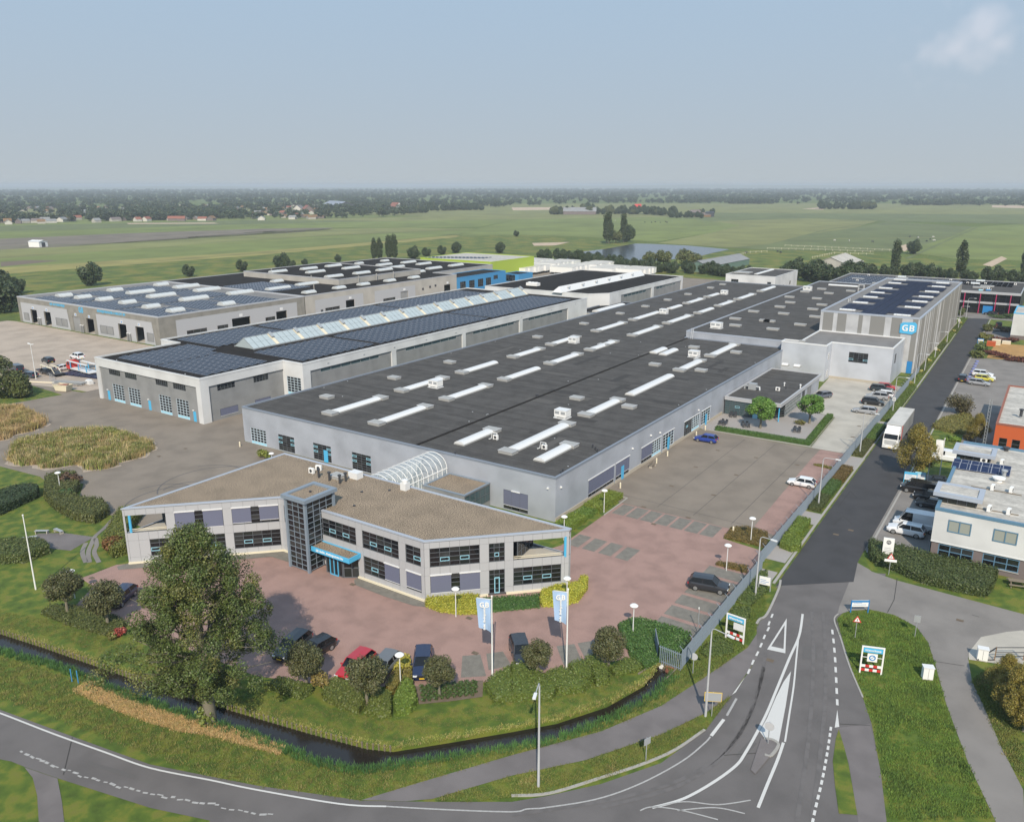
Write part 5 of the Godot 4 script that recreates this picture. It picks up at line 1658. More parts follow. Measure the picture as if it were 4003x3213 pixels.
	for q in [L([-347.7, -68.07, -344.6, -291]), L([-376.8, -80.05, -371, -375.2]), L([-433.9, -153, -448.9, -513.9]), L([-531.7, -143.9, -491.7, -433.1]), L([-604.6, -173.9, -548.1, -395.2]), L([-737.5, -228.6, -691.3, -524.8]), L([-875.8, -285.6, -697.1, -734.6]), L([-1062.1, -388.6, -873.5, -802]), L([-410.4, -197.7, -403.4, -319.7]), L([-430.7, -605.8, -378.8, -985.8]), L([-293.6, -582.9, -232.9, -832.8]), L([-150.7, -622.9, -33.33, -741.1]), L([-157.1, -674.6, -33.03, -812.1]), L([-163.5, -764.3, -32.68, -895.3]), L([-13.66, -513.4, 96.15, -610]), L([-14.86, -602.9, 102.3, -730.2]), L([-15.79, -713.6, 108.59, -853.2]), L([-376, -1068.8, 25.24, -1257.2]), L([-668.4, -1013.7, -271.7, -1183.2]), L([-815.7, -1086.5, -489, -1371.7]), L([-818.3, -1424.6, -60.33, -1694.5])]:
		var b := B.new()
		ribbon(b, q, clampf(CAM.distance_to(v3(q[0])) / 330.0, 0.8, 6.0), y + 0.055)
		struct("field_ditch", b, [M.field_c, M.field_e, M.field_e][int(absf(q[0].x)) % 3])
	sheet("pond", L([-228, -377.6, -225, -448.2, -229.6, -488.8, -231.4, -511.4, -217.3, -514.4, -189, -513, -168.1, -503.3, -148.1, -493.1, -147.2, -461.5, -144.6, -428.1, -148.8, -398.5, -158.7, -367.3, -203.5, -346.8]), y + 0.1, M.pond)

func pavings() -> void:
	# street
	paving("street", [Vector2(30.9, 1.5), Vector2(30.6, -19.6), Vector2(30.2, -58.8), Vector2(29.9, -117), Vector2(28.7, -234), Vector2(35.1, -236.3), Vector2(36.1, -158), Vector2(37.0, -81.9), Vector2(37.4, -40.5), Vector2(37.5, -10.3), Vector2(38.2, -4.6)], 0.03, M.road_new)
	sheet("street_end_paving", [Vector2(18, -234), Vector2(50, -236.2), Vector2(50, -249), Vector2(18, -249)], 0.022, M.side_road)
	paving("main_road", L([-420, 88, -120, 68, -19.62, 63.25, -10.39, 61.55, -2.12, 59.96, 6.9, 56.74, 13.24, 54.02, 14.81, 53.37, 19.41, 50.43, 24.39, 47.09, 26.32, 45.04, 29.14, 41.6, 32.05, 36.79, 33.56, 30.84, 33.72, 24.9, 33.83, 20.58, 33.75, 17.58, 31.7, 11.13, 32, 8.49, 31.48, 2.56, 31.42, 0.86, 31, 2.2, 31, -4, 41, -9, 41, -2, 39.18, 1.52, 38.55, 5.11, 39.84, 8.86, 41.75, 13.75, 43.76, 18.42, 45.21, 22.05, 47, 28, 48.36, 33.34, 46.5, 60, 47, 80, 14, 72, 7.01, 61.02, 2.2, 62.73, -6.6, 64.92, -10.07, 65.72, -11.8, 66.04, -16, 67.6, -120, 74, -420, 94]), 0.02, M.road_old)
	paving("side_street", L([37.45, -10.21, 39.02, -9.08, 39.44, -8.65, 42.4, -7.86, 55.18, -7.09, 80, 9, 80, 14.5, 55.36, -2.97, 52.39, 0.08, 51.3, 3.19, 51.09, 5.92, 51.78, 9.98, 53.06, 13.76, 54.67, 18.97, 56.53, 23.98, 58, 45, 52, 42, 55.02, 28.86, 52.74, 23.1, 50.25, 15.39, 48.66, 9.41, 47.45, 5.11, 45.94, 2.29, 43.52, 0.94, 41.13, 1.19, 39.41, 2.62, 38.39, 4.39, 38.14, 2.21]), 0.026, M.side_road)
	paving("cycle_path", L([13.41, 54.18, 14.8, 53.36, 16.67, 50.37, 21.51, 42.8, 26.2, 36.02, 29.01, 29.92, 30.48, 24.29, 32.4, 16.22, 32.36, 13.2, 33.75, 17.58, 33.72, 24.9, 32.63, 28.77, 30.61, 33.53, 26.85, 39.86, 22.82, 44.75, 19.22, 50.19, 17.68, 51.52]), 0.034, M.path)
	paving("footpath", L([-10.17, 65.79, -8.39, 66.03, -6.1, 66.83, -3.36, 68.09, 3, 68, -1.81, 67.05, -3.91, 66.1, -6.69, 64.98]), 0.034, M.path)
	paving("footpath", L([42.77, 24.42, 43.01, 24.13, 45.1, 22.13, 47, 28, 48.36, 33.34, 44.4, 52, 46.63, 34.5, 44.6, 28.15]), 0.034, M.path)
	# verges inside the junction
	sheet("grass_verge", L([26.12, 44.7, 28.87, 41.09, 31.76, 36.13, 33.46, 30.91, 33.71, 25.04, 32.67, 28.87, 30.67, 33.68, 26.92, 39.98, 22.91, 44.89, 19.41, 50.25, 21.95, 48.72]), 0.05, M.grass)
	sheet("grass_verge", L([43.01, 24.38, 44.02, 26.8, 44.68, 28.52, 46.45, 33.9, 45.27, 34.51, 44.38, 31.76, 43.54, 28.86, 43.09, 25.84]), 0.05, M.grass)
	# red yard in front of the office and its bays
	paving("brick_yard", L([-38.33, 45.71, -38.2, 44.23, -38.15, 41.32, -37.3, 40.5, -37, 30, 2, 12, 4.5, 6, 4.4, -11.5, 21, -11.4, 21.2, -7.8, 27.6, -6.8, 27.8, 20, 26.67, 17.02, 23.2, 24.66, 18.38, 31.25, 13.77, 35.8, 8.63, 40.11, 2.96, 43.92, -4.87, 47.17, -23.67, 48.7, -32.36, 49.59, -35.09, 45.99]), 0.024, M.pavers)
	rng.seed = 12
	for k in 7:
		sheet("parking_bay", rect(5.0 + k * 2.18, 6.85 + k * 2.18, -7.3, -11.2), 0.03, M.bay)
	for k in 4:
		sheet("parking_bay", rect(4.8 + k * 2.35, 6.6 + k * 2.35, 5.3, 1.6), 0.03, M.bay)
	for k in 6:
		sheet("parking_bay", rect(22.6, 27.4, 17.6 - k * 2.9, 15.3 - k * 2.9), 0.03, M.bay)
	for q in [L([2.21, 43.57, -0.13, 39.87, 1.26, 39.41, 3.49, 42.71]), L([11.46, 36.49, 9.36, 33.49, 10.68, 32.28, 13.32, 34.95]), L([12.93, 34.02, 11.1, 31.84, 12.23, 30.59, 14.35, 32.16]), L([16.21, 26.77, 17.51, 25.4, 20.02, 28.04, 18.58, 29.32]), L([17.7, 25.11, 18.95, 23.59, 20.5, 26.48, 20.02, 27.43]), L([5.24, 38.59, 5.49, 36.56, 8.01, 39.39, 6.95, 40.1])]:
		sheet("parking_bay", q, 0.03, M.bay)
	dashes([Vector2(27.5, 18), Vector2(27.5, -4)], 0.14, 1.5, 1.3, 0.036, M.paint)
	sheet("footway", L([-10.98, 27.92, -10.95, 27.08, -5.96, 27.07, -0.57, 27.1, 0.25, 28.07, -1.21, 28.65, -5.47, 28.87, -10.06, 28.73]), 0.05, M.bay)
	sheet("footway", [Vector2(-37.6, 41.6), Vector2(-36.6, 42.0), Vector2(-24.0, 29.2), Vector2(-20.3, 29.0), Vector2(-20.3, 27.2), Vector2(-24.2, 27.3), Vector2(-37.3, 40.5)], 0.05, M.bay)
	# asphalt yard beside the hall
	paving("asphalt_yard", [Vector2(0.1, -11.6), Vector2(27.6, -11.3), Vector2(27.6, -53.6), Vector2(0.1, -53.6)], 0.028, M.yard)
	for x in [9.5, 15.0, 20.5]:
		line([Vector2(x, -13), Vector2(x, -52)], 0.06, 0.036, M.road_new)
	line([Vector2(3, -14.5), Vector2(26, -13.6)], 0.06, 0.036, M.road_new)
	sheet("cobbled_strip", [Vector2(23.4, -14), Vector2(27.5, -12), Vector2(27.5, -53.5), Vector2(22.5, -53.5), Vector2(22.5, -47)], 0.034, M.pavers)
	sheet("concrete_yard", [Vector2(20.9, -53.7), Vector2(27.5, -53.7), Vector2(27.5, -112), Vector2(10.3, -112), Vector2(11.2, -98), Vector2(11.2, -80), Vector2(19.8, -76.5)], 0.03, M.concrete)
	sheet("terrace", [Vector2(0.1, -53.9), Vector2(20.6, -54.3), Vector2(19.6, -76.3), Vector2(11.0, -80.0), Vector2(11.0, -72), Vector2(0.1, -70)], 0.032, M.slabs)
	kerb([Vector2(0.7, -53.75), Vector2(20.9, -54.0), Vector2(19.9, -76.4)], 0.18)
	kerb([Vector2(0.6, -1), Vector2(0.75, -13.5), Vector2(4.4, -13.6), Vector2(4.5, -6)], 0.15)
	for k in 4:
		line([Vector2(22.4, -84.0 - k * 5.6), Vector2(27.2, -84.0 - k * 5.6)], 0.14, 0.036, M.paint)
	# yard behind the office, sand yard in front of the workshop
	paving("rear_yard", L([-24, 0.1, -24, 14.8, -37.3, 14.9, -37.3, 33, -52.73, 32.93, -61.3, 33.67, -69.04, 28.32, -74.61, 31.12, -78.02, 30.5, -88.36, 31.65, -140, 42, -103.88, 24.51, -129.45, 12.76, -127.67, 0.66, -143.6, -0.01, -140, -1, -126, -3, -126, -45, -66.2, -45, -66.2, 0.1]), 0.02, M.yard)
	sheet("sand_yard", L([-126, -4, -140, -1, -143.6, -0.01, -153.2, -4.45, -142.4, 6.79, -215, 5, -300, -30, -242, -44, -160, -44, -160, -186, -126, -186]), 0.026, M.yard_sand)
	sheet("trailer_yard", [Vector2(-232, -186), Vector2(-126, -186), Vector2(-126, -158), Vector2(-26, -241), Vector2(-26, -300), Vector2(-110, -316), Vector2(-232, -340)], 0.024, M.yard)
	var tr := B.new()
	for k in 7: # tyre arcs on the yard
		var c := Vector2(-47.5 - k * 1.3, 17.0 + (k % 3) * 4.0)
		var arc := []
		for j in 18:
			var a := 0.4 + k * 0.55 + j * 0.16
			arc.append(c + Vector2(cos(a), sin(a)) * (4.0 + (k % 4) * 1.5))
		ribbon(tr, arc, 0.22, 0.027)
	struct("tyre_marks", tr, M.patch)
	sheet("garden_square", L([-54.48, 44.08, -55.63, 41.91, -53.05, 39.95, -48.32, 38.37, -46.8, 42.35, -49.22, 43.34]), 0.03, M.path)
	for q in [L([-52.53, 33.05, -50.1, 35.85, -48.55, 38.07, -46.78, 39.56, -44.4, 41.37, -41.5, 42.84]), L([-47.82, 38.49, -45.57, 39.61, -43.78, 40.95, -40.52, 42.19]), L([-47.42, 39.99, -45.03, 41.79, -41.86, 43.09])]:
		var b := B.new()
		ribbon(b, smooth(q), 0.55, 0.034)
		struct("garden_path", b, M.side_road)
	# right-hand forecourts
	sheet("forecourt", [Vector2(37.4, -14.5), Vector2(45, -14.5), Vector2(45, -50), Vector2(39.5, -50), Vector2(37.3, -40)], 0.02, M.side_road)
	sheet("forecourt", [Vector2(36.9, -86), Vector2(36.1, -158), Vector2(44, -160), Vector2(72, -160), Vector2(72, -99.2), Vector2(47.6, -99.2), Vector2(47.6, -66), Vector2(43, -66), Vector2(42, -86)], 0.02, M.side_road)
	sheet("forecourt", [Vector2(35.8, -190), Vector2(43.2, -192), Vector2(43.2, -216), Vector2(35.4, -216)], 0.02, M.side_road)
	sheet("sand_plot", [Vector2(40, -160.2), Vector2(72, -160.2), Vector2(72, -188), Vector2(40.5, -186)], 0.026, M.orange_sand)
	sheet("pump_pad", L([55.35, -3.14, 53.89, -1.8, 51.78, 0.84, 51.04, 4.68, 51.18, 6.18, 55.53, 4.8, 60, 12]), 0.045, M.concrete)
	# kerbs and footways along the street
	kerb([Vector2(30.5, 1.0), Vector2(30.2, -19.6), Vector2(29.8, -58.8), Vector2(29.5, -117), Vector2(28.3, -234)], 0.3, 0.1)
	kerb([Vector2(37.9, -14), Vector2(37.8, -40.5), Vector2(37.3, -81.9), Vector2(36.5, -158), Vector2(35.5, -236)], 0.25, 0.06)
	for q in [[-23.5, -19.0], [-52.8, -45.8], [-9.6, -5.0], [-78.5, -75.0], [-2.0, 1.0]]:
		sheet("crossing_paving", rect(27.7, 30.1, q[1], q[0]), 0.04, M.slabs)
	# painted lines
	line(smooth(L([-22.77, 64.33, -19.06, 63.5, -12.45, 62.35, -6.49, 61.18, -1.72, 60.21, 3.42, 58.39, 7.29, 57.06, 13.75, 54.51, 16.83, 52.75])), 0.16, 0.04, M.paint)
	line(smooth(L([16.83, 52.75, 21.06, 50.33, 24.96, 47.94, 25.74, 47.09, 26.54, 46.47])), 0.14, 0.04, M.paint_worn)
	line(smooth(L([26.54, 46.47, 29.55, 43.34, 31.66, 39.91, 33.38, 35.68, 34.09, 32.57, 34.2, 31.47])), 0.14, 0.04, M.paint_worn)
	line(L([34.22, 31.34, 34.35, 28.61]), 0.28, 0.042, M.paint)
	line(L([34.39, 27.97, 34.27, 25.07]), 0.2, 0.042, M.paint_worn)
	dashes(L([33.87, 20.7, 33.67, 18.63, 33.56, 17, 33.38, 15.07, 33.18, 13.34, 33.03, 11.32, 32.93, 11.57, 32.69, 9.73, 32.49, 7.97]), 0.2, 0.9, 0.85, 0.042, M.paint)
	sheet("road_marking", L([33.74, 24.75, 33.82, 21.32, 33.9, 24.18]), 0.042, M.paint)
	line(smooth(L([33.49, 41.71, 35.09, 39.52, 36.35, 36.56, 37.18, 33.76, 37.32, 31.96, 37.31, 28.8, 37.2, 25.57, 36.92, 21.93, 36.43, 15.77, 36.1, 11.03, 35.22, 6.33])), 0.24, 0.04, M.paint)
	line(smooth(L([36.12, 11.36, 37.06, 15.67, 38.08, 20.32, 38.88, 24.57, 39.64, 28.62])), 0.16, 0.042, M.paint)
	line(smooth(L([39.56, 28.79, 39.77, 31.18, 39.94, 34.54, 40.1, 37.27])), 0.24, 0.042, M.paint)
	dashes(smooth(L([38.66, 7.9, 39.34, 10.23, 40.17, 13.26, 41.09, 16.87, 41.81, 19.73, 42.15, 21.1])), 0.22, 0.95, 0.85, 0.042, M.paint)
	sheet("road_marking", L([42.27, 21.66, 42.97, 24.04, 42.67, 24.36]), 0.042, M.paint)
	dashes(smooth(L([42.38, 24.44, 42.88, 27.78, 43.35, 31.46, 43.65, 34.51, 43.85, 36.37])), 0.2, 0.55, 0.35, 0.042, M.paint)
	sheet("splitter_marking", L([37.19, 17.97, 38.3, 23.68, 39.23, 29.01, 38, 29.03, 37.45, 28.47, 37.43, 26.3, 37.19, 22.84, 37.09, 20.13]), 0.044, M.paint)
	# wheel tracks, mended patches and sealed joints
	for q in [L([35.93, 5.27, 38.12, 13.36, 39.91, 21.01, 41.45, 28.53, 42.89, 37.01]), L([36.95, 4.59, 39.11, 12.69, 40.93, 20.33, 42.37, 27.91, 43.8, 36.4]), L([33.94, 14.86, 35.73, 23.82, 36.08, 30.55, 34.58, 36.75, 30.83, 42.38, 25.15, 48.21]), L([34.83, 18.7, 35.97, 26.27, 35.95, 33.09, 34.12, 38.65, 30.32, 43.83])]:
		line(smooth(q), 0.34, 0.036, M.track)
	for q in [L([36.96, 12.83, 38.05, 11.93, 38.7, 14.25, 37.58, 15.31]), L([36.77, 32.55, 37.13, 29.85, 37.73, 30.13, 37.4, 32.77]), L([-6.46, 62.46, -2, 61.33, -1.63, 61.68, -6.14, 62.77]), L([43.84, 23.7, 44.67, 23.02, 45.08, 24.5, 44.19, 25.1])]:
		sheet("asphalt_patch", q, 0.032, M.patch)
	for q in [L([42.33, -8.27, 42.93, -2.63, 42.83, 0.83]), L([50.54, -3.78, 51.26, -3.69]), L([48.28, 8.44, 50.93, 7.64]), L([42.9, 23.61, 45.14, 22.34]), L([35.95, 33.09, 38.78, 30.76]), L([-10.6, 61.69, -6.72, 64.5]), L([31.3, -27.81, 31.37, -35.26, 32.9, -32.78]), L([32.26, -20.73, 32.68, -24.51, 34.43, -22.19])]:
		line(q, 0.07, 0.038, M.felt_patch)
	# give-way triangle
	var tri := L([34.05, 8.25, 35.85, 15.15, 34.12, 15.46])
	for k in 3:
		var a: Vector2 = tri[k]
		var b: Vector2 = tri[(k + 1) % 3]
		var c: Vector2 = (tri[0] + tri[1] + tri[2]) / 3
		sheet("road_marking", [a, b, b.lerp(c, 0.32), a.lerp(c, 0.32)], 0.044, M.paint)
	# broken old markings along the far lane and the worn arrow at the bottom
	rng.seed = 77
	for q in along(L([-12.42, 65.05, -6.3, 64.01, -2.27, 62.91, 2.16, 61.46, 5.67, 60.04, 9.29, 58.69, 10.33, 58.17]), 0.62):
		var b := B.new()
		var a: Vector2 = q[0] + Vector2(rng.randf_range(-0.1, 0.1), rng.randf_range(-0.1, 0.1))
		ribbon(b, [a, a + q[1].rotated(rng.randf_range(-0.25, 0.15)) * rng.randf_range(0.3, 0.6)], rng.randf_range(0.1, 0.22), 0.042)
		struct("road_marking", b, M.paint_worn)
	for q in [L([32.87, 42.48, 33.46, 41.64, 35.25, 40.79, 38.01, 40.1]), L([33.49, 41.71, 35.21, 39.82, 37.48, 38.66, 39.39, 36.82]), L([35.19, 40.92, 37.4, 39.08, 39.46, 38.41])]:
		line(smooth(q), 0.12, 0.042, M.paint_worn)
	kerb(smooth(L([24.04, 46.57, 26.29, 44.77, 28.83, 41.01, 31.04, 37.47, 32.41, 34.6, 33.46, 30.91])), 0.22, 0.1)
	kerb(smooth(L([31.7, 11.13, 31.68, 10.03, 32, 8.49, 31.43, 2.38, 30.95, -0.17])), 0.25, 0.1)
	kerb(smooth(L([38.42, 4.18, 38.38, 5.72, 39.71, 8.95, 41.63, 13.83, 43.76, 18.42])), 0.15, 0.06)
	kerb(smooth(L([38.06, 29.22, 38.75, 28.99, 39.31, 29.41, 39.2, 30.92, 38.74, 31.22])), 0.25, 0.12)
	sheet("traffic_island", L([37.85, 29.36, 38.78, 29.09, 39.26, 29.44, 39.15, 31.16, 38.8, 33.91, 38.34, 33.61]), 0.1, M.path)
	# grids of drains and covers
	for p: Vector3 in [Q(7.83, 0, -22.08), Q(7.67, 0, -32.53), Q(7.62, 0, -42.96), Q(14.63, 0, -22.03), Q(14.55, 0, -32.5), Q(14.47, 0, -42.78), Q(14.72, 0, -11.78), Q(7.86, 0, -11.88), Q(11.65, 0, -6.99), Q(-10.33, 0, 28.82), Q(5.57, 0, 27.32), Q(10.12, 0, 32.4), Q(34.67, 0, -19.96), Q(33.32, 0, -17.42), Q(49.6, 0, -1.71), Q(34.96, 0, 17.24), Q(25.15, 0, -72.52), Q(25.62, 0, -64.52), Q(21.37, 0, -42.96), Q(-71.13, 0, 8.75), Q(-71.23, 0, 13.9), Q(-37.23, 0, 44.96)]:
		sheet("drain_cover", rect(p.x - 0.35, p.x + 0.35, p.z + 0.25, p.z - 0.25), 0.05, M.soil)

# ---------------------------------------------------------------- plants
func shade_of(c: Color, spread: float) -> Color: # leaves differ a little one from another
	var k := 1.0 + rng.randf_range(-spread, spread)
	return Color(c.r * k * rng.randf_range(0.88, 1.14), c.g * k, c.b * k * rng.randf_range(0.8, 1.2))

func any_dir() -> Vector3:
	var z := rng.randf_range(-1, 1)
	var a := rng.randf() * TAU
	var r := sqrt(1 - z * z)
	return Vector3(r * cos(a), z, r * sin(a))

func clump(b: B, o: Vector3, s: Vector3, count: int, size: float, c: Color, spread := 0.35) -> void: # leaves through the outer part of an uneven ball
	var lump := [any_dir(), any_dir(), any_dir(), any_dir()]
	for i in count:
		var d := any_dir()
		var k := 1.0
		for l in lump:
			k += 0.13 * maxf(0.0, d.dot(l) * 2.0 - 1.0) - 0.03
		var p := o + d * s * k * pow(rng.randf_range(0.18, 1.0), 0.42)
		b.col = shade_of(c, spread)
		b.leaf(p, (d + any_dir() * 0.9 + UP * 0.35).normalized(), size * rng.randf_range(0.6, 1.3), rng.randf() * TAU)

func ball_tree_mesh(sd: int, c: Color, stem: float, rx: float, ry: float, leaves: int, size: float) -> Array: # [trunk, crown]
	rng.seed = sd
	var w := B.new()
	w.tube([Vector3.ZERO, Vector3(0.03, stem * 0.6, 0.02), Vector3(0, stem, 0)], 0.16, 0.11, 7)
	for k in 6:
		var a := TAU * k / 6 + rng.randf()
		w.tube([Vector3(0, stem - 0.1, 0), Vector3(cos(a) * rx * 0.4, stem + ry * 0.6, sin(a) * rx * 0.4), Vector3(cos(a) * rx * 0.75, stem + ry * 1.0, sin(a) * rx * 0.75)], 0.07, 0.02, 5)
	var b := B.new()
	for k in 26:
		var d := any_dir()
		d.y = d.y * 0.9
		clump(b, Vector3(0, stem + ry * 0.85, 0) + d * Vector3(rx, ry, rx) * 0.62, Vector3(rx, ry, rx) * rng.randf_range(0.3, 0.44), leaves / 26, size, c)
	return [w.mesh(), b.mesh()]

func plant_tree(called: String, label: String, kind: Array, p: Vector3, s := 1.0, turn := 0.0, bark: Material = null, group := "", category := "tree") -> Node3D:
	var t := thing(called, label, category, p, turn, group)
	part(t, "trunk", kind[0], bark if bark else M.bark)
	part(t, "crown", kind[1], M.leaf)
	t.scale = Vector3.ONE * s
	return t

func poplar_hero() -> void: # the big tree by the ditch
	rng.seed = 101
	var h := 17.6
	var w := B.new()
	var tips := []
	w.tube([Vector3(0, -0.2, 0), Vector3(0.05, 1.5, 0), Vector3(0.1, 3.4, 0.05), Vector3(0.0, 7.0, 0.1), Vector3(0.25, 11.0, 0.0), Vector3(0.1, 15.2, 0.1)], 0.62, 0.08, 10)
	var width := [[3.6, 0.9], [4.6, 3.4], [6.0, 5.3], [7.8, 5.9], [9.6, 5.6], [12.0, 4.7], [14.4, 3.5], [16.4, 2.0], [17.9, 0.5]]
	for k in 46:
		var y := 3.2 + 12.5 * pow(k / 45.0, 0.9)
		var a := k * 2.4 + rng.randf_range(-0.4, 0.4)
		var d := Vector3(cos(a), 0, sin(a))
		var rise := rng.randf_range(1.2, 2.6)
		var reach := lerp_path(width, y + rise) * rng.randf_range(0.75, 0.98)
		var e := Vector3(0, y + rise, 0) + d * reach
		w.tube([Vector3(0.05, y, 0), Vector3(0, y + rise * 0.3, 0) + d * reach * 0.5, e], 0.17 - y * 0.007, 0.03, 5)
		for j in 2:
			w.tube([Vector3(0, y + rise * 0.3, 0) + d * reach * 0.5, e + any_dir() * 1.3], 0.05, 0.015, 4)
	var lobes := FastNoiseLite.new()
	lobes.seed = 9
	lobes.frequency = 0.2
	for k in 250:
		var y := 3.9 + 13.8 * pow(rng.randf(), 1.1)
		var a := rng.randf() * TAU
		var r := lerp_path(width, y) * sqrt(rng.randf_range(0.1, 1.0)) * (1.0 + 0.8 * lobes.get_noise_3d(cos(a) * 5.0, y, sin(a) * 5.0))
		tips.append([Vector3(cos(a) * r, y, sin(a) * r), rng.randf_range(0.55, 0.95)])
	var b := B.new()
	for q in tips:
		var s: float = q[1] * rng.randf_range(0.95, 1.5)
		var c := Color(0.078, 0.108, 0.026) if rng.randf() < 0.75 else Color(0.115, 0.125, 0.032)
		clump(b, q[0], Vector3(s, s, s), 430, 0.088, c, 0.45)
	# suckers at the foot
	for k in 5:
		clump(b, Vector3(rng.randf_range(-0.6, 0.6), rng.randf_range(0.2, 1.4), rng.randf_range(0.1, 0.8)), Vector3(0.5, 0.6, 0.5), 60, 0.14, Color(0.13, 0.17, 0.03))
	var t := thing("poplar_tree", "big dark green poplar standing by the ditch in front of the office", "tree", Vector3(-2.8, 0, 53.8))
	part(t, "trunk", w.mesh(), M.bark)
	part(t, "crown", b.mesh(), M.leaf)

func hedge(called: String, label: String, poly: Array, h: float, c: Color, dense := 34.0, size := 0.15, group := "", category := "hedge", rough := 0.06) -> Node3D: # clipped or loose planting on an outline
	var mid := Vector2.ZERO
	for p in poly:
		mid += p / poly.size()
	var t := thing(called, label, category, v3(mid), 0.0, group)
	var o := poly.map(func(p): return p - mid)
	c = Color(c.r * 1.12, c.g * 1.12, c.b * 1.1)
	h *= 0.88
	var pk := PackedVector2Array(o)
	if Geometry2D.is_polygon_clockwise(pk):
		pk.reverse()
	var shrunk := Geometry2D.offset_polygon(pk, -0.12)
	if shrunk.size():
		var core := B.new()
		core.prism(Array(shrunk[0]), 0.0, h - 0.12)
		part(t, "branches", core.mesh(), mat(c.r, c.g, c.b, 0.95))
	var b := B.new()
	var lo := Vector2(1e9, 1e9)
	var hi := -lo
	for p in o:
		lo = lo.min(p)
		hi = hi.max(p)
	dense *= 2.4
	size *= 0.66
	var n := mini(int((hi.x - lo.x) * (hi.y - lo.y) * dense), 30000)
	for i in n:
		var p := Vector2(rng.randf_range(lo.x, hi.x), rng.randf_range(lo.y, hi.y))
		if not Geometry2D.is_point_in_polygon(p, pk):
			continue
		b.col = shade_of(c, 0.32)
		b.leaf(Vector3(p.x, h + rng.randf_range(-rough, rough), p.y), (UP + any_dir() * 0.75).normalized(), size * rng.randf_range(0.7, 1.3), rng.randf() * TAU)
	for i in pk.size():
		var p0 := pk[i]
		var p1 := pk[(i + 1) % pk.size()]
		var out := Vector2((p1 - p0).y, -(p1 - p0).x).normalized()
		for k in mini(int(p0.distance_to(p1) * h * dense), 5000):
			var p: Vector2 = p0.lerp(p1, rng.randf()) - out * rng.randf_range(-rough * 0.6, 0.08)
			b.col = shade_of(c, 0.32)
			b.leaf(Vector3(p.x, rng.randf_range(0.03, h), p.y), (v3(out) + any_dir() * 0.7 + UP * 0.2).normalized(), size * rng.randf_range(0.7, 1.3), rng.randf() * TAU)
	part(t, "foliage", b.mesh(), M.leaf)
	return t

func bush(called: String, label: String, p: Vector3, s: Vector3, c: Color, count: int, size: float, group := "", category := "shrub") -> Node3D:
	var t := thing(called, label, category, p, 0.0, group)
	var w := B.new()
	for k in 5:
		var a := TAU * k / 5 + rng.randf()
		w.tube([Vector3.ZERO, Vector3(cos(a) * s.x * 0.6, s.y * 1.2, sin(a) * s.z * 0.6)], 0.05, 0.02, 4)
	part(t, "stem", w.mesh(), M.bark_dark)
	var b := B.new()
	for k in 9:
		var d := any_dir()
		clump(b, Vector3(0, s.y * 0.95, 0) + d * s * 0.5, s * rng.randf_range(0.4, 0.6), count / 9, size, c)
	part(t, "foliage", b.mesh(), M.leaf)
	return t

func tuft_mesh(sd: int, blades: int, h: float, spread: float, w: float) -> ArrayMesh:
	rng.seed = sd
	var b := B.new()
	for k in blades:
		var a := rng.randf() * TAU
		var p := Vector3(rng.randf_range(-spread, spread), 0, rng.randf_range(-spread, spread))
		var lean := Vector3(cos(a), 0, sin(a)) * h * rng.randf_range(0.15, 0.6)
		var s := Vector3(-sin(a), 0, cos(a)) * w
		var tip := p + lean + UP * h * rng.randf_range(0.6, 1.1)
		b.col = Color.WHITE * rng.randf_range(0.75, 1.1)
		var m := p.lerp(tip, 0.55) + UP * h * 0.12
		b.quad(p - s, p + s, m + s * 0.8, m - s * 0.8)
		b.tri(m - s * 0.8, m + s * 0.8, tip)
	return b.mesh()

func scatter(called: String, label: String, mesh: Mesh, poly: Array, count: int, c: Array, sc := Vector2(0.7, 1.4), y := 0.0, category := "grass") -> void: # uncountable growth on an outline
	var spots := []
	var cols := []
	var lo := Vector2(1e9, 1e9)
	var hi := -lo
	var pk := PackedVector2Array(poly)
	for p in poly:
		lo = lo.min(p)
		hi = hi.max(p)
	var patchy := FastNoiseLite.new()
	patchy.frequency = 0.22
	patchy.seed = count
	var tries := 0
	while spots.size() < count and tries < count * 12:
		tries += 1
		var p := Vector2(rng.randf_range(lo.x, hi.x), rng.randf_range(lo.y, hi.y))
		if not Geometry2D.is_point_in_polygon(p, pk):
			continue
		var pn := patchy.get_noise_2d(p.x, p.y)
		if pn < -0.45 and rng.randf() < 0.7:
			continue
		spots.append(Transform3D(Basis(UP, rng.randf() * TAU).scaled(Vector3.ONE * rng.randf_range(sc.x, sc.y) * (1.0 + pn * 0.5)), v3(p, y)))
		cols.append(shade_of(c[clampi(int((pn * 0.8 + 0.5 + rng.randf_range(-0.18, 0.18)) * c.size()), 0, c.size() - 1)], 0.25))
	var o := copies(self, called, mesh, M.blade, spots, cols)
	tag(o, label, category)

func strew(called: String, label: String, mesh: Mesh, path: Array, wide: float, count: int, c: Array, sc := Vector2(0.7, 1.4), y := 0.0, category := "grass", anywhere := false) -> void: # the same along a line
	var total := 0.0
	for i in path.size() - 1:
		total += path[i].distance_to(path[i + 1])
	var spots := []
	var cols := []
	for i in path.size() - 1:
		var l: float = path[i].distance_to(path[i + 1])
		var m: Vector2 = (path[i + 1] - path[i]).normalized().orthogonal()
		for k in int(count * l / total):
			var p: Vector2 = path[i].lerp(path[i + 1], rng.randf()) + m * rng.randf_range(-wide, wide)
			if not anywhere and paved.any(func(q): return Geometry2D.is_point_in_polygon(p, q)):
				continue
			spots.append(Transform3D(Basis(UP, rng.randf() * TAU).scaled(Vector3.ONE * rng.randf_range(sc.x, sc.y)), v3(p, y)))
			cols.append(shade_of(c[rng.randi() % c.size()], 0.25))
	var o := copies(self, called, mesh, M.blade, spots, cols)
	tag(o, label, category)

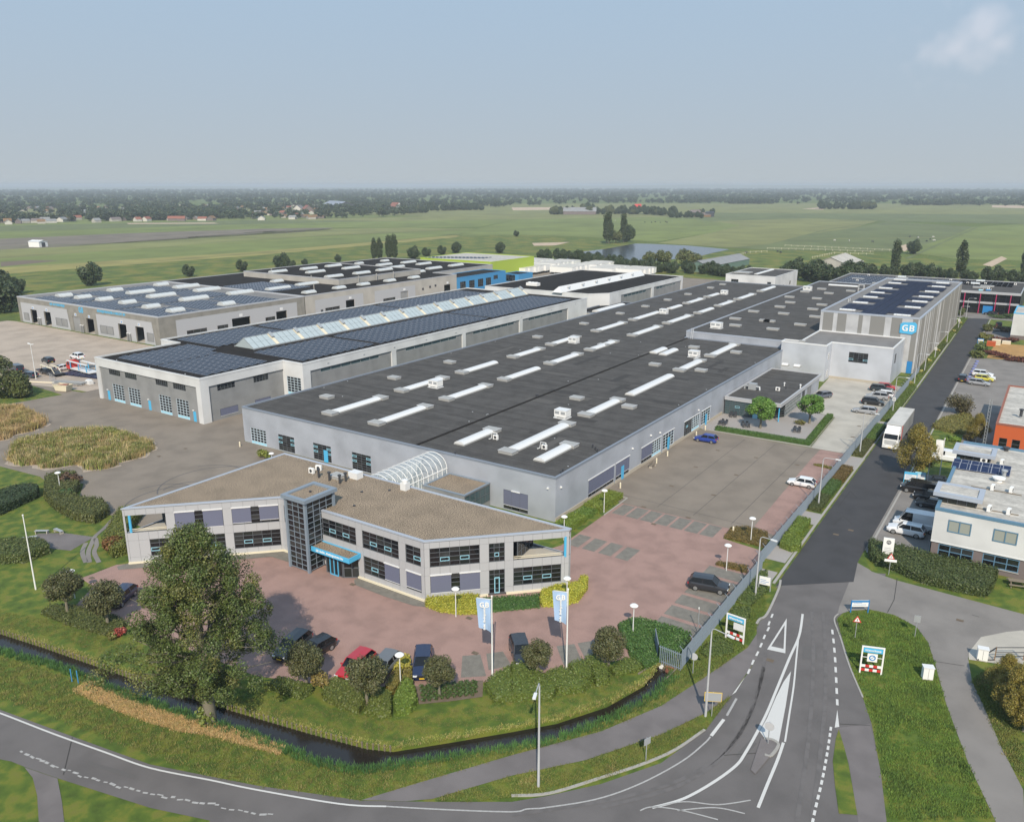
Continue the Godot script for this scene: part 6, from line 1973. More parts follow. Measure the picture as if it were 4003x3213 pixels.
func ragged(poly: Array, step: float, amp: float) -> Array: # an outline with an uneven natural edge
	var out := []
	for q in along(poly + [poly[0]], step):
		out.append(q[0] + q[1].orthogonal() * rng.randf_range(-amp, amp))
	return out

func planting() -> void:
	poplar_hero()
	# clipped ball trees
	var dark := ball_tree_mesh(41, Color(0.085, 0.09, 0.034), 1.3, 1.8, 1.8, 9000, 0.085)
	var spots := [
		[Q(-31.27, 0, 51), 1.2, "leftmost dark clipped ball tree on the lawn by the lone white pole"], [Q(-25.18, 0, 50.01), 1.2, "dark clipped ball tree between the lone ball tree and the big poplar"],
		[Q(0.48, 0, 45.72), 1.08, "dark clipped ball tree with yellow-green shrubs at its foot, right of the poplar"], [Q(7.06, 0, 44.54), 1.15, "dark clipped ball tree beside the red car"],
		[Q(11.62, 0, 39.89), 0.95, "dark ball tree in the bed of small plants beside the blue car"], [Q(17.46, 0, 32.46), 0.9, "small ball tree in front of the dark car between the two flags"],
		[Q(22.54, 0, 27.71), 1.05, "dark bushy tree right of the right-hand flagpole"]]
	for i in spots.size():
		plant_tree("ball_tree", spots[i][2], dark, spots[i][0], spots[i][1], i * 1.3, M.bark, "clipped trees along the front car park")
	var round_c := ball_tree_mesh(43, Color(0.1, 0.2, 0.03), 1.15, 2.0, 1.6, 9000, 0.1)
	plant_tree("round_tree", "bright green round tree on the terrace beside the canteen's corner column", round_c, Vector3(9.6, 0.05, -60.6), 1.6, 0.4, M.bark, "round trees on the canteen terrace")
	plant_tree("round_tree", "bright green round tree on the terrace nearest the concrete yard", round_c, Vector3(16.6, 0.05, -69.2), 1.5, 2.1, M.bark, "round trees on the canteen terrace")
	# birch by the signs
	rng.seed = 47
	var bw := B.new()
	bw.tube([Vector3.ZERO, Vector3(0.1, 2.5, 0), Vector3(0.15, 5, 0.1), Vector3(0.1, 8.2, 0)], 0.17, 0.04, 8)
	var bc := B.new()
	for k in 105:
		var y := rng.randf_range(2.0, 8.4)
		var r := 3.2 * clampf((8.9 - y) / 4.2, 0.15, 1.0) * (0.7 if y < 2.8 else 1.0)
		var a := rng.randf() * TAU
		var e := Vector3(cos(a) * r * rng.randf_range(0.3, 1.0), y, sin(a) * r * rng.randf_range(0.3, 1.0))
		bw.tube([Vector3(0.1, y - 0.5, 0), e], 0.04, 0.015, 4)
		clump(bc, e, Vector3(0.8, 0.95, 0.8), 230, 0.1, Color(0.2, 0.165, 0.03), 0.35)
	var kind := [bw.mesh(), bc.mesh()]
	plant_tree("birch_tree", "yellowing birch with white trunk beside the street signs", kind, Vector3(38.4, 0, -47.4), 1.0, 0.0, M.bark_white)
	plant_tree("birch_tree", "small yellow-brown birch in front of the orange building", kind, Q(44.89, 0, -73.57), 0.62, 1.0, M.bark_white)
	for q in [[Q(54.49, 0, 11.48), 0.5], [Q(55.47, 0, 14.67), 0.62], [Q(56.16, 0, 15.9), 0.55]]:
		plant_tree("young_tree", "staked young tree with sparse yellow leaves by the right-hand path", kind, q[0], q[1], q[1] * 9, M.bark, "young staked trees on the right")
	rng.seed = 51
	# hedges and beds
	hedge("hedge", "bright green clipped hedge block along the hall wall nearest the office", [Vector2(1.0, 4.2), Vector2(3.4, 3.4), Vector2(3.6, -2.6), Vector2(1.0, -2.6)], 1.1, Color(0.115, 0.165, 0.018), 40, 0.13)
	hedge("hedge", "bright green clipped hedge block along the hall wall beside the ball lamp", [Vector2(1.0, -6.2), Vector2(3.7, -6.0), Vector2(3.9, -13.2), Vector2(1.2, -13.2)], 1.1, Color(0.125, 0.165, 0.02), 40, 0.13)
	hedge("shrub_bed", "low green shrubs between the two clipped hedge blocks by the hall", [Vector2(1.1, -2.6), Vector2(3.3, -2.6), Vector2(3.5, -6.0), Vector2(1.1, -6.0)], 0.75, Color(0.09, 0.15, 0.02), 34, 0.14, "", "shrubs")
	hedge("hedge", "yellow-green shrub hedge curving round the ball lamp in front of the office", L([0.18, 28.12, -0.72, 26.91, 0.5, 25.48, 2.5, 23.93, 3.87, 23.21, 6.01, 26.15, 4.26, 27.33, 2.2, 28.13]), 0.7, Color(0.27, 0.27, 0.03), 46, 0.13, "", "hedge", 0.18)
	hedge("hedge", "yellow-green hedge at the office's right corner beside the right flag", L([9.97, 19.93, 9.29, 18.53, 10.07, 16.51, 11.78, 14.27, 11.29, 13.04, 11.96, 12.5, 13.19, 14.85, 13.62, 17.89, 12.6, 19.77, 10.82, 20.97]), 0.8, Color(0.3, 0.3, 0.03), 46, 0.13, "", "hedge", 0.15)
	hedge("shrub_bed", "low dark green roses between the two yellow hedges by the office", L([5.96, 25.8, 4.21, 23.4, 6.85, 21.01, 9.34, 18.92, 10.77, 21.2, 8.52, 23.49]), 0.35, Color(0.045, 0.1, 0.02), 26, 0.15, "", "shrubs", 0.2)
	hedge("hedge", "big dark green ground-cover bed between the car park and the culvert fence", L([19.7, 19.92, 20.39, 18.18, 21.12, 17.5, 24.07, 17.17, 26.78, 17.29, 27.31, 20.95, 26.23, 23.25, 25.42, 25.63, 23.44, 24.5, 22, 22.88]), 0.55, Color(0.05, 0.105, 0.02), 40, 0.16, "", "ground cover", 0.15)
	hedge("hedge", "brown-green hedge in front of the big poplar and the dark car", L([-2.27, 48.27, -2.23, 46.55, 0.76, 45.95, 1.74, 46.12, 1.6, 47.42, -0.13, 47.65]), 0.9, Color(0.075, 0.1, 0.018), 36, 0.14)
	bush("shrub", "pinkish yellow shrub right of the ball tree beside the poplar's shadow", Q(1.51, 0, 44.89), Vector3(1.4, 0.9, 1.0), Color(0.19, 0.15, 0.045), 1100, 0.12)
	hedge("hedge", "olive clipped hedge block left of the ball tree beside the red car", L([3.09, 46.29, 2.03, 44.54, 2.27, 43.24, 3.38, 42.79, 7.08, 44.66, 7.43, 45.96, 5.39, 46.31]), 0.85, Color(0.085, 0.105, 0.02), 38, 0.13)
	hedge("hedge", "olive clipped hedge block right below the ball tree beside the red car", L([7.96, 45.85, 7.25, 44.54, 6.71, 42.5, 8.11, 42.52, 10.14, 44.76, 8.99, 45.53]), 0.85, Color(0.09, 0.115, 0.02), 38, 0.13)
	hedge("hedge", "brighter green clipped hedge wedge left of the bed of small plants", L([10.41, 44.58, 8.7, 42.78, 7.62, 40.22, 8.63, 40.11, 10.73, 41.94, 11.13, 43.22]), 0.9, Color(0.1, 0.15, 0.02), 38, 0.13)
	hedge("hedge", "reddish olive hedge between the grey car and the blue car", L([6.9, 42.1, 5.79, 39.42, 7.09, 38.54, 8.26, 39.79, 7.59, 40.29, 8.07, 42.27]), 0.8, Color(0.13, 0.11, 0.02), 38, 0.13)
	hedge("hedge", "small yellow hedge strip round the ball lamp beside the blue car", L([5.32, 39.44, 4.94, 36.94, 5.56, 36.99, 7.01, 38.45]), 0.75, Color(0.3, 0.27, 0.04), 44, 0.12)
	hedge("hedge", "brown-green low hedge under the two leftmost ball trees", L([-33.47, 52.68, -34.23, 51.24, -33.13, 50.5, -31.16, 49.57, -28.04, 48.64, -24.09, 48.62, -23.09, 49.39, -23.79, 51.27, -28.38, 52.23]), 0.55, Color(0.07, 0.085, 0.02), 30, 0.15, "", "hedge", 0.15)
	bush("flowering_shrub", "red flowering shrub at the foot of the poplar's left side", Q(-22.38, 0, 50.32), Vector3(0.8, 0.6, 0.7), Color(0.3, 0.06, 0.045), 700, 0.11)
	bush("shrub", "green shrub beside the red flowering shrub", Q(-22.54, 0, 51.12), Vector3(0.7, 0.5, 0.6), Color(0.13, 0.13, 0.03), 600, 0.11)
	var k := 0
	for q in [L([14.58, 36.94, 14.33, 35.14, 14.91, 32.99, 16.76, 35.75, 17.74, 36.71, 16.54, 38.04]), L([14.77, 32.79, 15.7, 31.56, 17.45, 32.17, 20.31, 33.64, 20.54, 34.56, 19.2, 35.73, 17.51, 36.86]), L([17.96, 32.99, 18.85, 30.35, 21.23, 30.79, 22.5, 30.79, 22.25, 32.06, 20.65, 33.68]), L([19.32, 29.73, 20.15, 28.27, 21.71, 28.72, 22.27, 30.94, 20.64, 30.9]), L([20.14, 27.96, 20.62, 26.71, 22.78, 28, 23.66, 29.72, 22.73, 30.63]), L([22.89, 27.92, 23.18, 25.3, 24.73, 25.18, 25.35, 25.83, 24.43, 27.19, 23.53, 28.23])]:
		hedge("hedge", ["rounded olive shrub mass left of the left flagpole's foot", "broad olive shrub mass below the small ball tree", "olive shrub mass right of the right flagpole's foot", "small olive shrub block behind the right flagpole", "olive shrub block left of the bushy tree", "loose olive shrubs between the bushy tree and the ground cover"][k], q, [1.0, 1.0, 0.9, 1.0, 1.0, 0.6][k], Color(0.085, 0.118, 0.02), 36, 0.14, "", "shrubs", 0.22)
		k += 1
	sheet("plant_bed", L([8.8, 39.99, 11.08, 37.61, 13.51, 35.69, 14.94, 37.79, 12.92, 39.95, 10.84, 41.87]), 0.06, M.soil)
	var sprig := bush_mesh(61, Color(0.05, 0.09, 0.02))
	rng.seed = 63
	for i in 7:
		for j in 9:
			var p: Vector2 = L([9.18, 40.01, 13.53, 35.96, 14.64, 37.72, 10.81, 41.63])[0].lerp(L([9.18, 40.01, 13.53, 35.96])[1], (j + 0.5 + (i % 2) * 0.4) / 9.8).lerp(L([10.81, 41.63])[0].lerp(L([14.64, 37.72])[0], (j + 0.5 + (i % 2) * 0.4) / 9.8), i / 6.6)
			var o := part(self, numbered("small_plant"), sprig, M.leaf, v3(p, 0.06), rng.randf() * 6)
			tag(o, "small dark green plant set in the bare bed beside the blue car", "plant", "small plants in the bare bed")
	# hedges between fence and street
	var st := [[-19.0, -13.5, 1.1, Color(0.105, 0.155, 0.02), "bright green clipped hedge block by the street, third from the gate"], [-9.5, -5.2, 0.0, Color.WHITE, ""], [-45.5, -38.0, 0.8, Color(0.11, 0.075, 0.02), "brown clipped hedge block between fence and street"], [-37.6, -30.5, 0.8, Color(0.055, 0.1, 0.02), "dark green clipped hedge block next to the brown one by the street"], [-30.2, -24.0, 0.8, Color(0.06, 0.075, 0.02), "dark olive clipped hedge block below the street lamp"], [-63.0, -53.2, 0.7, Color(0.07, 0.075, 0.02), "olive hedge block between fence and truck"], [-74.5, -63.5, 0.8, Color(0.07, 0.12, 0.02), "green hedge block beside the truck"], [-112.0, -79.0, 0.6, Color(0.085, 0.12, 0.02), "long low hedge along the fence above the truck"]]
	for q in st:
		if q[2] > 0:
			hedge("hedge", q[4], [Vector2(28.0, q[1]), Vector2(29.7, q[1]), Vector2(29.6, q[0]), Vector2(27.9, q[0])], q[2], q[3], 40, 0.13)
	hedge("hedge", "rounded bright green hedge block nearest the street corner", L([28.28, -8.95, 27.91, -12.65, 28.96, -13.36, 30.28, -11.58, 30.79, -9.38, 29.83, -8.52]), 1.1, Color(0.11, 0.155, 0.02), 44, 0.13)
	var far_h := [[-127, -113], [-142, -128], [-158, -143], [-176, -159], [-196, -177], [-214, -197], [-232, -215]]
	for i in far_h.size():
		hedge("hedge", "low green hedge strip along the ribbed tower wall", [Vector2(27.4, far_h[i][1]), Vector2(28.9, far_h[i][1]), Vector2(28.6, far_h[i][0]), Vector2(27.2, far_h[i][0])], 0.7, [Color(0.1, 0.14, 0.02), Color(0.075, 0.1, 0.02)][i % 2], 26, 0.17, "hedge strips along the tower wall")
		bush("flowering_shrub", "pale yellow flowering shrub in the hedge strip along the tower wall", Vector3(28.1, 0.2, far_h[i][1] - 1.0), Vector3(0.6, 0.55, 0.9), Color(0.42, 0.38, 0.12), 260, 0.15, "pale shrubs along the tower wall")
	hedge("hedge", "low brown hedge island with a lamp at the corner of the asphalt yard", L([21.31, -7.97, 21.12, -11.53, 22.99, -12.79, 25.61, -12.45, 26.95, -8.05]), 0.45, Color(0.115, 0.085, 0.02), 34, 0.15, "", "hedge", 0.15)
	hedge("hedge", "low brown hedge strip inside the fence above the parked black car", L([23.19, 0.35, 23.2, -0.39, 26.67, -1.26, 27.1, 0.35]), 0.45, Color(0.115, 0.085, 0.02), 34, 0.14)
	hedge("hedge", "short brown hedge inside the fence by the white car", L([23.67, -44.15, 24.09, -44.79, 26.51, -44.64, 26.61, -43.8]), 0.4, Color(0.13, 0.12, 0.02), 30, 0.14)
	# terrace hedges
	hedge("hedge", "long clipped green hedge along the front of the terrace", [Vector2(2.9, -54.2), Vector2(20.4, -54.5), Vector2(20.4, -55.7), Vector2(2.9, -55.4)], 0.9, Color(0.055, 0.115, 0.02), 40, 0.14)
	hedge("hedge", "clipped green hedge along the concrete side of the terrace", [Vector2(19.3, -55.8), Vector2(20.4, -55.8), Vector2(19.5, -76.0), Vector2(18.3, -76.0)], 0.9, Color(0.065, 0.12, 0.02), 40, 0.14)
	bush("shrub", "grassy shrub at the foot of the right-hand terrace tree", Vector3(15.2, 0, -67.5), Vector3(1.2, 0.5, 0.9), Color(0.15, 0.14, 0.04), 600, 0.16)
	# right-hand side
	hedge("hedge", "long dark untrimmed hedge in front of the white and brick office", L([37.73, -16.13, 39.41, -15.78, 41.76, -16.27, 44.8, -15.67, 48.42, -15.9, 52.05, -15.72, 51.91, -11.62, 51.39, -8.92, 48.3, -8.59, 44.84, -8.68, 41.8, -10.13, 39.45, -10.87, 38.53, -11.97]), 1.3, Color(0.05, 0.07, 0.018), 34, 0.17, "", "hedge", 0.3)
	bush("shrub", "big bare-twigged brown bush beside the street opposite the truck", Q(39.9, 0, -93.11), Vector3(3.0, 2.5, 2.6), Color(0.085, 0.075, 0.03), 5200, 0.14)
	hedge("shrub_bed", "yellow-brown shrub bed below the bare-twigged bush", L([37.08, -79.1, 38.05, -86.64, 42.01, -93.46, 43.49, -86.3, 42.71, -77.34, 39.47, -77.89]), 0.8, Color(0.14, 0.13, 0.03), 24, 0.18, "", "shrubs", 0.3)
	bush("shrub", "bright green round shrub on the grass beside the flag", Q(40.95, 0, -72.64), Vector3(2.0, 0.4, 1.2), Color(0.15, 0.24, 0.03), 1500, 0.13)
	bush("shrub", "brown shrub beside the small birch before the orange building", Q(43.58, 0, -74.4), Vector3(1.3, 0.9, 1.3), Color(0.13, 0.1, 0.03), 1200, 0.14)
	for q in [[Q(37.75, 0, -159.5), Vector3(2.2, 1.1, 3.0), Color(0.09, 0.11, 0.02), "green bush by the street at the near end of the sand plot"], [Q(37.72, 0, -172.2), Vector3(2.0, 1.0, 3.5), Color(0.07, 0.1, 0.02), "green bush left of the sand plot fence"], [Q(37.45, 0, -190.6), Vector3(2.4, 1.2, 3.0), Color(0.12, 0.12, 0.02), "yellowish bush above the small blue sign"], [Q(36.64, 0, -209.4), Vector3(2.4, 1.0, 4.0), Color(0.08, 0.09, 0.02), "olive bush near the blue-rimmed block"], [Q(40.43, 0, -210.3), Vector3(3.0, 0.9, 3.0), Color(0.12, 0.07, 0.02), "reddish bush near the blue-rimmed block"], [Q(38.98, 0, -241), Vector3(6.0, 1.0, 3.5), Color(0.05, 0.085, 0.02), "dark hedge-like bush at the end of the street"], [Q(24.91, 0, -257.9), Vector3(1.4, 2.2, 3.5), Color(0.1, 0.09, 0.02), "brown bush at the far end of the tower wall"], [Q(25.88, 0, -240.6), Vector3(1.2, 1.4, 4.0), Color(0.07, 0.09, 0.02), "olive bush near the far end of the tower wall"]]:
		bush("bush", q[3], q[0], q[1], q[2], 1100, 0.26, "", "bush")
	for q in [[Q(41.05, 0, -165.4), "red-leaved shrub at the left front of the sand plot"], [Q(43.45, 0, -162.1), "red-leaved shrub in the middle front of the sand plot"], [Q(46.1, 0, -159.1), "red-leaved shrub at the right front of the sand plot"], [Q(40.96, 0, -189.2), "red-leaved shrub at the back left of the sand plot"], [Q(44.04, 0, -190.5), "red-leaved shrub at the back right of the sand plot"], [Q(47.85, 0, -159.1), "red-leaved shrub by the right edge of the sand plot"]]:
		bush("red_shrub", q[1], q[0], Vector3(2.6, 0.8, 1.3), Color(0.11, 0.035, 0.022), 800, 0.2)
	for q in [[Q(26.6, 0, -259.1), "dark columnar tree at the left of the street-end offices"], [Q(22.79, 0, -266.2), "dark columnar tree beside the tower's far corner"], [Q(38.04, 0, -264.4), "dark columnar tree right of the street-end entrance"], [Q(41.61, 0, -262.2), "dark columnar tree beside the blue-rimmed block"]]:
		bush("columnar_tree", q[1], q[0], Vector3(1.7, 3.6, 1.7), Color(0.035, 0.05, 0.018), 1500, 0.26, "", "tree")
	# left garden
	hedge("hedge", "curved green and purple hedge on the lawn behind the office's left wing", L([-74.35, 31.26, -74.48, 28.78, -72.06, 27.8, -66.98, 30.02, -65.3, 31.85, -61.61, 33.33, -57.7, 31.8, -53.9, 32.95, -52.34, 35.91, -56, 36.9, -61.49, 36.49, -66.92, 35.23]), 1.5, Color(0.075, 0.085, 0.022), 30, 0.18, "", "hedge", 0.3)
	bush("shrub", "purple-brown shrub at the head of the curved hedge", Q(-69.7, 0, 30.02), Vector3(2.6, 1.2, 1.6), Color(0.1, 0.06, 0.035), 2000, 0.17)
	bush("shrub", "dark green shrub inside the curved hedge", Q(-64.76, 0, 33.21), Vector3(1.6, 1.0, 1.3), Color(0.045, 0.09, 0.02), 1500, 0.16)
	hedge("hedge", "dark hedge at the left edge of the lawn above the garden square", L([-73.47, 38.49, -73.81, 36.99, -73.11, 34.74, -71.25, 34.09, -68.76, 35.33, -67, 40.19, -66.29, 41.79]), 1.5, Color(0.03, 0.05, 0.018), 28, 0.18, "", "hedge", 0.25)
	hedge("hedge", "dark hedge at the left edge of the lawn below the garden square", L([-55.16, 46.91, -54.38, 45.53, -52.85, 44.5, -50.33, 43.67, -48.06, 44.24, -48.03, 47.43, -50.12, 49.23]), 1.4, Color(0.065, 0.085, 0.02), 30, 0.17, "", "hedge", 0.25)
	hedge("hedge", "loose green shrubs against the office's left wing", L([-49.41, 34.91, -51.84, 32.59, -51.54, 31.88, -49.6, 30.57, -45.82, 34.86, -39.95, 38.79, -40.04, 40.47, -44.12, 39.49]), 1.6, Color(0.1, 0.115, 0.02), 32, 0.17, "", "shrubs", 0.35)
	bush("shrub", "reddish-brown shrub against the office's left wall", Q(-42.31, 0, 39.12), Vector3(1.8, 1.0, 1.6), Color(0.17, 0.085, 0.03), 1700, 0.15)
	bush("shrub", "pale green tree-like shrub behind the left balcony", Vector3(-40.5, 0, 27), Vector3(2.4, 1.8, 2.4), Color(0.16, 0.2, 0.05), 2400, 0.17)
	for q in [[Q(-135.6, 0, 8.48), Vector3(5.5, 3.4, 4.5), "big green tree mass at the left edge beside the lawn triangle"], [Q(-151.1, 0, 4.35), Vector3(6, 4.2, 5), "dark tree mass at the left edge below the parked van"], [Q(-133.2, 0, 6.87), Vector3(3.4, 2.2, 3.0), "dark green bush at the left edge of the lawn triangle"]]:
		bush("garden_tree", q[2], q[0], q[1], Color(0.07, 0.085, 0.02), 3600, 0.28, "", "tree")
	bush("shrub", "small green shrub at the hall corner behind the office", Q(-55.36, 0, 4.38), Vector3(2.0, 0.8, 1.0), Color(0.17, 0.2, 0.03), 1100, 0.15)
	# rough growth on the yard islands
	var tall := tuft_mesh(71, 11, 0.7, 0.4, 0.022)
	var isl2 := L([-105.82, 26.67, -127.54, 17.09, -126.44, 14.14, -124.74, 11.88, -117.34, 12.4, -110.23, 13.86, -107.51, 15.01, -104.97, 18.07, -105.01, 20.85, -103.52, 24.27])
	var isl := L([-94.36, 27.14, -98.59, 24.34, -99.21, 20.5, -99.08, 17.76, -98.95, 14.95, -95.96, 12.02, -91.3, 10.27, -88.55, 9.79, -83.11, 10.55, -77.39, 10.92, -74.26, 13.63, -73.2, 16.74, -73.5, 20.6, -72.02, 23.11, -74.52, 24.1, -78.48, 24.3, -80.93, 27.71, -85.7, 29.15, -89.56, 29.21])
	isl = ragged(isl, 1.3, 0.7)
	isl2 = ragged(isl2, 1.3, 0.7)
	for o in [isl, isl2]:
		for ring in Geometry2D.offset_polygon(PackedVector2Array(o), 0.7, Geometry2D.JOIN_ROUND):
			sheet("sandy_margin", ragged(Array(ring), 1.4, 0.7), 0.045, M.yard_sand)
	sheet("weedy_island", isl, 0.05, M.straw)
	scatter("rough_grass", "tall dry grass and weeds covering the island in the rear yard", tall, isl, 7000, [Color(0.42, 0.336, 0.154), Color(0.364, 0.28, 0.126), Color(0.182, 0.21, 0.049), Color(0.462, 0.378, 0.196), Color(0.224, 0.238, 0.056)], Vector2(0.7, 1.9), 0.03)
	sheet("weedy_island", isl2, 0.05, M.straw)
	scatter("rough_grass", "tall straw-coloured grass on the island at the left edge of the yard", tall, isl2, 4200, [Color(0.504, 0.378, 0.196), Color(0.42, 0.308, 0.154), Color(0.28, 0.238, 0.084)], Vector2(0.8, 2.0), 0.03)
	rng.seed = 75
	for q in [[Q(-92.69, 0, 16.98), "olive weed bush at the back of the yard island"], [Q(-89.32, 0, 11.21), "olive weed bush at the far right of the yard island"], [Q(-92.59, 0, 22.77), "green weed bush at the left of the yard island"], [Q(-77.36, 0, 14.14), "green weed bush at the right tip of the yard island"], [Q(-84.84, 0, 25.31), "olive weed bush at the front left of the yard island"], [Q(-78.24, 0, 20.13), "olive weed bush at the front right of the yard island"], [Q(-83.88, 0, 20.09), "brown weed bush in the middle of the yard island"]]:
		bush("weed_bush", q[1], q[0], Vector3(2.6, 0.75, 1.8), Color(0.17, 0.18, 0.045), 1500, 0.12, "", "bush")
	# reeds along the ditch and grass on the verges
	var reed := tuft_mesh(81, 9, 0.62, 0.2, 0.022)
	strew("reeds", "dark green reeds lining the near bank of the ditch", reed, ditch_near.slice(1).map(func(p): return p + Vector2(0.05, 0.15)), 0.5, 4600, [Color(0.06, 0.16, 0.035), Color(0.085, 0.19, 0.04), Color(0.055, 0.13, 0.035)], Vector2(0.45, 1.05), -0.12, "reeds", true)
	var tuft := tuft_mesh(83, 10, 0.11, 0.17, 0.016)
	strew("bank_grass", "yellowish grass hanging over the far bank of the ditch", tuft, ditch_far.slice(1).map(func(p): return p + Vector2(-0.05, -0.1)), 0.35, 3800, [Color(0.28, 0.308, 0.07), Color(0.378, 0.322, 0.126)], Vector2(0.7, 1.6), -0.05, "grass", true)
	strew("cut_reed", "straw-coloured strip of cut reed between ditch and road", tuft, L([-17.28, 57.23, -13.66, 57.01, -9.77, 56.5, -4.61, 55.53, -1.72, 54.31, 2.62, 53.26, 5.44, 52.5]), 0.8, 5200, [Color(0.63, 0.448, 0.21), Color(0.504, 0.35, 0.154)], Vector2(0.7, 1.5), 0.0)
	strew("verge_grass", "longer green grass on the verge between ditch and road", tuft, L([-30.26, 62.44, -25.07, 60.74, -15.27, 58.89, -6.03, 57.44, 2, 55.91, 6.67, 55.09, 12.46, 52.61, 15.57, 49.11, 20.9, 41.89, 24.75, 36.04, 28.38, 28.49, 29.72, 22.74, 31.05, 18.11]), 2.4, 9000, [Color(0.15, 0.18, 0.04), Color(0.19, 0.2, 0.05), Color(0.12, 0.165, 0.035), Color(0.23, 0.21, 0.07)], Vector2(0.6, 1.5), 0.0)
	strew("verge_grass", "mown grass on the bank between ditch and office beds", tuft, L([-40.58, 56.69, -36.18, 55.63, -28.7, 53.17, -17.74, 51.54, -8.52, 49.63, -1.69, 49.76, 4.41, 48.24, 11.24, 46.08, 14.49, 41.96, 18.12, 37.76, 22.01, 33.84, 24.4, 28.08]), 1.3, 6000, [Color(0.15, 0.18, 0.04), Color(0.19, 0.2, 0.05), Color(0.12, 0.165, 0.035), Color(0.23, 0.21, 0.07)], Vector2(0.4, 0.9), 0.0)
	scatter("meadow_grass", "long bright green grass on the island between the two roads", tuft, L([38.61, 5.37, 39.46, 2.9, 41.17, 1.36, 43.55, 1.11, 45.96, 2.46, 47.32, 5.2, 48.54, 9.49, 50.14, 15.47, 52.64, 23.16, 54.71, 28.53, 48.61, 32.98, 47.2, 27.86, 45.51, 22.34, 44.08, 18.74, 41.87, 13.67, 39.97, 8.78]), 7000, [Color(0.11, 0.2, 0.03), Color(0.14, 0.22, 0.035), Color(0.1, 0.17, 0.03)], Vector2(0.7, 1.7), 0.0)
	scatter("verge_grass", "rough grass on the strip between cycle path and road", tuft, L([26.12, 44.7, 28.87, 41.09, 31.76, 36.13, 33.46, 30.91, 33.71, 25.04, 32.67, 28.87, 30.67, 33.68, 26.92, 39.98, 22.91, 44.89, 19.41, 50.25, 21.95, 48.72]), 2600, [Color(0.15, 0.18, 0.04), Color(0.19, 0.2, 0.05), Color(0.12, 0.165, 0.035), Color(0.23, 0.21, 0.07)], Vector2(0.6, 1.4), 0.05)
	scatter("verge_grass", "grass and low weeds beside the fence by the street corner", tuft, L([28.53, 23.54, 28.47, 19.52, 28.74, 10.11, 28.61, 1.4, 30.92, 5.45, 31.69, 8.51, 32.06, 16.12, 30.27, 24.14, 28.23, 26.08]), 3500, [Color(0.11, 0.17, 0.03), Color(0.14, 0.19, 0.035)], Vector2(0.7, 1.6), 0.0)
	scatter("verge_grass", "rough grass along the right-hand path", tuft, L([51.8, 10.25, 53.12, 6.42, 55.72, 5.27, 56.5, 23.22, 54.66, 18.76, 53.04, 13.51]), 2400, [Color(0.15, 0.18, 0.04), Color(0.19, 0.2, 0.05), Color(0.12, 0.165, 0.035), Color(0.23, 0.21, 0.07)], Vector2(0.7, 1.6), 0.0)
	for q in [L([28.69, 19.7, 29.2, 16.01, 31.06, 16.8, 31.61, 18.38, 29.58, 20.38]), L([27.95, 7.85, 27.54, 0.29, 28.92, -1.58, 30.51, 3.63, 30.05, 8.04]), L([29.03, 13.29, 28.52, 9.47, 30.16, 8.37, 30.81, 11.36])]:
		hedge("ground_cover", "low dark ground cover between the fence and the street corner", q, 0.35, Color(0.07, 0.1, 0.02), 30, 0.15, "ground cover at the street corner", "ground cover", 0.18)

func bush_mesh(sd: int, c: Color) -> ArrayMesh:
	rng.seed = sd
	var b := B.new()
	clump(b, Vector3(0, 0.16, 0), Vector3(0.26, 0.18, 0.26), 40, 0.1, c)
	return b.mesh()

# ---------------------------------------------------------------- vehicles
# body shapes: length, width, height, then side outlines as (share of length from the nose, height)
const SHAPES := {
	"hatch": [4.15, 1.76, 1.48, [[0, 0.55], [0.02, 0.72], [0.2, 0.9], [0.28, 0.96], [0.97, 1.0], [1.0, 0.62]], [[0.26, 0.95], [0.43, 1.46], [0.85, 1.43], [0.98, 0.98]]],
	"suv": [4.6, 1.88, 1.66, [[0, 0.6], [0.02, 0.85], [0.2, 1.02], [0.27, 1.06], [0.98, 1.12], [1.0, 0.7]], [[0.26, 1.05], [0.41, 1.64], [0.88, 1.6], [0.98, 1.1]]],
	"wagon": [4.65, 1.82, 1.47, [[0, 0.52], [0.02, 0.7], [0.2, 0.87], [0.28, 0.93], [0.98, 0.98], [1.0, 0.62]], [[0.27, 0.92], [0.43, 1.45], [0.87, 1.41], [0.99, 0.96]]],
	"sedan": [4.7, 1.84, 1.44, [[0, 0.5], [0.02, 0.7], [0.22, 0.88], [0.3, 0.93], [0.84, 0.98], [0.98, 0.96], [1.0, 0.6]], [[0.28, 0.92], [0.45, 1.42], [0.7, 1.4], [0.88, 0.97]]],
	"van": [4.9, 1.95, 1.95, [[0, 0.6], [0.02, 0.95], [0.12, 1.12], [0.2, 1.2], [0.99, 1.2], [1.0, 0.7]], [[0.13, 1.12], [0.27, 1.9], [0.98, 1.93], [0.995, 1.2]]],
	"big_van": [6.0, 2.05, 2.65, [[0, 0.6], [0.02, 1.0], [0.1, 1.2], [0.17, 1.35], [0.99, 1.35], [1.0, 0.7]], [[0.11, 1.2], [0.24, 2.5], [0.99, 2.62], [0.995, 1.35]]],
}

func lerp_path(p: Array, x: float) -> float:
	for i in p.size() - 1:
		if x <= p[i + 1][0]:
			return lerpf(p[i][1], p[i + 1][1], clampf((x - p[i][0]) / maxf(0.001, p[i + 1][0] - p[i][0]), 0, 1))
	return p[-1][1]

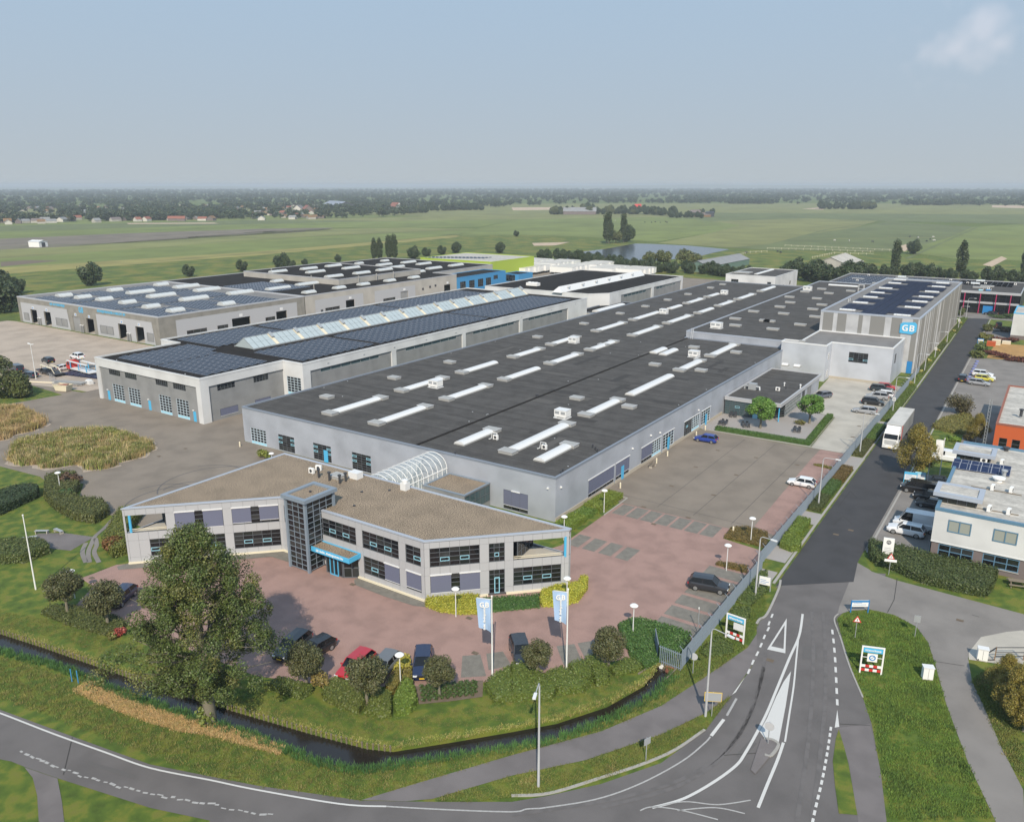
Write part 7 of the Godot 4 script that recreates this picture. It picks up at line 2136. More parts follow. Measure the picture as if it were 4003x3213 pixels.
func car_meshes(kind: String) -> Dictionary:
	if cache.has(kind):
		return cache[kind]
	var s: Array = SHAPES[kind]
	var l: float = s[0]
	var hw: float = s[1] / 2
	var body := B.new()
	var rows := []
	var xs := []
	for p in s[3]:
		xs.append(p[0])
	for k in 13:
		xs.append(k / 12.0)
	xs.sort()
	for x: float in xs:
		var top := lerp_path(s[3], x)
		var e := minf(x, 1 - x)
		var w := hw * (1.0 - 0.16 * pow(maxf(0.0, 1.0 - e / 0.09), 2.0))
		var z := (x - 0.5) * l
		var low := 0.24 if e > 0.03 else 0.34
		rows.append([Vector3(0, low, z), Vector3(w * 0.88, low, z), Vector3(w, low + 0.18, z), Vector3(w, top - 0.22, z), Vector3(w * 0.93, top - 0.04, z), Vector3(w * 0.8, top, z), Vector3(0, top + 0.02, z)])
	for i in rows.size() - 1:
		if rows[i + 1][0].z - rows[i][0].z < 0.001:
			continue
		for j in 6:
			for m in [1, -1]:
				var q := [rows[i][j], rows[i][j + 1], rows[i + 1][j + 1], rows[i + 1][j]].map(func(p): return Vector3(p.x * m, p.y, p.z))
				if m > 0:
					body.quad(q[0], q[1], q[2], q[3])
				else:
					body.quad(q[3], q[2], q[1], q[0])
	for end in [0, rows.size() - 1]:
		var r: Array = rows[end]
		for j in 6:
			for m in [1, -1]:
				var a: Vector3 = Vector3(0, 0.5, r[0].z)
				var p := Vector3(r[j].x * m, r[j].y, r[j].z)
				var q := Vector3(r[j + 1].x * m, r[j + 1].y, r[j + 1].z)
				if (m > 0) == (end == 0):
					body.tri(a, q, p)
				else:
					body.tri(a, p, q)
	# cabin: glass round it, painted roof on top and painted pillars
	var c: Array = s[4]
	var wb := hw * 0.9
	var wr := hw * (0.74 if kind in ["hatch", "suv", "wagon", "sedan"] else 0.86)
	var pt := func(i: int, m: float) -> Vector3: return Vector3((wr if i in [1, 2] else wb) * m, c[i][1], (c[i][0] - 0.5) * l)
	var glass := B.new()
	glass.quad(pt.call(0, 1), pt.call(0, -1), pt.call(1, -1), pt.call(1, 1))
	glass.quad(pt.call(3, -1), pt.call(3, 1), pt.call(2, 1), pt.call(2, -1))
	glass.quad(pt.call(0, -1), pt.call(3, -1), pt.call(2, -1), pt.call(1, -1))
	glass.quad(pt.call(3, 1), pt.call(0, 1), pt.call(1, 1), pt.call(2, 1))
	var top := B.new()
	var up := Vector3(0, 0.03, 0)
	var r0: Vector3 = (pt.call(1, 1) as Vector3)
	var r1: Vector3 = (pt.call(2, 1) as Vector3)
	var crown := 0.05
	for m in [-1, 1]:
		var a := Vector3(0, r0.y + crown, r0.z - 0.05)
		var b := Vector3(0, r1.y + crown, r1.z + 0.08)
		var p := Vector3((r0.x + 0.02) * m, r0.y + 0.015, r0.z - 0.03)
		var q := Vector3((r1.x + 0.02) * m, r1.y + 0.015, r1.z + 0.05)
		if m > 0:
			top.quad(a, b, q, p)
		else:
			top.quad(b, a, p, q)
		top.quad(p - up * 1.5 * (1 if m > 0 else 1), q - up * 1.5, q, p)
		for i in [0, 3]:
			var lo: Vector3 = pt.call(i, m * 1.0)
			var hi: Vector3 = pt.call(1 if i == 0 else 2, m * 1.0)
			top.bar(lo, hi, 0.07)
		var mid := 0.52 if not kind in ["van", "big_van"] else 0.36
		var zb: float = (lerpf(c[0][0], c[3][0], mid) - 0.5) * l
		top.bar(Vector3(wb * m * 1.005, 0.95, zb), Vector3(wr * m * 1.01, r0.y - 0.02, zb - 0.05), 0.08)
	if kind in ["van", "big_van"]: # closed load space
		var zf: float = (0.4 - 0.5) * l
		for m in [-1, 1]:
			var a := Vector3((wb + 0.012) * m, c[0][1], zf)
			var b := Vector3((wb + 0.012) * m, c[3][1], (c[3][0] - 0.5) * l)
			var d := Vector3((wr + 0.02) * m, r1.y + 0.01, r1.z)
			var e := Vector3((wr + 0.02) * m, r0.y + 0.02, zf)
			if m < 0:
				top.quad(a, b, d, e)
			else:
				top.quad(b, a, e, d)
		var k := 0.015
		top.quad(pt.call(3, -1) + Vector3(0, 0, k), pt.call(3, 1) + Vector3(0, 0, k), pt.call(2, 1) + Vector3(0, 0, k), pt.call(2, -1) + Vector3(0, 0, k))
	var tyre := B.new()
	var rad := 0.33 if not kind in ["suv", "van", "big_van"] else 0.36
	tyre.lathe([Vector2(0, -0.1), Vector2(rad * 0.95, -0.1), Vector2(rad, -0.07), Vector2(rad, 0.07), Vector2(rad * 0.95, 0.1), Vector2(rad * 0.68, 0.1)], Vector3.ZERO, 14, Vector3.RIGHT)
	var rim := B.new()
	rim.lathe([Vector2(rad * 0.68, 0.09), Vector2(rad * 0.3, 0.1), Vector2(0, 0.11)], Vector3.ZERO, 10, Vector3.RIGHT)
	var sill := B.new()
	sill.box(Vector3(-hw * 0.86, 0.2, -l * 0.46), Vector3(hw * 0.86, 0.32, l * 0.46))
	cache[kind] = {"body": body.mesh(), "glass": glass.mesh(), "top": top.mesh(), "tyre": tyre.mesh(), "rim": rim.mesh(), "sill": sill.mesh(), "rad": rad}
	return cache[kind]

func paint(r: float, g: float, b: float) -> StandardMaterial3D:
	var key := "paint%s" % [[r, g, b]]
	if not cache.has(key):
		var m := mat(r, g, b, 0.35)
		m.clearcoat_enabled = true
		m.clearcoat = 0.7
		m.clearcoat_roughness = 0.08
		cache[key] = m
	return cache[key]

func car(kind: String, label: String, p: Vector3, turn: float, m: Material, group := "", category := "car", called := "parked_car") -> Node3D: # the nose points to -z when turn is 0
	var k := car_meshes(kind)
	var s: Array = SHAPES[kind]
	var t := thing(called, label, category, p, turn, group)
	part(t, "body", k.body, m)
	part(t, "windows", k.glass, M.glass)
	part(t, "roof", k.top, m)
	part(t, "underbody", k.sill, M.rubber)
	for x in [-1, 1]:
		for z in [-0.31, 0.3]:
			var w := part(t, "wheel", k.tyre, M.rubber, Vector3(x * (s[1] / 2 - 0.09), k.rad, z * s[0]), 0.0 if x > 0 else PI)
			part(w, "rim", k.rim, M.rim)
		var nose: float = lerp_path(s[3], 0.02)
		var b := B.new()
		b.box(Vector3(-0.2, -0.07, -0.08), Vector3(0.2, 0.07, 0.06))
		part(t, "headlight", b.mesh(), M.head_lamp, Vector3(x * s[1] * 0.34, nose - 0.12, -s[0] * 0.482))
		b = B.new()
		b.box(Vector3(-0.14, -0.1, -0.06), Vector3(0.14, 0.1, 0.06))
		part(t, "tail_light", b.mesh(), M.red_lamp, Vector3(x * s[1] * 0.38, 0.86 if s[2] < 1.8 else 1.1, s[0] * 0.488))
		b = B.new()
		b.box(Vector3(-0.1, -0.06, -0.06), Vector3(0.1, 0.07, 0.06))
		part(t, "mirror", b.mesh(), m, Vector3(x * (s[1] / 2 + 0.08), lerp_path(s[3], 0.3) + 0.06, (s[4][0][0] + 0.06 - 0.5) * s[0]))
	for z in [-1, 1]:
		var b := B.new()
		b.box(Vector3(-0.26, -0.06, -0.02), Vector3(0.26, 0.06, 0.02))
		part(t, "number_plate", b.mesh(), M.plate, Vector3(0, 0.5, z * (s[0] / 2 + 0.012)))
	var gr := B.new()
	gr.box(Vector3(-0.5, -0.09, -0.02), Vector3(0.5, 0.09, 0.02))
	part(t, "grille", gr.mesh(), M.black, Vector3(0, 0.66 if s[2] > 1.55 else 0.58, -s[0] / 2 - 0.002))
	return t

func car2(kind: String, label: String, nose: Vector3, tail: Vector3, m: Material) -> Node3D: # placed by where nose and tail stand
	var d := nose - tail
	return car(kind, label, (nose + tail) / 2, atan2(-d.x, -d.z), m)

func wheel_at(t: Node3D, p: Vector3, r: float, w := 0.3) -> void:
	var key := "wheel%s" % [[r, w]]
	if not cache.has(key):
		var b := B.new()
		b.lathe([Vector2(0, -w / 2), Vector2(r, -w / 2), Vector2(r, w / 2), Vector2(r * 0.6, w / 2)], Vector3.ZERO, 14, Vector3.RIGHT)
		var d := B.new()
		d.lathe([Vector2(r * 0.6, w / 2 - 0.01), Vector2(r * 0.25, w / 2 - 0.03), Vector2(0, w / 2)], Vector3.ZERO, 10, Vector3.RIGHT)
		cache[key] = [b.mesh(), d.mesh()]
	var o := part(t, "wheel", cache[key][0], M.rubber, p, 0.0 if p.x > 0 else PI)
	part(o, "rim", cache[key][1], M.rim)

func lorry() -> void: # white articulated lorry coming down the street; its nose points to +z
	var t := thing("articulated_lorry", "white articulated lorry with grey curtain sides driving down the street", "lorry", Q(32.45, 0, -59.86) + Vector3(0.2, 0, -0.2), 0.0)
	var b := B.new()
	b.box(Vector3(-1.24, 0.55, -2.2), Vector3(1.24, 1.75, 0.0))
	b.box(Vector3(-1.24, 1.75, -2.2), Vector3(1.24, 2.0, -0.02))
	b.quad(Vector3(-1.22, 2.0, -0.02), Vector3(1.22, 2.0, -0.02), Vector3(1.16, 2.95, -0.3), Vector3(-1.16, 2.95, -0.3))
	b.box(Vector3(-1.23, 2.0, -2.2), Vector3(1.23, 2.98, -0.35))
	b.quad(Vector3(-1.16, 2.95, -0.3), Vector3(1.16, 2.95, -0.3), Vector3(1.1, 3.45, -0.75), Vector3(-1.1, 3.45, -0.75))
	b.box(Vector3(-1.18, 2.98, -2.2), Vector3(1.18, 3.42, -0.8))
	b.quad(Vector3(-1.05, 3.42, -0.85), Vector3(1.05, 3.42, -0.85), Vector3(1.1, 3.95, -2.1), Vector3(-1.1, 3.95, -2.1))
	b.box(Vector3(-1.1, 3.42, -2.2), Vector3(1.1, 3.9, -2.0))
	part(t, "cab", b.mesh(), M.white)
	b = B.new()
	b.quad(Vector3(-1.12, 2.04, 0.005), Vector3(1.12, 2.04, 0.005), Vector3(1.08, 2.86, -0.25), Vector3(-1.08, 2.86, -0.25))
	part(t, "windscreen", b.mesh(), M.glass)
	for s in [-1, 1]:
		b = B.new()
		b.box(Vector3(1.232 * s - 0.01, 2.05, -1.35), Vector3(1.232 * s + 0.01, 2.8, -0.5))
		part(t, "side_window", b.mesh(), M.glass)
		b = B.new()
		b.box(Vector3(1.4 * s - 0.12, 2.1, -0.35), Vector3(1.4 * s + 0.12, 2.75, -0.2))
		part(t, "mirror", b.mesh(), M.black)
		b = B.new()
		b.box(Vector3(0.9 * s - 0.25, 0.7, 0.0), Vector3(0.9 * s + 0.25, 0.95, 0.05))
		part(t, "headlight", b.mesh(), M.head_lamp)
		for z in [-1.3, -4.6, -11.6, -12.9, -14.2]:
			wheel_at(t, Vector3(1.05 * s, 0.5, z), 0.5)
	b = B.new()
	for k in 5:
		b.box(Vector3(-0.95, 1.05 + k * 0.16, 0.004), Vector3(0.95, 1.13 + k * 0.16, 0.03))
	part(t, "grille", b.mesh(), M.galv)
	b = B.new()
	b.box(Vector3(-1.24, 0.35, -0.4), Vector3(1.24, 0.62, 0.06))
	part(t, "bumper", b.mesh(), M.white_metal)
	b = B.new()
	b.box(Vector3(-0.26, 0.42, 0.065), Vector3(0.26, 0.54, 0.08))
	part(t, "number_plate", b.mesh(), M.plate)
	b = B.new()
	b.box(Vector3(-0.5, 0.6, -15.6), Vector3(0.5, 1.1, -2.0))
	part(t, "chassis", b.mesh(), M.black)
	b = B.new()
	b.box(Vector3(-1.27, 1.15, -16.3), Vector3(1.27, 3.93, -2.75))
	var tr := part(t, "trailer_body", b.mesh(), M.silver)
	b = B.new()
	b.box(Vector3(-1.29, 3.934, -16.32), Vector3(1.29, 4.0, -2.7))
	part(tr, "trailer_roof", b.mesh(), M.off_white)
	for s in [-1, 1]:
		b = B.new()
		b.box(Vector3(1.275 * s - 0.012, 1.2, -16.2), Vector3(1.275 * s + 0.012, 3.75, -3.6))
		part(tr, "curtain", b.mesh(), M.grey_wall)
		b = B.new()
		b.box(Vector3(1.278 * s - 0.015, 1.2, -3.6), Vector3(1.278 * s + 0.015, 3.9, -2.76))
		part(tr, "front_corner", b.mesh(), M.red_paint)
	b = B.new()
	for k in 13:
		b.box(Vector3(-1.25, 4.002, -16.0 + k), Vector3(1.25, 4.02, -15.93 + k))
	part(tr, "roof_bow", b.mesh(), M.pale_panel)

func trailer_kit() -> Node3D:
	var t := thing("parked_trailer", "white box trailer in the rows of trailers behind the halls", "trailer", Vector3.ZERO, 0.0, "white trailers parked in rows")
	var b := B.new()
	b.box(Vector3(-6.8, 1.15, -1.27), Vector3(6.8, 3.95, 1.27))
	part(t, "box_body", b.mesh(), M.white)
	b = B.new()
	b.box(Vector3(-6.7, 0.75, -0.5), Vector3(6.7, 1.14, 0.5))
	part(t, "chassis", b.mesh(), M.dark_metal)
	b = B.new()
	for z in [-1.0, 1.0]:
		for x in [3.0, 4.3, 5.6]:
			b.lathe([Vector2(0, -0.15), Vector2(0.5, -0.15), Vector2(0.5, 0.15), Vector2(0, 0.15)], Vector3(x, 0.5, z), 10, Vector3.BACK)
	part(t, "wheels", b.mesh(), M.rubber)
	b = B.new()
	for z in [-0.9, 0.9]:
		b.box(Vector3(-4.1, 0, z - 0.08), Vector3(-3.9, 1.14, z + 0.08))
	part(t, "landing_leg", b.mesh(), M.galv)
	b = B.new()
	b.box(Vector3(-6.84, 3.96, -1.29), Vector3(6.84, 4.02, 1.29))
	part(t, "roof", b.mesh(), M.off_white)
	return t

func traffic() -> void:
	lorry()
	var black := paint(0.008, 0.008, 0.01)
	var navy := paint(0.008, 0.015, 0.055)
	var grey := paint(0.13, 0.135, 0.145)
	var silver := paint(0.3, 0.31, 0.33)
	var white := paint(0.75, 0.76, 0.78)
	var red := paint(0.4, 0.012, 0.02)
	var blue := paint(0.015, 0.045, 0.28)
	var graphite := paint(0.022, 0.024, 0.03)
	# front car park, noses towards the ditch (nose to -z at turn 0; PI turns it towards +z)
	car2("suv", "black car parked in the poplar's shadow beside the leftmost visible bays", Q(-4.73, 0, 44.22), Q(-5.62, 0, 40.43), graphite)
	car2("hatch", "dark car half hidden behind the ball tree right of the poplar", Q(-3.04, 0, 42.29), Q(-2.98, 0, 40.16), black)
	car2("suv", "bright red car parked beside the ball tree", Q(2.79, 0, 43.18), Q(2.17, 0, 39.42), red)
	car2("wagon", "grey car half hidden behind the ball tree beside the red car", Q(5.08, 0, 41.35), Q(4.3, 0, 38.3), grey)
	car2("suv", "dark blue car with pale sunshade parked beside the yellow hedge strip", Q(9.02, 0, 39.28), Q(6.13, 0, 35.5), navy)
	car2("suv", "dark car parked between the two flags", Q(15.58, 0, 31.79), Q(12.94, 0, 28.97), graphite)
	car2("hatch", "dark blue car parked at the far left behind the ball trees", Q(-28.57, 0, 47.04), Q(-29.6, 0, 45.08), navy)
	car2("suv", "black car parked by the fence on the red yard", Q(26.54, 0, 6.3), Q(22.79, 0, 7.09), graphite)
	car("hatch", "bright blue hatchback alone on the asphalt yard by the hall", Q(4.01, 0, -46.71), PI / 2 + 0.05, blue)
	car("hatch", "white hatchback parked by the fence on the asphalt yard", Q(24.57, 0, -33.44), PI / 2 + 0.05, white)
	# concrete yard bays
	car("wagon", "dark grey car standing beside the canteen's side wall", Q(13.67, 0, -91.05), 2.6, paint(0.09, 0.1, 0.13))
	car("suv", "dark green-black car in the farthest fence bay but one", Q(23.28, 0, -104.56), -PI / 2 + 0.1, paint(0.01, 0.02, 0.025))
	car("hatch", "bright red car in the bay nearest the pale block", Q(24.03, 0, -107.46), -PI / 2 + 0.1, red)
	car("suv", "silver grey car behind the black one in the fence bays", Q(23.95, 0, -96.73), PI / 2 + 0.1, silver)
	car("suv", "white roofed car in the fence bays behind the black one", Q(24.63, 0, -99.04), PI / 2 + 0.1, white)
	car("suv", "black car in the middle of the fence bays", Q(24.13, 0, -91.23), -PI / 2 + 0.1, black)
	car("wagon", "grey car in the nearest of the concrete yard's fence bays", Q(24.02, 0, -83.3), PI / 2 + 0.1, silver)
	# right-hand side
	car("van", "black van with coloured squares on its side beside the street signs", Q(40.04, 0, -40.49), PI / 2 + 0.02, black, "", "van", "black_van")
	car("suv", "black car in the office's shade, behind the other black one", Q(42.02, 0, -37.77), PI / 2, black)
	car("hatch", "black car in the office's shade, just above the white van", Q(42.53, 0, -35.08), PI / 2, graphite)
	car("big_van", "large white van parked beside the white and brick office", Q(42.02, 0, -25.37), PI / 2, paint(0.7, 0.71, 0.73), "", "van", "white_van")
	car("suv", "white car with dark glass roof parked beside the white van", Q(41.01, 0, -22.82), PI / 2, white)
	car("van", "small white van behind the flag beside the white office's back corner", Q(41.96, 0, -59.34), PI / 2, white, "", "van", "white_van")
	car("suv", "black car standing at the street edge by the small parking area", Q(37.5, 0, -126.47), 0.05, black)
	car("wagon", "silver car nearest the street in the small parking area", Q(41.25, 0, -123.9), -PI / 2 - 0.05, silver)
	car("hatch", "yellow and white car second in the small parking area", Q(41.84, 0, -129.39), -PI / 2, paint(0.55, 0.5, 0.06))
	car("hatch", "white car third in the small parking area", Q(42.04, 0, -131), -PI / 2, white)
	car("suv", "white car farthest back in the small parking area", Q(41.13, 0, -134.2), -PI / 2, white)
	car("van", "white van at the end of the street before the offices", Q(29.05, 0, -251.5), PI / 2, white, "", "van", "white_van")
	car("wagon", "dark estate car at the end of the street", Q(34.67, 0, -246.9), PI / 2, black)
	car("hatch", "dark car in the forecourt by the blue-rimmed block", Q(38.9, 0, -220.7), 0.1, black)
	# left yard
	car("van", "dark blue van at the left edge of the sand yard", Q(-160.4, 0, -5.36), PI / 2 - 0.1, paint(0.02, 0.03, 0.05), "", "van", "blue_van")
	car("wagon", "blue-grey car on the sand yard beside the double lamp", Q(-151.4, 0, -3.93), PI / 2 + 0.2, paint(0.04, 0.06, 0.09))
	var dk := car("wagon", "black car on the upper ramp of the car transporter", Q(-153.6, 0, -9.91), PI / 2 - 0.1, black)
	dk.position.y = 2.35
	dk.rotation.x = 0.0
	car("wagon", "black car under the transporter ramp", Q(-151, 0, -8.2), -PI / 2, black)
	var up := car("suv", "white car riding on top of the red-cabbed transporter", Q(-149.2, 0, -14.99), PI / 2 - 0.05, white)
	up.position.y = 2.9
	car("hatch", "white car standing behind the transporter's red cab", Q(-152.5, 0, -12.8), 0.2, white)
	car_transporter(Q(-148.8, 0, -13.84))
	ramp_trailer(Q(-150.6, 0, -8.48))
	skip(Q(-131.1, 0, -1.47))
	# trailers behind the halls
	var proto := trailer_kit()
	var first := true
	var n := 0
	var rows := [[-181, -262, 8, 0.0], [-181, -292, 9, 0.0], [-163, -278, 6, 0.0], [-160, -299, 8, 0.0], [-143, -284, 7, 0.0], [-128, -288, 6, 0.0], [-198, -296, 7, 0.0]]
	for r in rows:
		for k in r[2]:
			var o := proto
			if not first:
				o = proto.duplicate()
				o.name = numbered("parked_trailer")
				add_child(o)
			first = false
			o.position = Vector3(r[0] + sin(n * 2.3) * 0.5, 0.024, r[1] - k * 3.25)
			o.rotation.y = sin(n * 1.7) * 0.03
			n += 1

func car_transporter(p: Vector3) -> void:
	var t := thing("car_transporter", "car transporter with red cab and white loading ramps in the left yard", "lorry", p, PI / 2 - 0.05)
	var b := B.new()
	b.box(Vector3(-1.2, 0.7, -1.9), Vector3(1.2, 2.1, 0))
	b.box(Vector3(-1.15, 2.1, -1.5), Vector3(1.15, 2.75, 0))
	part(t, "cab", b.mesh(), M.red_paint)
	b = B.new()
	b.quad(Vector3(1.05, 1.7, -1.91), Vector3(-1.05, 1.7, -1.91), Vector3(-1.05, 2.6, -1.55), Vector3(1.05, 2.6, -1.55))
	for s in [-1, 1]:
		b.box(Vector3(1.2 * s - 0.02, 1.7, -1.4), Vector3(1.2 * s + 0.02, 2.4, -0.4))
	part(t, "cab_window", b.mesh(), M.glass)
	b = B.new()
	b.box(Vector3(-1.2, 0.8, 0.0), Vector3(1.2, 1.05, 9.5))
	part(t, "lower_deck", b.mesh(), M.white_metal)
	for s in [-1, 1]:
		b = B.new()
		b.box(Vector3(1.05 * s - 0.25, 2.65, -1.6), Vector3(1.05 * s + 0.25, 2.8, 8.5))
		part(t, "upper_rail", b.mesh(), M.white_metal)
		for z in [0.3, 4.5, 8.3]:
			b = B.new()
			b.box(Vector3(1.2 * s - 0.08, 1.05, z - 0.1), Vector3(1.2 * s + 0.08, 2.66, z + 0.1))
			part(t, "post", b.mesh(), M.cyan)
		for z in [-1.0, 5.5, 6.7]:
			wheel_at(t, Vector3(1.02 * s, 0.5, z), 0.5)

func ramp_trailer(p: Vector3) -> void:
	var t := thing("loading_ramp_trailer", "dark flatbed trailer with raised pale ramp beside the transporter", "trailer", p, PI / 2 - 0.05)
	var b := B.new()
	b.box(Vector3(-1.2, 0.6, -5.0), Vector3(1.2, 0.85, 5.0))
	part(t, "deck", b.mesh(), M.dark_metal)
	b = B.new()
	for s in [-1, 1]:
		b.bar(Vector3(0.8 * s, 2.2, -2.6), Vector3(0.8 * s, 2.0, 2.8), 0.4, 0.12)
		b.bar(Vector3(0.8 * s, 2.0, 2.8), Vector3(0.8 * s, 0.85, 4.2), 0.12)
		b.bar(Vector3(0.8 * s, 2.1, -2.0), Vector3(0.8 * s, 0.85, -3.2), 0.12)
	part(t, "ramp", b.mesh(), M.cream)
	for s in [-1, 1]:
		for z in [2.2, 3.3]:
			wheel_at(t, Vector3(1.0 * s, 0.42, z), 0.42)

func skip(p: Vector3) -> void:
	var t := thing("skip_container", "cream skip container with rusty load in the left yard", "container", p, 0.3)
	var b := B.new()
	for s in [-1, 1]:
		b.quad(Vector3(-1.5 * s, 0.1, 0.8 * s), Vector3(1.5 * s, 0.1, 0.8 * s), Vector3(1.9 * s, 1.5, 0.95 * s), Vector3(-1.9 * s, 1.5, 0.95 * s))
		b.quad(Vector3(1.5 * s, 0.1, 0.8 * s), Vector3(1.5 * s, 0.1, -0.8 * s), Vector3(1.9 * s, 1.5, -0.95 * s), Vector3(1.9 * s, 1.5, 0.95 * s))
	part(t, "bin", b.mesh(), M.cream)
	b = B.new()
	b.ring([Vector2(-1.98, 1.02), Vector2(1.98, 1.02), Vector2(1.98, -1.02), Vector2(-1.98, -1.02)], [Vector2(-1.85, 0.9), Vector2(1.85, 0.9), Vector2(1.85, -0.9), Vector2(-1.85, -0.9)], 1.42, 1.54)
	part(t, "rim", b.mesh(), M.cream)
	b = B.new()
	b.flat([Vector2(-1.8, 0.9), Vector2(1.8, 0.9), Vector2(1.8, -0.9), Vector2(-1.8, -0.9)], 1.25)
	b.obox(Vector3(0.6, 1.4, 0), Vector3(1.4, 0.3, 0.9), Basis(Vector3(0.2, 1, 0.1).normalized(), 0.3))
	part(t, "load", b.mesh(), M.tile_red)

# ---------------------------------------------------------------- street furniture
func ball_lamp(label: String, top: Vector3) -> void:
	var h := top.y
	var t := thing("ball_lamp", label, "lamp", Vector3(top.x, 0, top.z), 0.0, "low mushroom lamps round the office")
	var b := B.new()
	b.tube([Vector3.ZERO, Vector3(0, h - 0.2, 0)], 0.06, 0.05, 7)
	part(t, "pole", b.mesh(), M.white_metal)
	b = B.new()
	b.lathe([Vector2(0.06, h - 0.3), Vector2(0.2, h - 0.2), Vector2(0.42, h - 0.1), Vector2(0.44, h - 0.03), Vector2(0.3, h + 0.08), Vector2(0, h + 0.12)], Vector3.ZERO, 12)
	part(t, "lamp_head", b.mesh(), M.white)

func street_lamp(label: String, p: Vector3, h: float, arm: Vector3, plate := 0.0) -> void:
	var t := thing("street_lamp", label, "street lamp", p, 0.0, "street lamps with bent arms")
	var b := B.new()
	b.tube([Vector3.ZERO, Vector3(0, h * 0.4, 0), Vector3(0, h - 0.4, 0)], 0.12, 0.065, 8)
	b.tube([Vector3(0, h - 0.4, 0), Vector3(0, h - 0.12, 0) + arm * 0.06, Vector3(0, h, 0) + arm * 0.2, Vector3(0, h + 0.05, 0) + arm], 0.055, 0.04, 7)
	part(t, "mast", b.mesh(), M.silver)
	b = B.new()
	var d := arm.normalized()
	var s := UP.cross(d)
	b.obox(Vector3(0, h + 0.05, 0) + arm + d * 0.3, Vector3(0.24, 0.12, 0.7), Basis(s, UP, d))
	part(t, "lamp_head", b.mesh(), M.white_metal)
	if plate > 0:
		b = B.new()
		b.box(Vector3(-0.3, plate, 0.09), Vector3(0.3, plate + 0.7, 0.12))
		var o := part(t, "sign_plate", b.mesh(), M.white)
		b = B.new()
		b.lathe([Vector2(0.2, 0), Vector2(0.2, 0.01), Vector2(0.12, 0.011)], Vector3(0, plate + 0.35, 0.122), 10, Vector3.BACK)
		part(o, "sign_ring", b.mesh(), M.dark_metal)

func flagpole(label: String, p: Vector3, h: float, m: Material, drop: float, wide: float, text := "", called := "flagpole") -> void: # a banner hangs from an arm at the top
	var t := thing(called, label, "flagpole", p)
	var b := B.new()
	b.tube([Vector3.ZERO, Vector3(0, h, 0)], 0.09, 0.05, 8)
	b.lathe([Vector2(0.09, 0), Vector2(0.09, 0.12), Vector2(0, 0.16)], Vector3(0, h, 0), 8)
	part(t, "pole", b.mesh(), M.white)
	if drop <= 0:
		return
	var bs := Basis(UP, 0.55)
	b = B.new()
	b.bar(Vector3(0, h - 0.25, 0), Vector3(0, h - 0.1, 0) - bs.x * wide, 0.05)
	part(t, "arm", b.mesh(), M.white_metal)
	b = B.new()
	var nx := 8
	var ny := 14
	var pt := func(i: int, j: int) -> Vector3:
		var u := float(i) / nx
		var v := float(j) / ny
		return Vector3(0, h - 0.25, 0) - bs.x * (0.1 + u * wide * (1.0 - 0.18 * v)) + UP * (u * 0.13 - v * drop + u * v * 0.45) + bs.z * (sin(u * 5.0 + v * 3.0) * 0.14 * v)
	for i in nx:
		for j in ny:
			b.quad(pt.call(i + 1, j + 1), pt.call(i, j + 1), pt.call(i, j), pt.call(i + 1, j))
	var fl := part(t, "flag", b.mesh(), m)
	if text:
		var f := face(Vector2(0, 0), Vector2(1, 0))
		f.x = bs.x
		f.z = bs.z
		f.bs = bs
		f.o = -bs.x * wide
		lettering(fl, "emblem", "GB", f, wide * 0.5, h - 0.75, 0.5, 0.85, 0.12, M.white)
		var o := lettering(fl, "letters", text, f, 0, 0, 0.3, 2.4, 0.0, M.white)
		o.transform = Transform3D(Basis(UP * 0.28, -bs.x * 0.28, bs.z) , Vector3(0, h - drop * 0.62, 0) - bs.x * wide * 0.5 + bs.z * 0.2)

func post_sign(called: String, label: String, p: Vector3, h: float, turn: float, w: float, sh: float, m: Material, round_plate := false, back: Material = null) -> Node3D:
	var t := thing(called, label, "sign", p, turn)
	var b := B.new()
	b.tube([Vector3.ZERO, Vector3(0, h, 0)], 0.04, 0.04, 6)
	part(t, "post", b.mesh(), M.galv)
	b = B.new()
	if round_plate:
		b.lathe([Vector2(0, -0.02), Vector2(w / 2, -0.02), Vector2(w / 2, 0.02), Vector2(0, 0.02)], Vector3(0, h - sh / 2, 0.06), 14, Vector3.BACK)
	else:
		b.box(Vector3(-w / 2, h - sh, 0.045), Vector3(w / 2, h, 0.08))
	part(t, "plate", b.mesh(), m)
	return t

func triangle_plate(t: Node3D, h: float, flip: float) -> void:
	var b := B.new()
	b.tri(Vector3(-0.42, h - 0.75, 0.07), Vector3(0.42, h - 0.75, 0.07), Vector3(0, h, 0.07))
	var o := part(t, "plate", b.mesh(), M.red_paint)
	b = B.new()
	b.tri(Vector3(-0.28, h - 0.67, 0.078), Vector3(0.28, h - 0.67, 0.078), Vector3(0, h - 0.17, 0.078))
	part(o, "inner_field", b.mesh(), M.white)
	b = B.new()
	b.box(Vector3(-0.03, h - 0.6, 0.08), Vector3(0.03, h - 0.35, 0.09))
	part(o, "symbol", b.mesh(), M.black)

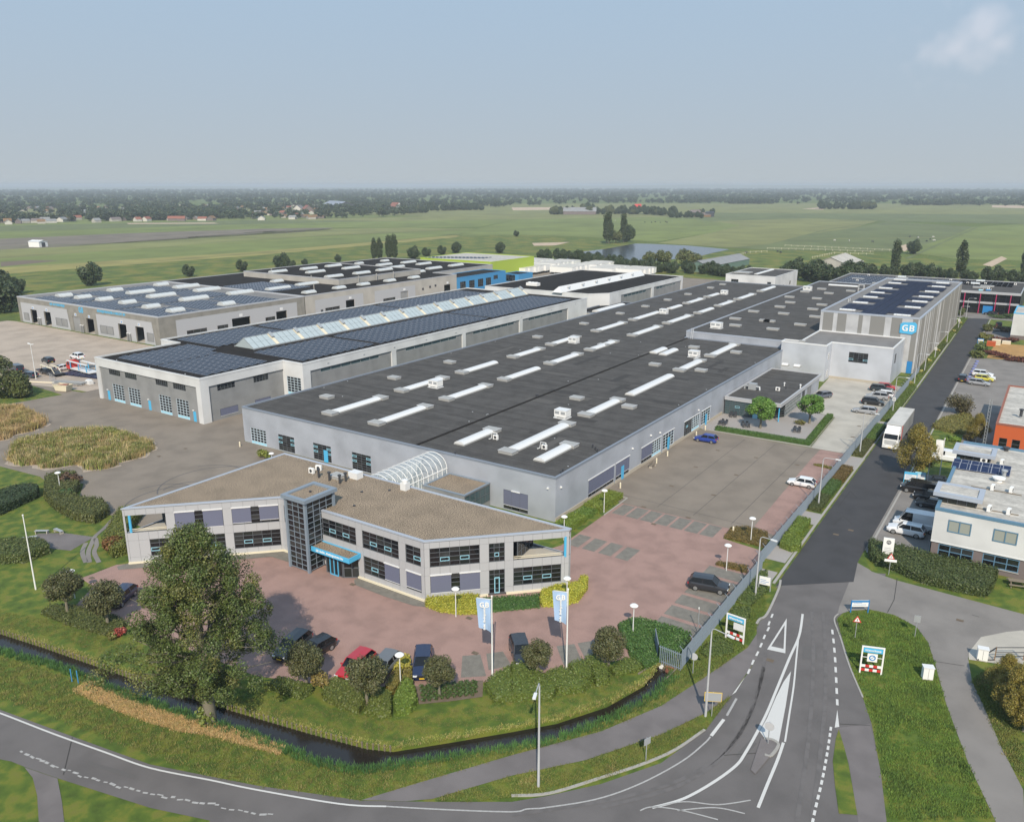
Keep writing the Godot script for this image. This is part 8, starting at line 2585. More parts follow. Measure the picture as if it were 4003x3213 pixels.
func town_board(label: String, p: Vector3, turn: float, shield: bool) -> void: # the municipal entry board on two legs with a red and white foot
	var t := thing("town_board", label, "sign", p, turn, "municipal boards at the junction")
	var b := B.new()
	for x in [-0.95, 0.95]:
		b.box(Vector3(x - 0.07, 0, -0.05), Vector3(x + 0.07, 2.9, 0.05))
	b.box(Vector3(-0.88, 2.78, -0.05), Vector3(0.88, 2.9, 0.05))
	part(t, "frame", b.mesh(), M.white)
	b = B.new()
	b.box(Vector3(-0.86, 2.25, -0.02), Vector3(0.86, 2.72, 0.03))
	var o := part(t, "name_plate", b.mesh(), M.cyan)
	lettering(o, "letters", "Nieuwkoop", face(Vector2(-0.86, 0), Vector2(0.86, 0)), 0.86, 2.47, 0.27, 1.4, 0.04, M.white)
	b = B.new()
	if shield:
		b.box(Vector3(-0.45, 1.3, -0.02), Vector3(0.45, 2.15, 0.03))
		o = part(t, "shield_plate", b.mesh(), M.white)
		b = B.new()
		b.lathe([Vector2(0.3, 0), Vector2(0.3, 0.012), Vector2(0.2, 0.013)], Vector3(0, 1.72, 0.032), 14, Vector3.BACK)
		b.obox(Vector3(0, 1.72, 0.04), Vector3(0.45, 0.05, 0.012), Basis(Vector3.BACK, 0.7))
		part(o, "ring", b.mesh(), M.blue_paint)
		b = B.new()
		b.box(Vector3(-0.88, 1.7, -0.03), Vector3(-0.46, 1.75, 0.0))
		b.box(Vector3(0.46, 1.7, -0.03), Vector3(0.88, 1.75, 0.0))
		part(t, "rail", b.mesh(), M.white)
	else:
		b.box(Vector3(-0.2, 1.35, -0.02), Vector3(0.84, 2.1, 0.03))
		part(t, "info_plate", b.mesh(), M.white_metal)
	for k in 2:
		for j in 5:
			b = B.new()
			b.box(Vector3(-0.88 + j * 0.352, 0.55 + k * 0.42 - 0.3, -0.02), Vector3(-0.88 + (j + 1) * 0.352, 0.8 + k * 0.42 - 0.3, 0.03))
			part(t, "striped_board", b.mesh(), M.red_paint if (j + k) % 2 == 0 else M.white)

func board(called: String, label: String, p: Vector3, turn: float, w: float, h: float, y: float, m: Material, top: Material = null, lines := 0) -> void: # a panel on two legs
	var t := thing(called, label, "sign", p, turn)
	var b := B.new()
	for x in [-w / 2, w / 2]:
		b.box(Vector3(x - 0.05, 0, -0.05), Vector3(x + 0.05, y + h, 0.05))
	part(t, "post", b.mesh(), top if top else M.galv)
	b = B.new()
	b.box(Vector3(-w / 2 + 0.05, y, -0.03), Vector3(w / 2 - 0.05, y + h, 0.03))
	var o := part(t, "panel", b.mesh(), m)
	if top:
		b = B.new()
		b.box(Vector3(-w / 2 + 0.05, y + h * 0.7, 0.032), Vector3(w / 2 - 0.05, y + h, 0.04))
		part(o, "heading", b.mesh(), top)
	for k in lines:
		b = B.new()
		var yy := y + h * (0.62 - k * 0.6 / lines)
		b.box(Vector3(-w * 0.4, yy - 0.03, 0.032), Vector3(w * (0.1 + 0.25 * (k % 2)), yy + 0.02, 0.038))
		part(o, "text_line", b.mesh(), M.blue_paint)

func fence_line() -> void:
	var panel := B.new()
	var gap := 2.5
	for k in 26:
		var x := -gap / 2 + 0.05 + k * 0.096
		panel.box(Vector3(-0.012, 0.08, x - 0.014), Vector3(0.012, 2.0, x + 0.014))
	for y in [0.2, 1.0, 1.9]:
		panel.box(Vector3(-0.02, y - 0.03, -gap / 2), Vector3(0.02, y + 0.03, gap / 2))
	var pm := panel.mesh()
	var post := B.new()
	post.box(Vector3(-0.05, 0, -0.05), Vector3(0.05, 2.1, 0.05))
	post.bar(Vector3(0, 2.05, 0), Vector3(-0.35, 2.4, 0), 0.04)
	var qm := post.mesh()
	var wires := B.new()
	for k in 3:
		wires.bar(Vector3(-0.1 - k * 0.12, 2.13 + k * 0.12, -gap / 2), Vector3(-0.1 - k * 0.12, 2.13 + k * 0.12, gap / 2), 0.012)
	var wm := wires.mesh()
	var t := thing("steel_fence", "long blue-grey bar fence running beside the street", "fence", Vector3(28.0, 0, -50))
	var z := 23.4
	while z > -127.0:
		var x := 28.3 if z > 0 else 27.75
		part(t, "fence_post", qm, M.fence, Vector3(x - 28.0, 0, z + 50))
		part(t, "fence_panel", pm, M.fence, Vector3(x - 28.0, 0, z - gap / 2 + 50))
		part(t, "barbed_wire", wm, M.dark_metal, Vector3(x - 28.0, 0, z - gap / 2 + 50))
		z -= gap
	# culvert screen
	var c := thing("culvert_fence", "short grey bar fence standing over the culvert at the ditch end", "fence", Vector3(26.3, 0, 22.6))
	var path := [Vector3(-1.9, 0, -1.6), Vector3(-0.4, 0, 1.0), Vector3(2.0, 0, 1.2)]
	for i in 2:
		var n := 12
		for k in n + 1:
			var b := B.new()
			var p: Vector3 = path[i].lerp(path[i + 1], float(k) / n)
			b.box(p + Vector3(-0.03, -0.1, -0.03), p + Vector3(0.03, 1.9, 0.03))
			part(c, "bar", b.mesh(), M.fence)
		var r := B.new()
		for y in [0.25, 1.75]:
			r.bar(path[i] + UP * y, path[i + 1] + UP * y, 0.05)
		part(c, "rail", r.mesh(), M.fence)
	var w := thing("culvert_wall", "weathered timber and concrete retaining wall at the end of the ditch", "wall", Vector3(26.8, 0, 24.0))
	for q in [[Vector3(-1.6, 0, 2.6), Vector3(-0.9, 0, -0.6)], [Vector3(-0.9, 0, -0.6), Vector3(1.1, 0, -0.3)], [Vector3(1.1, 0, -0.3), Vector3(0.9, 0, 2.4)]]:
		for k in 8:
			var b := B.new()
			var p: Vector3 = q[0].lerp(q[1], k / 8.0)
			var e: Vector3 = q[0].lerp(q[1], (k + 0.94) / 8.0)
			b.bar((p + e) / 2 + UP * -0.35 - (e - p) * 0.5, (p + e) / 2 + UP * -0.35 + (e - p) * 0.5, 0.1, 0.95)
			part(w, "board", b.mesh(), M.timber)
	var g := B.new()
	g.box(Vector3(0.05, -0.8, -0.18), Vector3(0.85, 0.1, -0.08))
	part(w, "sluice_gate", g.mesh(), M.tile_red)
	g = B.new()
	g.tube([Vector3(-0.5, -0.35, -0.7), Vector3(-0.5, -0.35, -0.2)], 0.2, 0.2, 10)
	part(w, "outfall_pipe", g.mesh(), M.white)
	# timber edge of the ditch
	var rv := thing("ditch_revetment", "low timber stakes edging the far bank of the ditch", "revetment", v3(ditch_far[6]))
	var stake := B.new()
	stake.box(Vector3(-0.05, -0.8, -0.05), Vector3(0.05, 0.1, 0.05))
	var sm := stake.mesh()
	for q in along(ditch_far.slice(2, 10), 0.5):
		part(rv, "stake", sm, M.timber, v3(q[0] + Vector2(0.06, 0.12)) - rv.position)

func table_set(label: String, p: Vector3, turn: float) -> void:
	var t := thing("terrace_table", "%s" % label, "table", p, turn, "tables on the canteen terrace")
	var b := B.new()
	b.box(Vector3(-0.75, 0.7, -0.45), Vector3(0.75, 0.75, 0.45))
	part(t, "table_top", b.mesh(), M.dark_metal)
	for x in [-0.65, 0.65]:
		for z in [-0.37, 0.37]:
			b = B.new()
			b.box(Vector3(x - 0.03, 0, z - 0.03), Vector3(x + 0.03, 0.7, z + 0.03))
			part(t, "leg", b.mesh(), M.dark_metal)
	for k in 4:
		var s := 1 if k % 2 == 0 else -1
		var o := Vector3(-0.4 + 0.8 * (k / 2), 0, 0.75 * s)
		var c := thing("terrace_chair", "dark chair drawn up to a table on the canteen terrace", "chair", p + Basis(UP, turn) * o, turn + (0.0 if s > 0 else PI), "chairs on the canteen terrace")
		b = B.new()
		b.box(Vector3(-0.24, 0.42, -0.24), Vector3(0.24, 0.47, 0.24))
		part(c, "seat", b.mesh(), M.dark_metal)
		b = B.new()
		b.box(Vector3(-0.24, 0.47, 0.2), Vector3(0.24, 0.9, 0.24))
		part(c, "backrest", b.mesh(), M.dark_metal)
		for x in [-0.21, 0.21]:
			for z in [-0.21, 0.21]:
				b = B.new()
				b.box(Vector3(x - 0.02, 0, z - 0.02), Vector3(x + 0.02, 0.42, z + 0.02))
				part(c, "leg", b.mesh(), M.dark_metal)

func bench(label: String, p: Vector3, turn: float, m: Material, back := true) -> void:
	var t := thing("bench", label, "bench", p, turn)
	for k in 3:
		var b := B.new()
		b.box(Vector3(-0.9, 0.42, -0.25 + k * 0.17), Vector3(0.9, 0.46, -0.12 + k * 0.17))
		part(t, "seat_slat", b.mesh(), m)
	if back:
		for k in 2:
			var b := B.new()
			b.box(Vector3(-0.9, 0.6 + k * 0.18, -0.3), Vector3(0.9, 0.72 + k * 0.18, -0.26))
			part(t, "back_slat", b.mesh(), m)
	for x in [-0.75, 0.75]:
		var b := B.new()
		b.box(Vector3(x - 0.05, 0, -0.28), Vector3(x + 0.05, 0.42, 0.22))
		part(t, "leg", b.mesh(), M.concrete)

func picnic(label: String, p: Vector3, turn: float) -> void:
	var t := thing("picnic_table", label, "picnic table", p, turn)
	for k in 5:
		var b := B.new()
		b.box(Vector3(-1.0, 0.72, -0.38 + k * 0.155), Vector3(1.0, 0.77, -0.24 + k * 0.155))
		part(t, "table_slat", b.mesh(), M.timber)
	for s in [-1, 1]:
		var b := B.new()
		b.box(Vector3(-1.0, 0.42, s * 0.75 - 0.13), Vector3(1.0, 0.47, s * 0.75 + 0.13))
		part(t, "seat_board", b.mesh(), M.timber)
	for x in [-0.75, 0.75]:
		var b := B.new()
		b.bar(Vector3(x, 0, -0.7), Vector3(x, 0.72, -0.2), 0.08)
		b.bar(Vector3(x, 0, 0.7), Vector3(x, 0.72, 0.2), 0.08)
		b.bar(Vector3(x + 0.045, 0.4, -0.8), Vector3(x + 0.045, 0.4, 0.8), 0.08)
		part(t, "leg", b.mesh(), M.timber)

func furniture() -> void:
	fence_line()
	var lamps := [
		[Q(21.66, 3.4, 20.43), "mushroom lamp standing in the dark green ground cover"], [Q(12.94, 3.4, 19.09), "mushroom lamp behind the right-hand flag"], [Q(4.19, 3.4, 27.85), "mushroom lamp in the round yellow hedge before the office"], [Q(7.64, 3.4, 40.72), "mushroom lamp in the yellow strip beside the dark blue car"],
		[Q(4.01, 3.4, -6.84), "mushroom lamp in the hedge beside the hall's first blinds"], [Q(4, 3.4, 4.43), "mushroom lamp between office corner and hall hedge"], [Q(24.6, 3.4, -8.71), "mushroom lamp in the brown hedge island of the asphalt yard"], [Q(24.75, 3.4, 0.99), "mushroom lamp on the red yard below the brown hedge island"],
		[Q(-67.76, 3.4, 32.53), "mushroom lamp beside the purple shrub at the rear yard"], [Q(-34.15, 3.4, 48.67), "mushroom lamp behind the leftmost ball tree"], [Q(-48.25, 3.4, 8.54), "mushroom lamp behind the office apex beside the hall"]]
	for l in lamps:
		ball_lamp(l[1], l[0])
	street_lamp("tall street lamp on the cycle path beside the town board", Q(32.86, 0, 29.12), 8.8, Vector3(1.55, 0, 0.5))
	street_lamp("tall street lamp nearest the camera between cycle path and road", Q(25.24, 0, 44.61), 9.4, Vector3(0.6, 0, 1.5))
	var zs := [-26.0, -54.5, -86.5, -114.5, -131.0, -150.0, -176.0, -206.0, -229.0]
	for i in zs.size():
		street_lamp(["street lamp between the dark hedges, nearest the street corner", "street lamp beside the lorry", "street lamp above the lorry by the fence bays", "street lamp level with the pale block", "street lamp at the near end of the tower wall", "second street lamp along the tower wall", "third street lamp along the tower wall", "fourth street lamp along the tower wall", "street lamp at the end of the street"][i], Vector3(28.9 - i * 0.06, 0, zs[i]), 7.6, Vector3(1.7, 0, 0), 2.6 if i in [2, 5, 7] else 0.0)
	street_lamp("thin street lamp by the fence at the junction", Q(29.67, 0, 5.26), 7.4, Vector3(1.3, 0, 0.3))
	# double lamp in the left yard
	var dl := thing("double_lamp", "tall pale lamp post with two heads in the left yard", "street lamp", Q(-147.8, 0, -3.69))
	var b := B.new()
	b.tube([Vector3.ZERO, Vector3(0, 8.6, 0)], 0.1, 0.06, 8)
	part(dl, "mast", b.mesh(), M.white_metal)
	for s in [-1, 1]:
		b = B.new()
		b.obox(Vector3(0.7 * s, 8.65, 0), Vector3(0.9, 0.14, 0.35), Basis(Vector3.BACK, 0.12 * s))
		part(dl, "lamp_head", b.mesh(), M.white)
	# flags
	flagpole("left white flagpole with pale blue banner on the front lawn", Vector3(14.35, 0, 35.4), 8.9, paint(0.36, 0.5, 0.72), 3.4, 1.35, "Gebr. Bodegraven")
	flagpole("right white flagpole with pale blue banner on the front lawn", Vector3(19.45, 0, 30.35), 8.9, paint(0.36, 0.5, 0.72), 3.4, 1.35, "Gebr. Bodegraven")
	flagpole("bare white flagpole on the lawn at the far left", Q(-39.91, 0, 50.1), 9.2, M.white, 0, 0)
	flagpole("flagpole with white and blue banner beside the white office", Q(41.76, 0, -50.45), 6.2, M.white, 2.6, 1.2)
	flagpole("flagpole with grey banner at the birch", Q(40.42, 0, -47.26), 5.4, M.white_metal, 1.2, 0.5)
	flagpole("left flagpole with blue banner before the street-end offices", Q(30.72, 0, -253.7), 8.4, M.cyan_pale, 3.2, 1.5)
	flagpole("right flagpole with dark blue banner before the street-end offices", Q(33.15, 0, -255.4), 8.4, M.blue_paint, 4.0, 1.8)
	flagpole("flagpole with long white banner beside the dark bush at the street end", Q(39.26, 0, -258.4), 7.4, M.white, 5.5, 2.0)
	# boards and signs
	town_board("town board with grey plate beside the fence at the junction", Q(30.85, 0, 15.76), -0.1, false)
	town_board("town board with ringed shield on the grass island", Q(43.58, 0, 14.09), 0.35, true)
	board("street_name_board", "blue and white street board at the tip of the grass island", Q(40.25, 0, 2.56), 0.6, 1.9, 0.75, 0.75, M.white, M.blue_paint, 2)
	board("company_board", "blue and white company board left of the birch trunk", Q(38.36, 0, -43.96), 0.2, 1.75, 1.3, 0.6, M.white, M.cyan, 4)
	board("company_board", "pale company board right of the birch trunk", Q(39.6, 0, -44.79), 0.2, 1.4, 1.3, 0.6, M.white, M.cyan_pale, 3)
	board("fence_board", "white board with small print beside the fence at the junction", Q(30.08, 0, 3.28), 0.1, 1.3, 1.0, 0.7, M.white, null, 3)
	board("info_board", "small blue and white board beside the street near the sand plot", Q(36.73, 0, -182), 0.0, 1.5, 0.7, 0.9, M.white, M.blue_paint, 1)
	var py := thing("pylon_sign", "tall white pylon sign with round dark emblem beside the forecourt", "sign", Q(40.39, 3.1, -12.65) * Vector3(1, 0, 1), 0.2)
	b = B.new()
	b.box(Vector3(-0.62, 0, -0.12), Vector3(0.62, 3.1, 0.12))
	part(py, "slab", b.mesh(), M.white)
	b = B.new()
	b.lathe([Vector2(0.27, 0), Vector2(0.27, 0.02), Vector2(0.17, 0.021), Vector2(0.17, 0.0)], Vector3(0.0, 2.6, 0.122), 16, Vector3.BACK)
	b.box(Vector3(-0.06, 2.45, 0.125), Vector3(0.06, 2.7, 0.145))
	part(py, "emblem", b.mesh(), M.dark_metal)
	for k in 3:
		b = B.new()
		b.box(Vector3(-0.42, 1.8 - k * 0.22, 0.122), Vector3(0.3 + 0.1 * (k % 2), 1.86 - k * 0.22, 0.13))
		part(py, "text_line", b.mesh(), M.galv)
	var tri1 := post_sign("warning_sign", "red triangle warning sign on the grass island", Q(40.99, 0, 8.2), 2.4, 0.3, 0.02, 0.02, M.galv)
	triangle_plate(tri1, 2.6, 1.0)
	var tri2 := post_sign("give_way_sign", "red edged triangle sign and white name plate in the long hedge", Q(41.29, 1.9, -8.9) * Vector3(1, 0, 1), 2.05, 0.3, 1.35, 0.32, M.white)
	triangle_plate(tri2, 2.85, -1.0)
	post_sign("traffic_sign", "grey back of a square sign beside the side street", Q(46.09, 0, 4.59), 2.5, 0.2, 0.6, 0.75, M.galv)
	post_sign("traffic_sign", "grey back of a round sign by the culvert fence", Q(29.5, 0, 23.63), 2.3, 0.2, 0.75, 0.75, M.silver, true)
	post_sign("traffic_sign", "slim post with a triangle plate seen edge-on in the verge", Q(30.91, 0, 37.24), 2.2, 1.2, 0.7, 0.6, M.galv)
	var big := post_sign("direction_sign", "large grey sign back with yellow edge beside the street lamp", Q(33.31, 0, 28.82), 2.5, 0.5, 1.5, 0.9, M.plate)
	b = B.new()
	b.box(Vector3(-0.71, 1.64, 0.082), Vector3(0.71, 2.46, 0.09))
	part(big, "sign_back", b.mesh(), M.galv)
	post_sign("traffic_sign", "grey back of a round sign on the traffic island", Q(38.53, 0, 29.71), 2.2, 0.1, 0.8, 0.8, M.silver, true)
	post_sign("marker_post", "thin post with a white top inside the fence on the red yard", Q(27.14, 0, 16.35), 3.0, 0.0, 0.12, 0.2, M.white)
	for q in [[Q(-18.58, 0, 57.4), "left blue marker pole in the grass by the ditch"], [Q(-17.83, 0, 57.21), "right blue marker pole in the grass by the ditch"]]:
		b = B.new()
		b.tube([Vector3.ZERO, Vector3(0, 1.3, 0)], 0.05, 0.05, 6)
		b.lathe([Vector2(0.05, 1.3), Vector2(0.06, 1.32), Vector2(0, 1.38)], Vector3.ZERO, 6)
		single("marker_pole", b, M.blue_wall, q[0], q[1], "pole", "blue marker poles")
	for q in [[Q(48.19, 0, 11.96), "white utility cabinet on the grass island", 0.4], [Q(52.22, 0, 5.48), "white utility cabinet at the pump railing", 0.2]]:
		var c := thing("utility_cabinet", q[1], "cabinet", q[0], q[2])
		b = B.new()
		b.box(Vector3(-0.45, 0.1, -0.3), Vector3(0.45, 1.25, 0.3))
		part(c, "casing", b.mesh(), M.white)
		b = B.new()
		b.box(Vector3(-0.5, 1.254, -0.35), Vector3(0.5, 1.34, 0.35))
		part(c, "lid", b.mesh(), M.white_metal)
		b = B.new()
		b.box(Vector3(-0.45, 0, -0.3), Vector3(0.45, 0.096, 0.3))
		part(c, "base", b.mesh(), M.concrete)
		b = B.new()
		b.box(Vector3(-0.01, 0.15, 0.302), Vector3(0.01, 1.2, 0.31))
		part(c, "door_gap", b.mesh(), M.dark_metal)
	var rl := thing("pump_railing", "dark steel railing with slanting strut round the pump pad", "railing", Q(53.27, 0, 4.93))
	var base: Vector3 = rl.position
	var pts := [Q(53.27, 0, 4.93), Q(55.63, 0, 3.34), Q(51.86, 0, 5.87)]
	for q in pts:
		b = B.new()
		b.bar(q - base, q - base + UP * (1.5 if q != pts[2] else 0.1), 0.09)
		part(rl, "post", b.mesh(), M.wood_brown)
	for y in [0.5, 0.9, 1.45]:
		b = B.new()
		b.bar(UP * y, pts[1] - base + UP * y, 0.06)
		part(rl, "rail", b.mesh(), M.dark_metal)
	b = B.new()
	b.bar(pts[2] - base + UP * 0.08, UP * 1.45, 0.09)
	part(rl, "strut", b.mesh(), M.dark_metal)
	b = B.new()
	b.bar(pts[2] - base + UP * 0.06, UP * 0.06, 0.1)
	part(rl, "foot_beam", b.mesh(), M.dark_metal)
	# terrace
	table_set("dark table beside the hall wall on the terrace", Q(2.58, 0, -65.54), 0.3)
	table_set("dark table at the hedge corner of the terrace", Q(2.79, 0, -59.11), 0.0)
	table_set("dark table under the left terrace tree", Q(6.97, 0, -59.98), 0.5)
	table_set("dark table alone on the right half of the terrace", Q(16.08, 0, -62.18), 0.2)
	bench("pale bench against the hall's plinth between the window groups", Q(1.72, 0, -28.53), PI / 2, M.timber)
	bench("grey bench at the upper left of the garden square", Q(-55.23, 0, 41.65), 0.6, M.galv, false)
	bench("grey bench at the top of the garden square", Q(-53.58, 0, 40.3), 0.0, M.galv, false)
	bench("grey bench at the left corner of the garden square", Q(-54.48, 0, 43.63), 1.0, M.galv, false)
	picnic("weathered picnic table in the shade beside the white office", Q(41.92, 0, -48.04), 0.3)
	picnic("weathered picnic table on the grass before the white and brick office", Q(54.25, 0, -14.09), 0.25)
	for q in [[Q(1.62, 0, -16.81), "pale bollard by the first blue hall door"], [Q(1.61, 0, -12.42), "pale bollard at the hedge end by the hall"], [Q(1.5, 0, -35.12), "pale bollard by the second blue hall door"], [Q(1.46, 0, -30.63), "pale bollard beside the pale bench"], [Q(1.32, 0, -48.81), "pale bollard before the third hall window group"], [Q(1.26, 0, -53.5), "pale bollard by the third blue hall door"], [Q(-64.05, 0, 2.62), "pale bollard at the hall's left front corner"], [Q(21.69, 0, -10.27), "small hydrant-like white bollard in the brown hedge island"]]:
		b = B.new()
		b.lathe([Vector2(0.13, 0), Vector2(0.13, 0.85), Vector2(0.09, 0.95), Vector2(0, 0.97)], Vector3.ZERO, 9)
		single("bollard", b, M.cream, q[0], q[1], "bollard", "pale bollards")
	for i in 8: # blue boulder-like kerb stones by the small parking area
		var p: Vector3 = Q(38.41, 0, -152.8).lerp(Q(38.6, 0, -127.69), i / 7.0)
		b = B.new()
		b.lathe([Vector2(0.5, 0), Vector2(0.48, 0.25), Vector2(0.25, 0.42), Vector2(0, 0.45)], Vector3.ZERO, 9)
		single("blue_bollard", b, paint(0.16, 0.18, 0.38), p, "squat blue bollard in the row beside the small parking area", "bollard", "row of squat blue bollards")
	# pallets and timber on the sand plot
	for q in [[Q(39.6, 0, -180.4), "orange crate stack on the sand plot", M.orange, 1.1], [Q(40.67, 0, -183.2), "pale crate stack beside the orange crates", M.cream, 1.3], [Q(43.11, 0, -186.3), "pale pallet stack at the back of the sand plot", M.cream, 0.7]]:
		var s := thing("crate_stack", q[1], "crates", q[0])
		for k in 4:
			b = B.new()
			b.box(Vector3(-1.1, k * q[3] * 0.32, -0.8), Vector3(1.1, k * q[3] * 0.32 + q[3] * 0.26, 0.8))
			part(s, "crate", b.mesh(), q[2])
	# gangway pieces and pipes lying in the left yard
	var gp := thing("stacked_gangway", "bundle of pale metal gangway rails lying behind the skip", "rails", Q(-135.9, 0, -5.37), 1.95)
	for k in 6:
		b = B.new()
		b.box(Vector3(-0.9 + k * 0.35, 0.3 + (k % 2) * 0.25, -4.0), Vector3(-0.75 + k * 0.35, 0.45 + (k % 2) * 0.25, 4.0))
		part(gp, "rail", b.mesh(), M.galv)
	for z in [-3.0, 0.0, 3.0]:
		b = B.new()
		b.box(Vector3(-1.1, 0.0, z - 0.1), Vector3(1.3, 0.29, z + 0.1))
		part(gp, "support", b.mesh(), M.timber)
	b = B.new()
	b.box(Vector3(-0.9, 0, -0.5), Vector3(0.9, 0.9, 0.5))
	b.box(Vector3(-0.7, 0.9, -0.4), Vector3(0.5, 1.1, 0.4))
	single("pallet_block", b, M.white_metal, Q(-132.5, 0, -8.28), "white wrapped block standing alone near the solar hall", "block")
	b = B.new()
	b.box(Vector3(-4.5, 0.0, -0.12), Vector3(4.5, 0.25, 0.12))
	var beam := single("kerb_beam", b, M.cream, Q(-144, 0, -2.44), "long pale beam edging the left yard", "beam")
	beam.rotation.y = 0.42
	b = B.new()
	for k in 7:
		b.box(Vector3(-6 + k * 2.0, 0.0, -1.6), Vector3(-4.3 + k * 2.0, 0.5, 1.6))
	var cov := single("tarpaulin_rack", b, M.navy, Q(-141.7, 0, -12.41), "row of dark blue covered racks beside the solar hall", "rack")
	cov.rotation.y = 0.2
	var mf := thing("mesh_fence", "short wire mesh fence panels beside the skip", "fence", Q(-138.5, 0, -3.68), 0.0)
	for k in 2:
		b = B.new()
		var a: Vector3 = [Q(-144, 0, -4.97), Q(-138.2, 0, -3.54)][k] - mf.position
		var e: Vector3 = [Q(-138.2, 0, -3.54), Q(-130.8, 0, -3.43)][k] - mf.position
		for j in 17:
			b.bar(a.lerp(e, j / 16.0), a.lerp(e, j / 16.0) + UP * 1.9, 0.025)
		for y in [0.1, 1.0, 1.9]:
			b.bar(a + UP * y, e + UP * y, 0.035)
		part(mf, "panel", b.mesh(), M.wire)

# ---------------------------------------------------------------- countryside
func far_kinds() -> Array:
	var out := []
	for k in 3: # round, olive and tall
		rng.seed = 200 + k
		var w := B.new()
		w.tube([Vector3.ZERO, Vector3(0, 3.5, 0)], 0.3, 0.2, 5)
		var b := B.new()
		var tall := k == 2
		for i in 24:
			var d := any_dir()
			var o := Vector3(0, 8.6, 0) + d * Vector3(1.3, 6.2, 1.3) if tall else Vector3(0, 4.3, 0) + d * Vector3(2.5, 2.5, 2.5)
			var s := Vector3(1.5, 2.6, 1.5) if tall else Vector3(2.0, 1.8, 2.0)
			clump(b, o, s * rng.randf_range(0.75, 1.1), 170, 0.36, [Color(0.04, 0.062, 0.02), Color(0.1, 0.115, 0.035), Color(0.042, 0.062, 0.02)][k], 0.3)
		out.append([w.mesh(), b.mesh()])
	return out

func simple_house(label: String, p: Vector3, turn: float, s: Vector3, wm: Material, rm: Material) -> void:
	var t := farm_shed("village_house", label, Vector2(p.x, p.z), Vector2(s.x, s.z), turn, s.y, s.y * 1.9, wm, rm)
	t.set_meta("category", "house")
	t.set_meta("group", "small houses of the far village")

func cow(label: String, p: Vector3, turn: float, m: Material) -> void:
	if not cache.has("cow"):
		var b := B.new()
		b.lathe([Vector2(0, -1.0), Vector2(0.3, -0.95), Vector2(0.42, -0.5), Vector2(0.45, 0.1), Vector2(0.38, 0.6), Vector2(0.25, 0.8), Vector2(0.0, 0.85)], Vector3(0, 1.0, 0), 8, Vector3.BACK)
		b.tube([Vector3(0, 1.15, 0.65), Vector3(0, 1.1, 1.0), Vector3(0, 0.75, 1.35)], 0.22, 0.12, 6)
		for x in [-0.22, 0.22]:
			for z in [-0.7, 0.55]:
				b.tube([Vector3(x, 0.85, z), Vector3(x, 0.45, z + 0.05), Vector3(x, 0, z)], 0.13, 0.06, 5)
		b.tube([Vector3(0, 1.25, -0.95), Vector3(0, 0.7, -1.1)], 0.05, 0.03, 4)
		cache["cow"] = b.mesh()
	var o := part(self, numbered("grazing_cow"), cache["cow"], m, p, turn)
	tag(o, label, "cow", "cattle grazing in the fields")

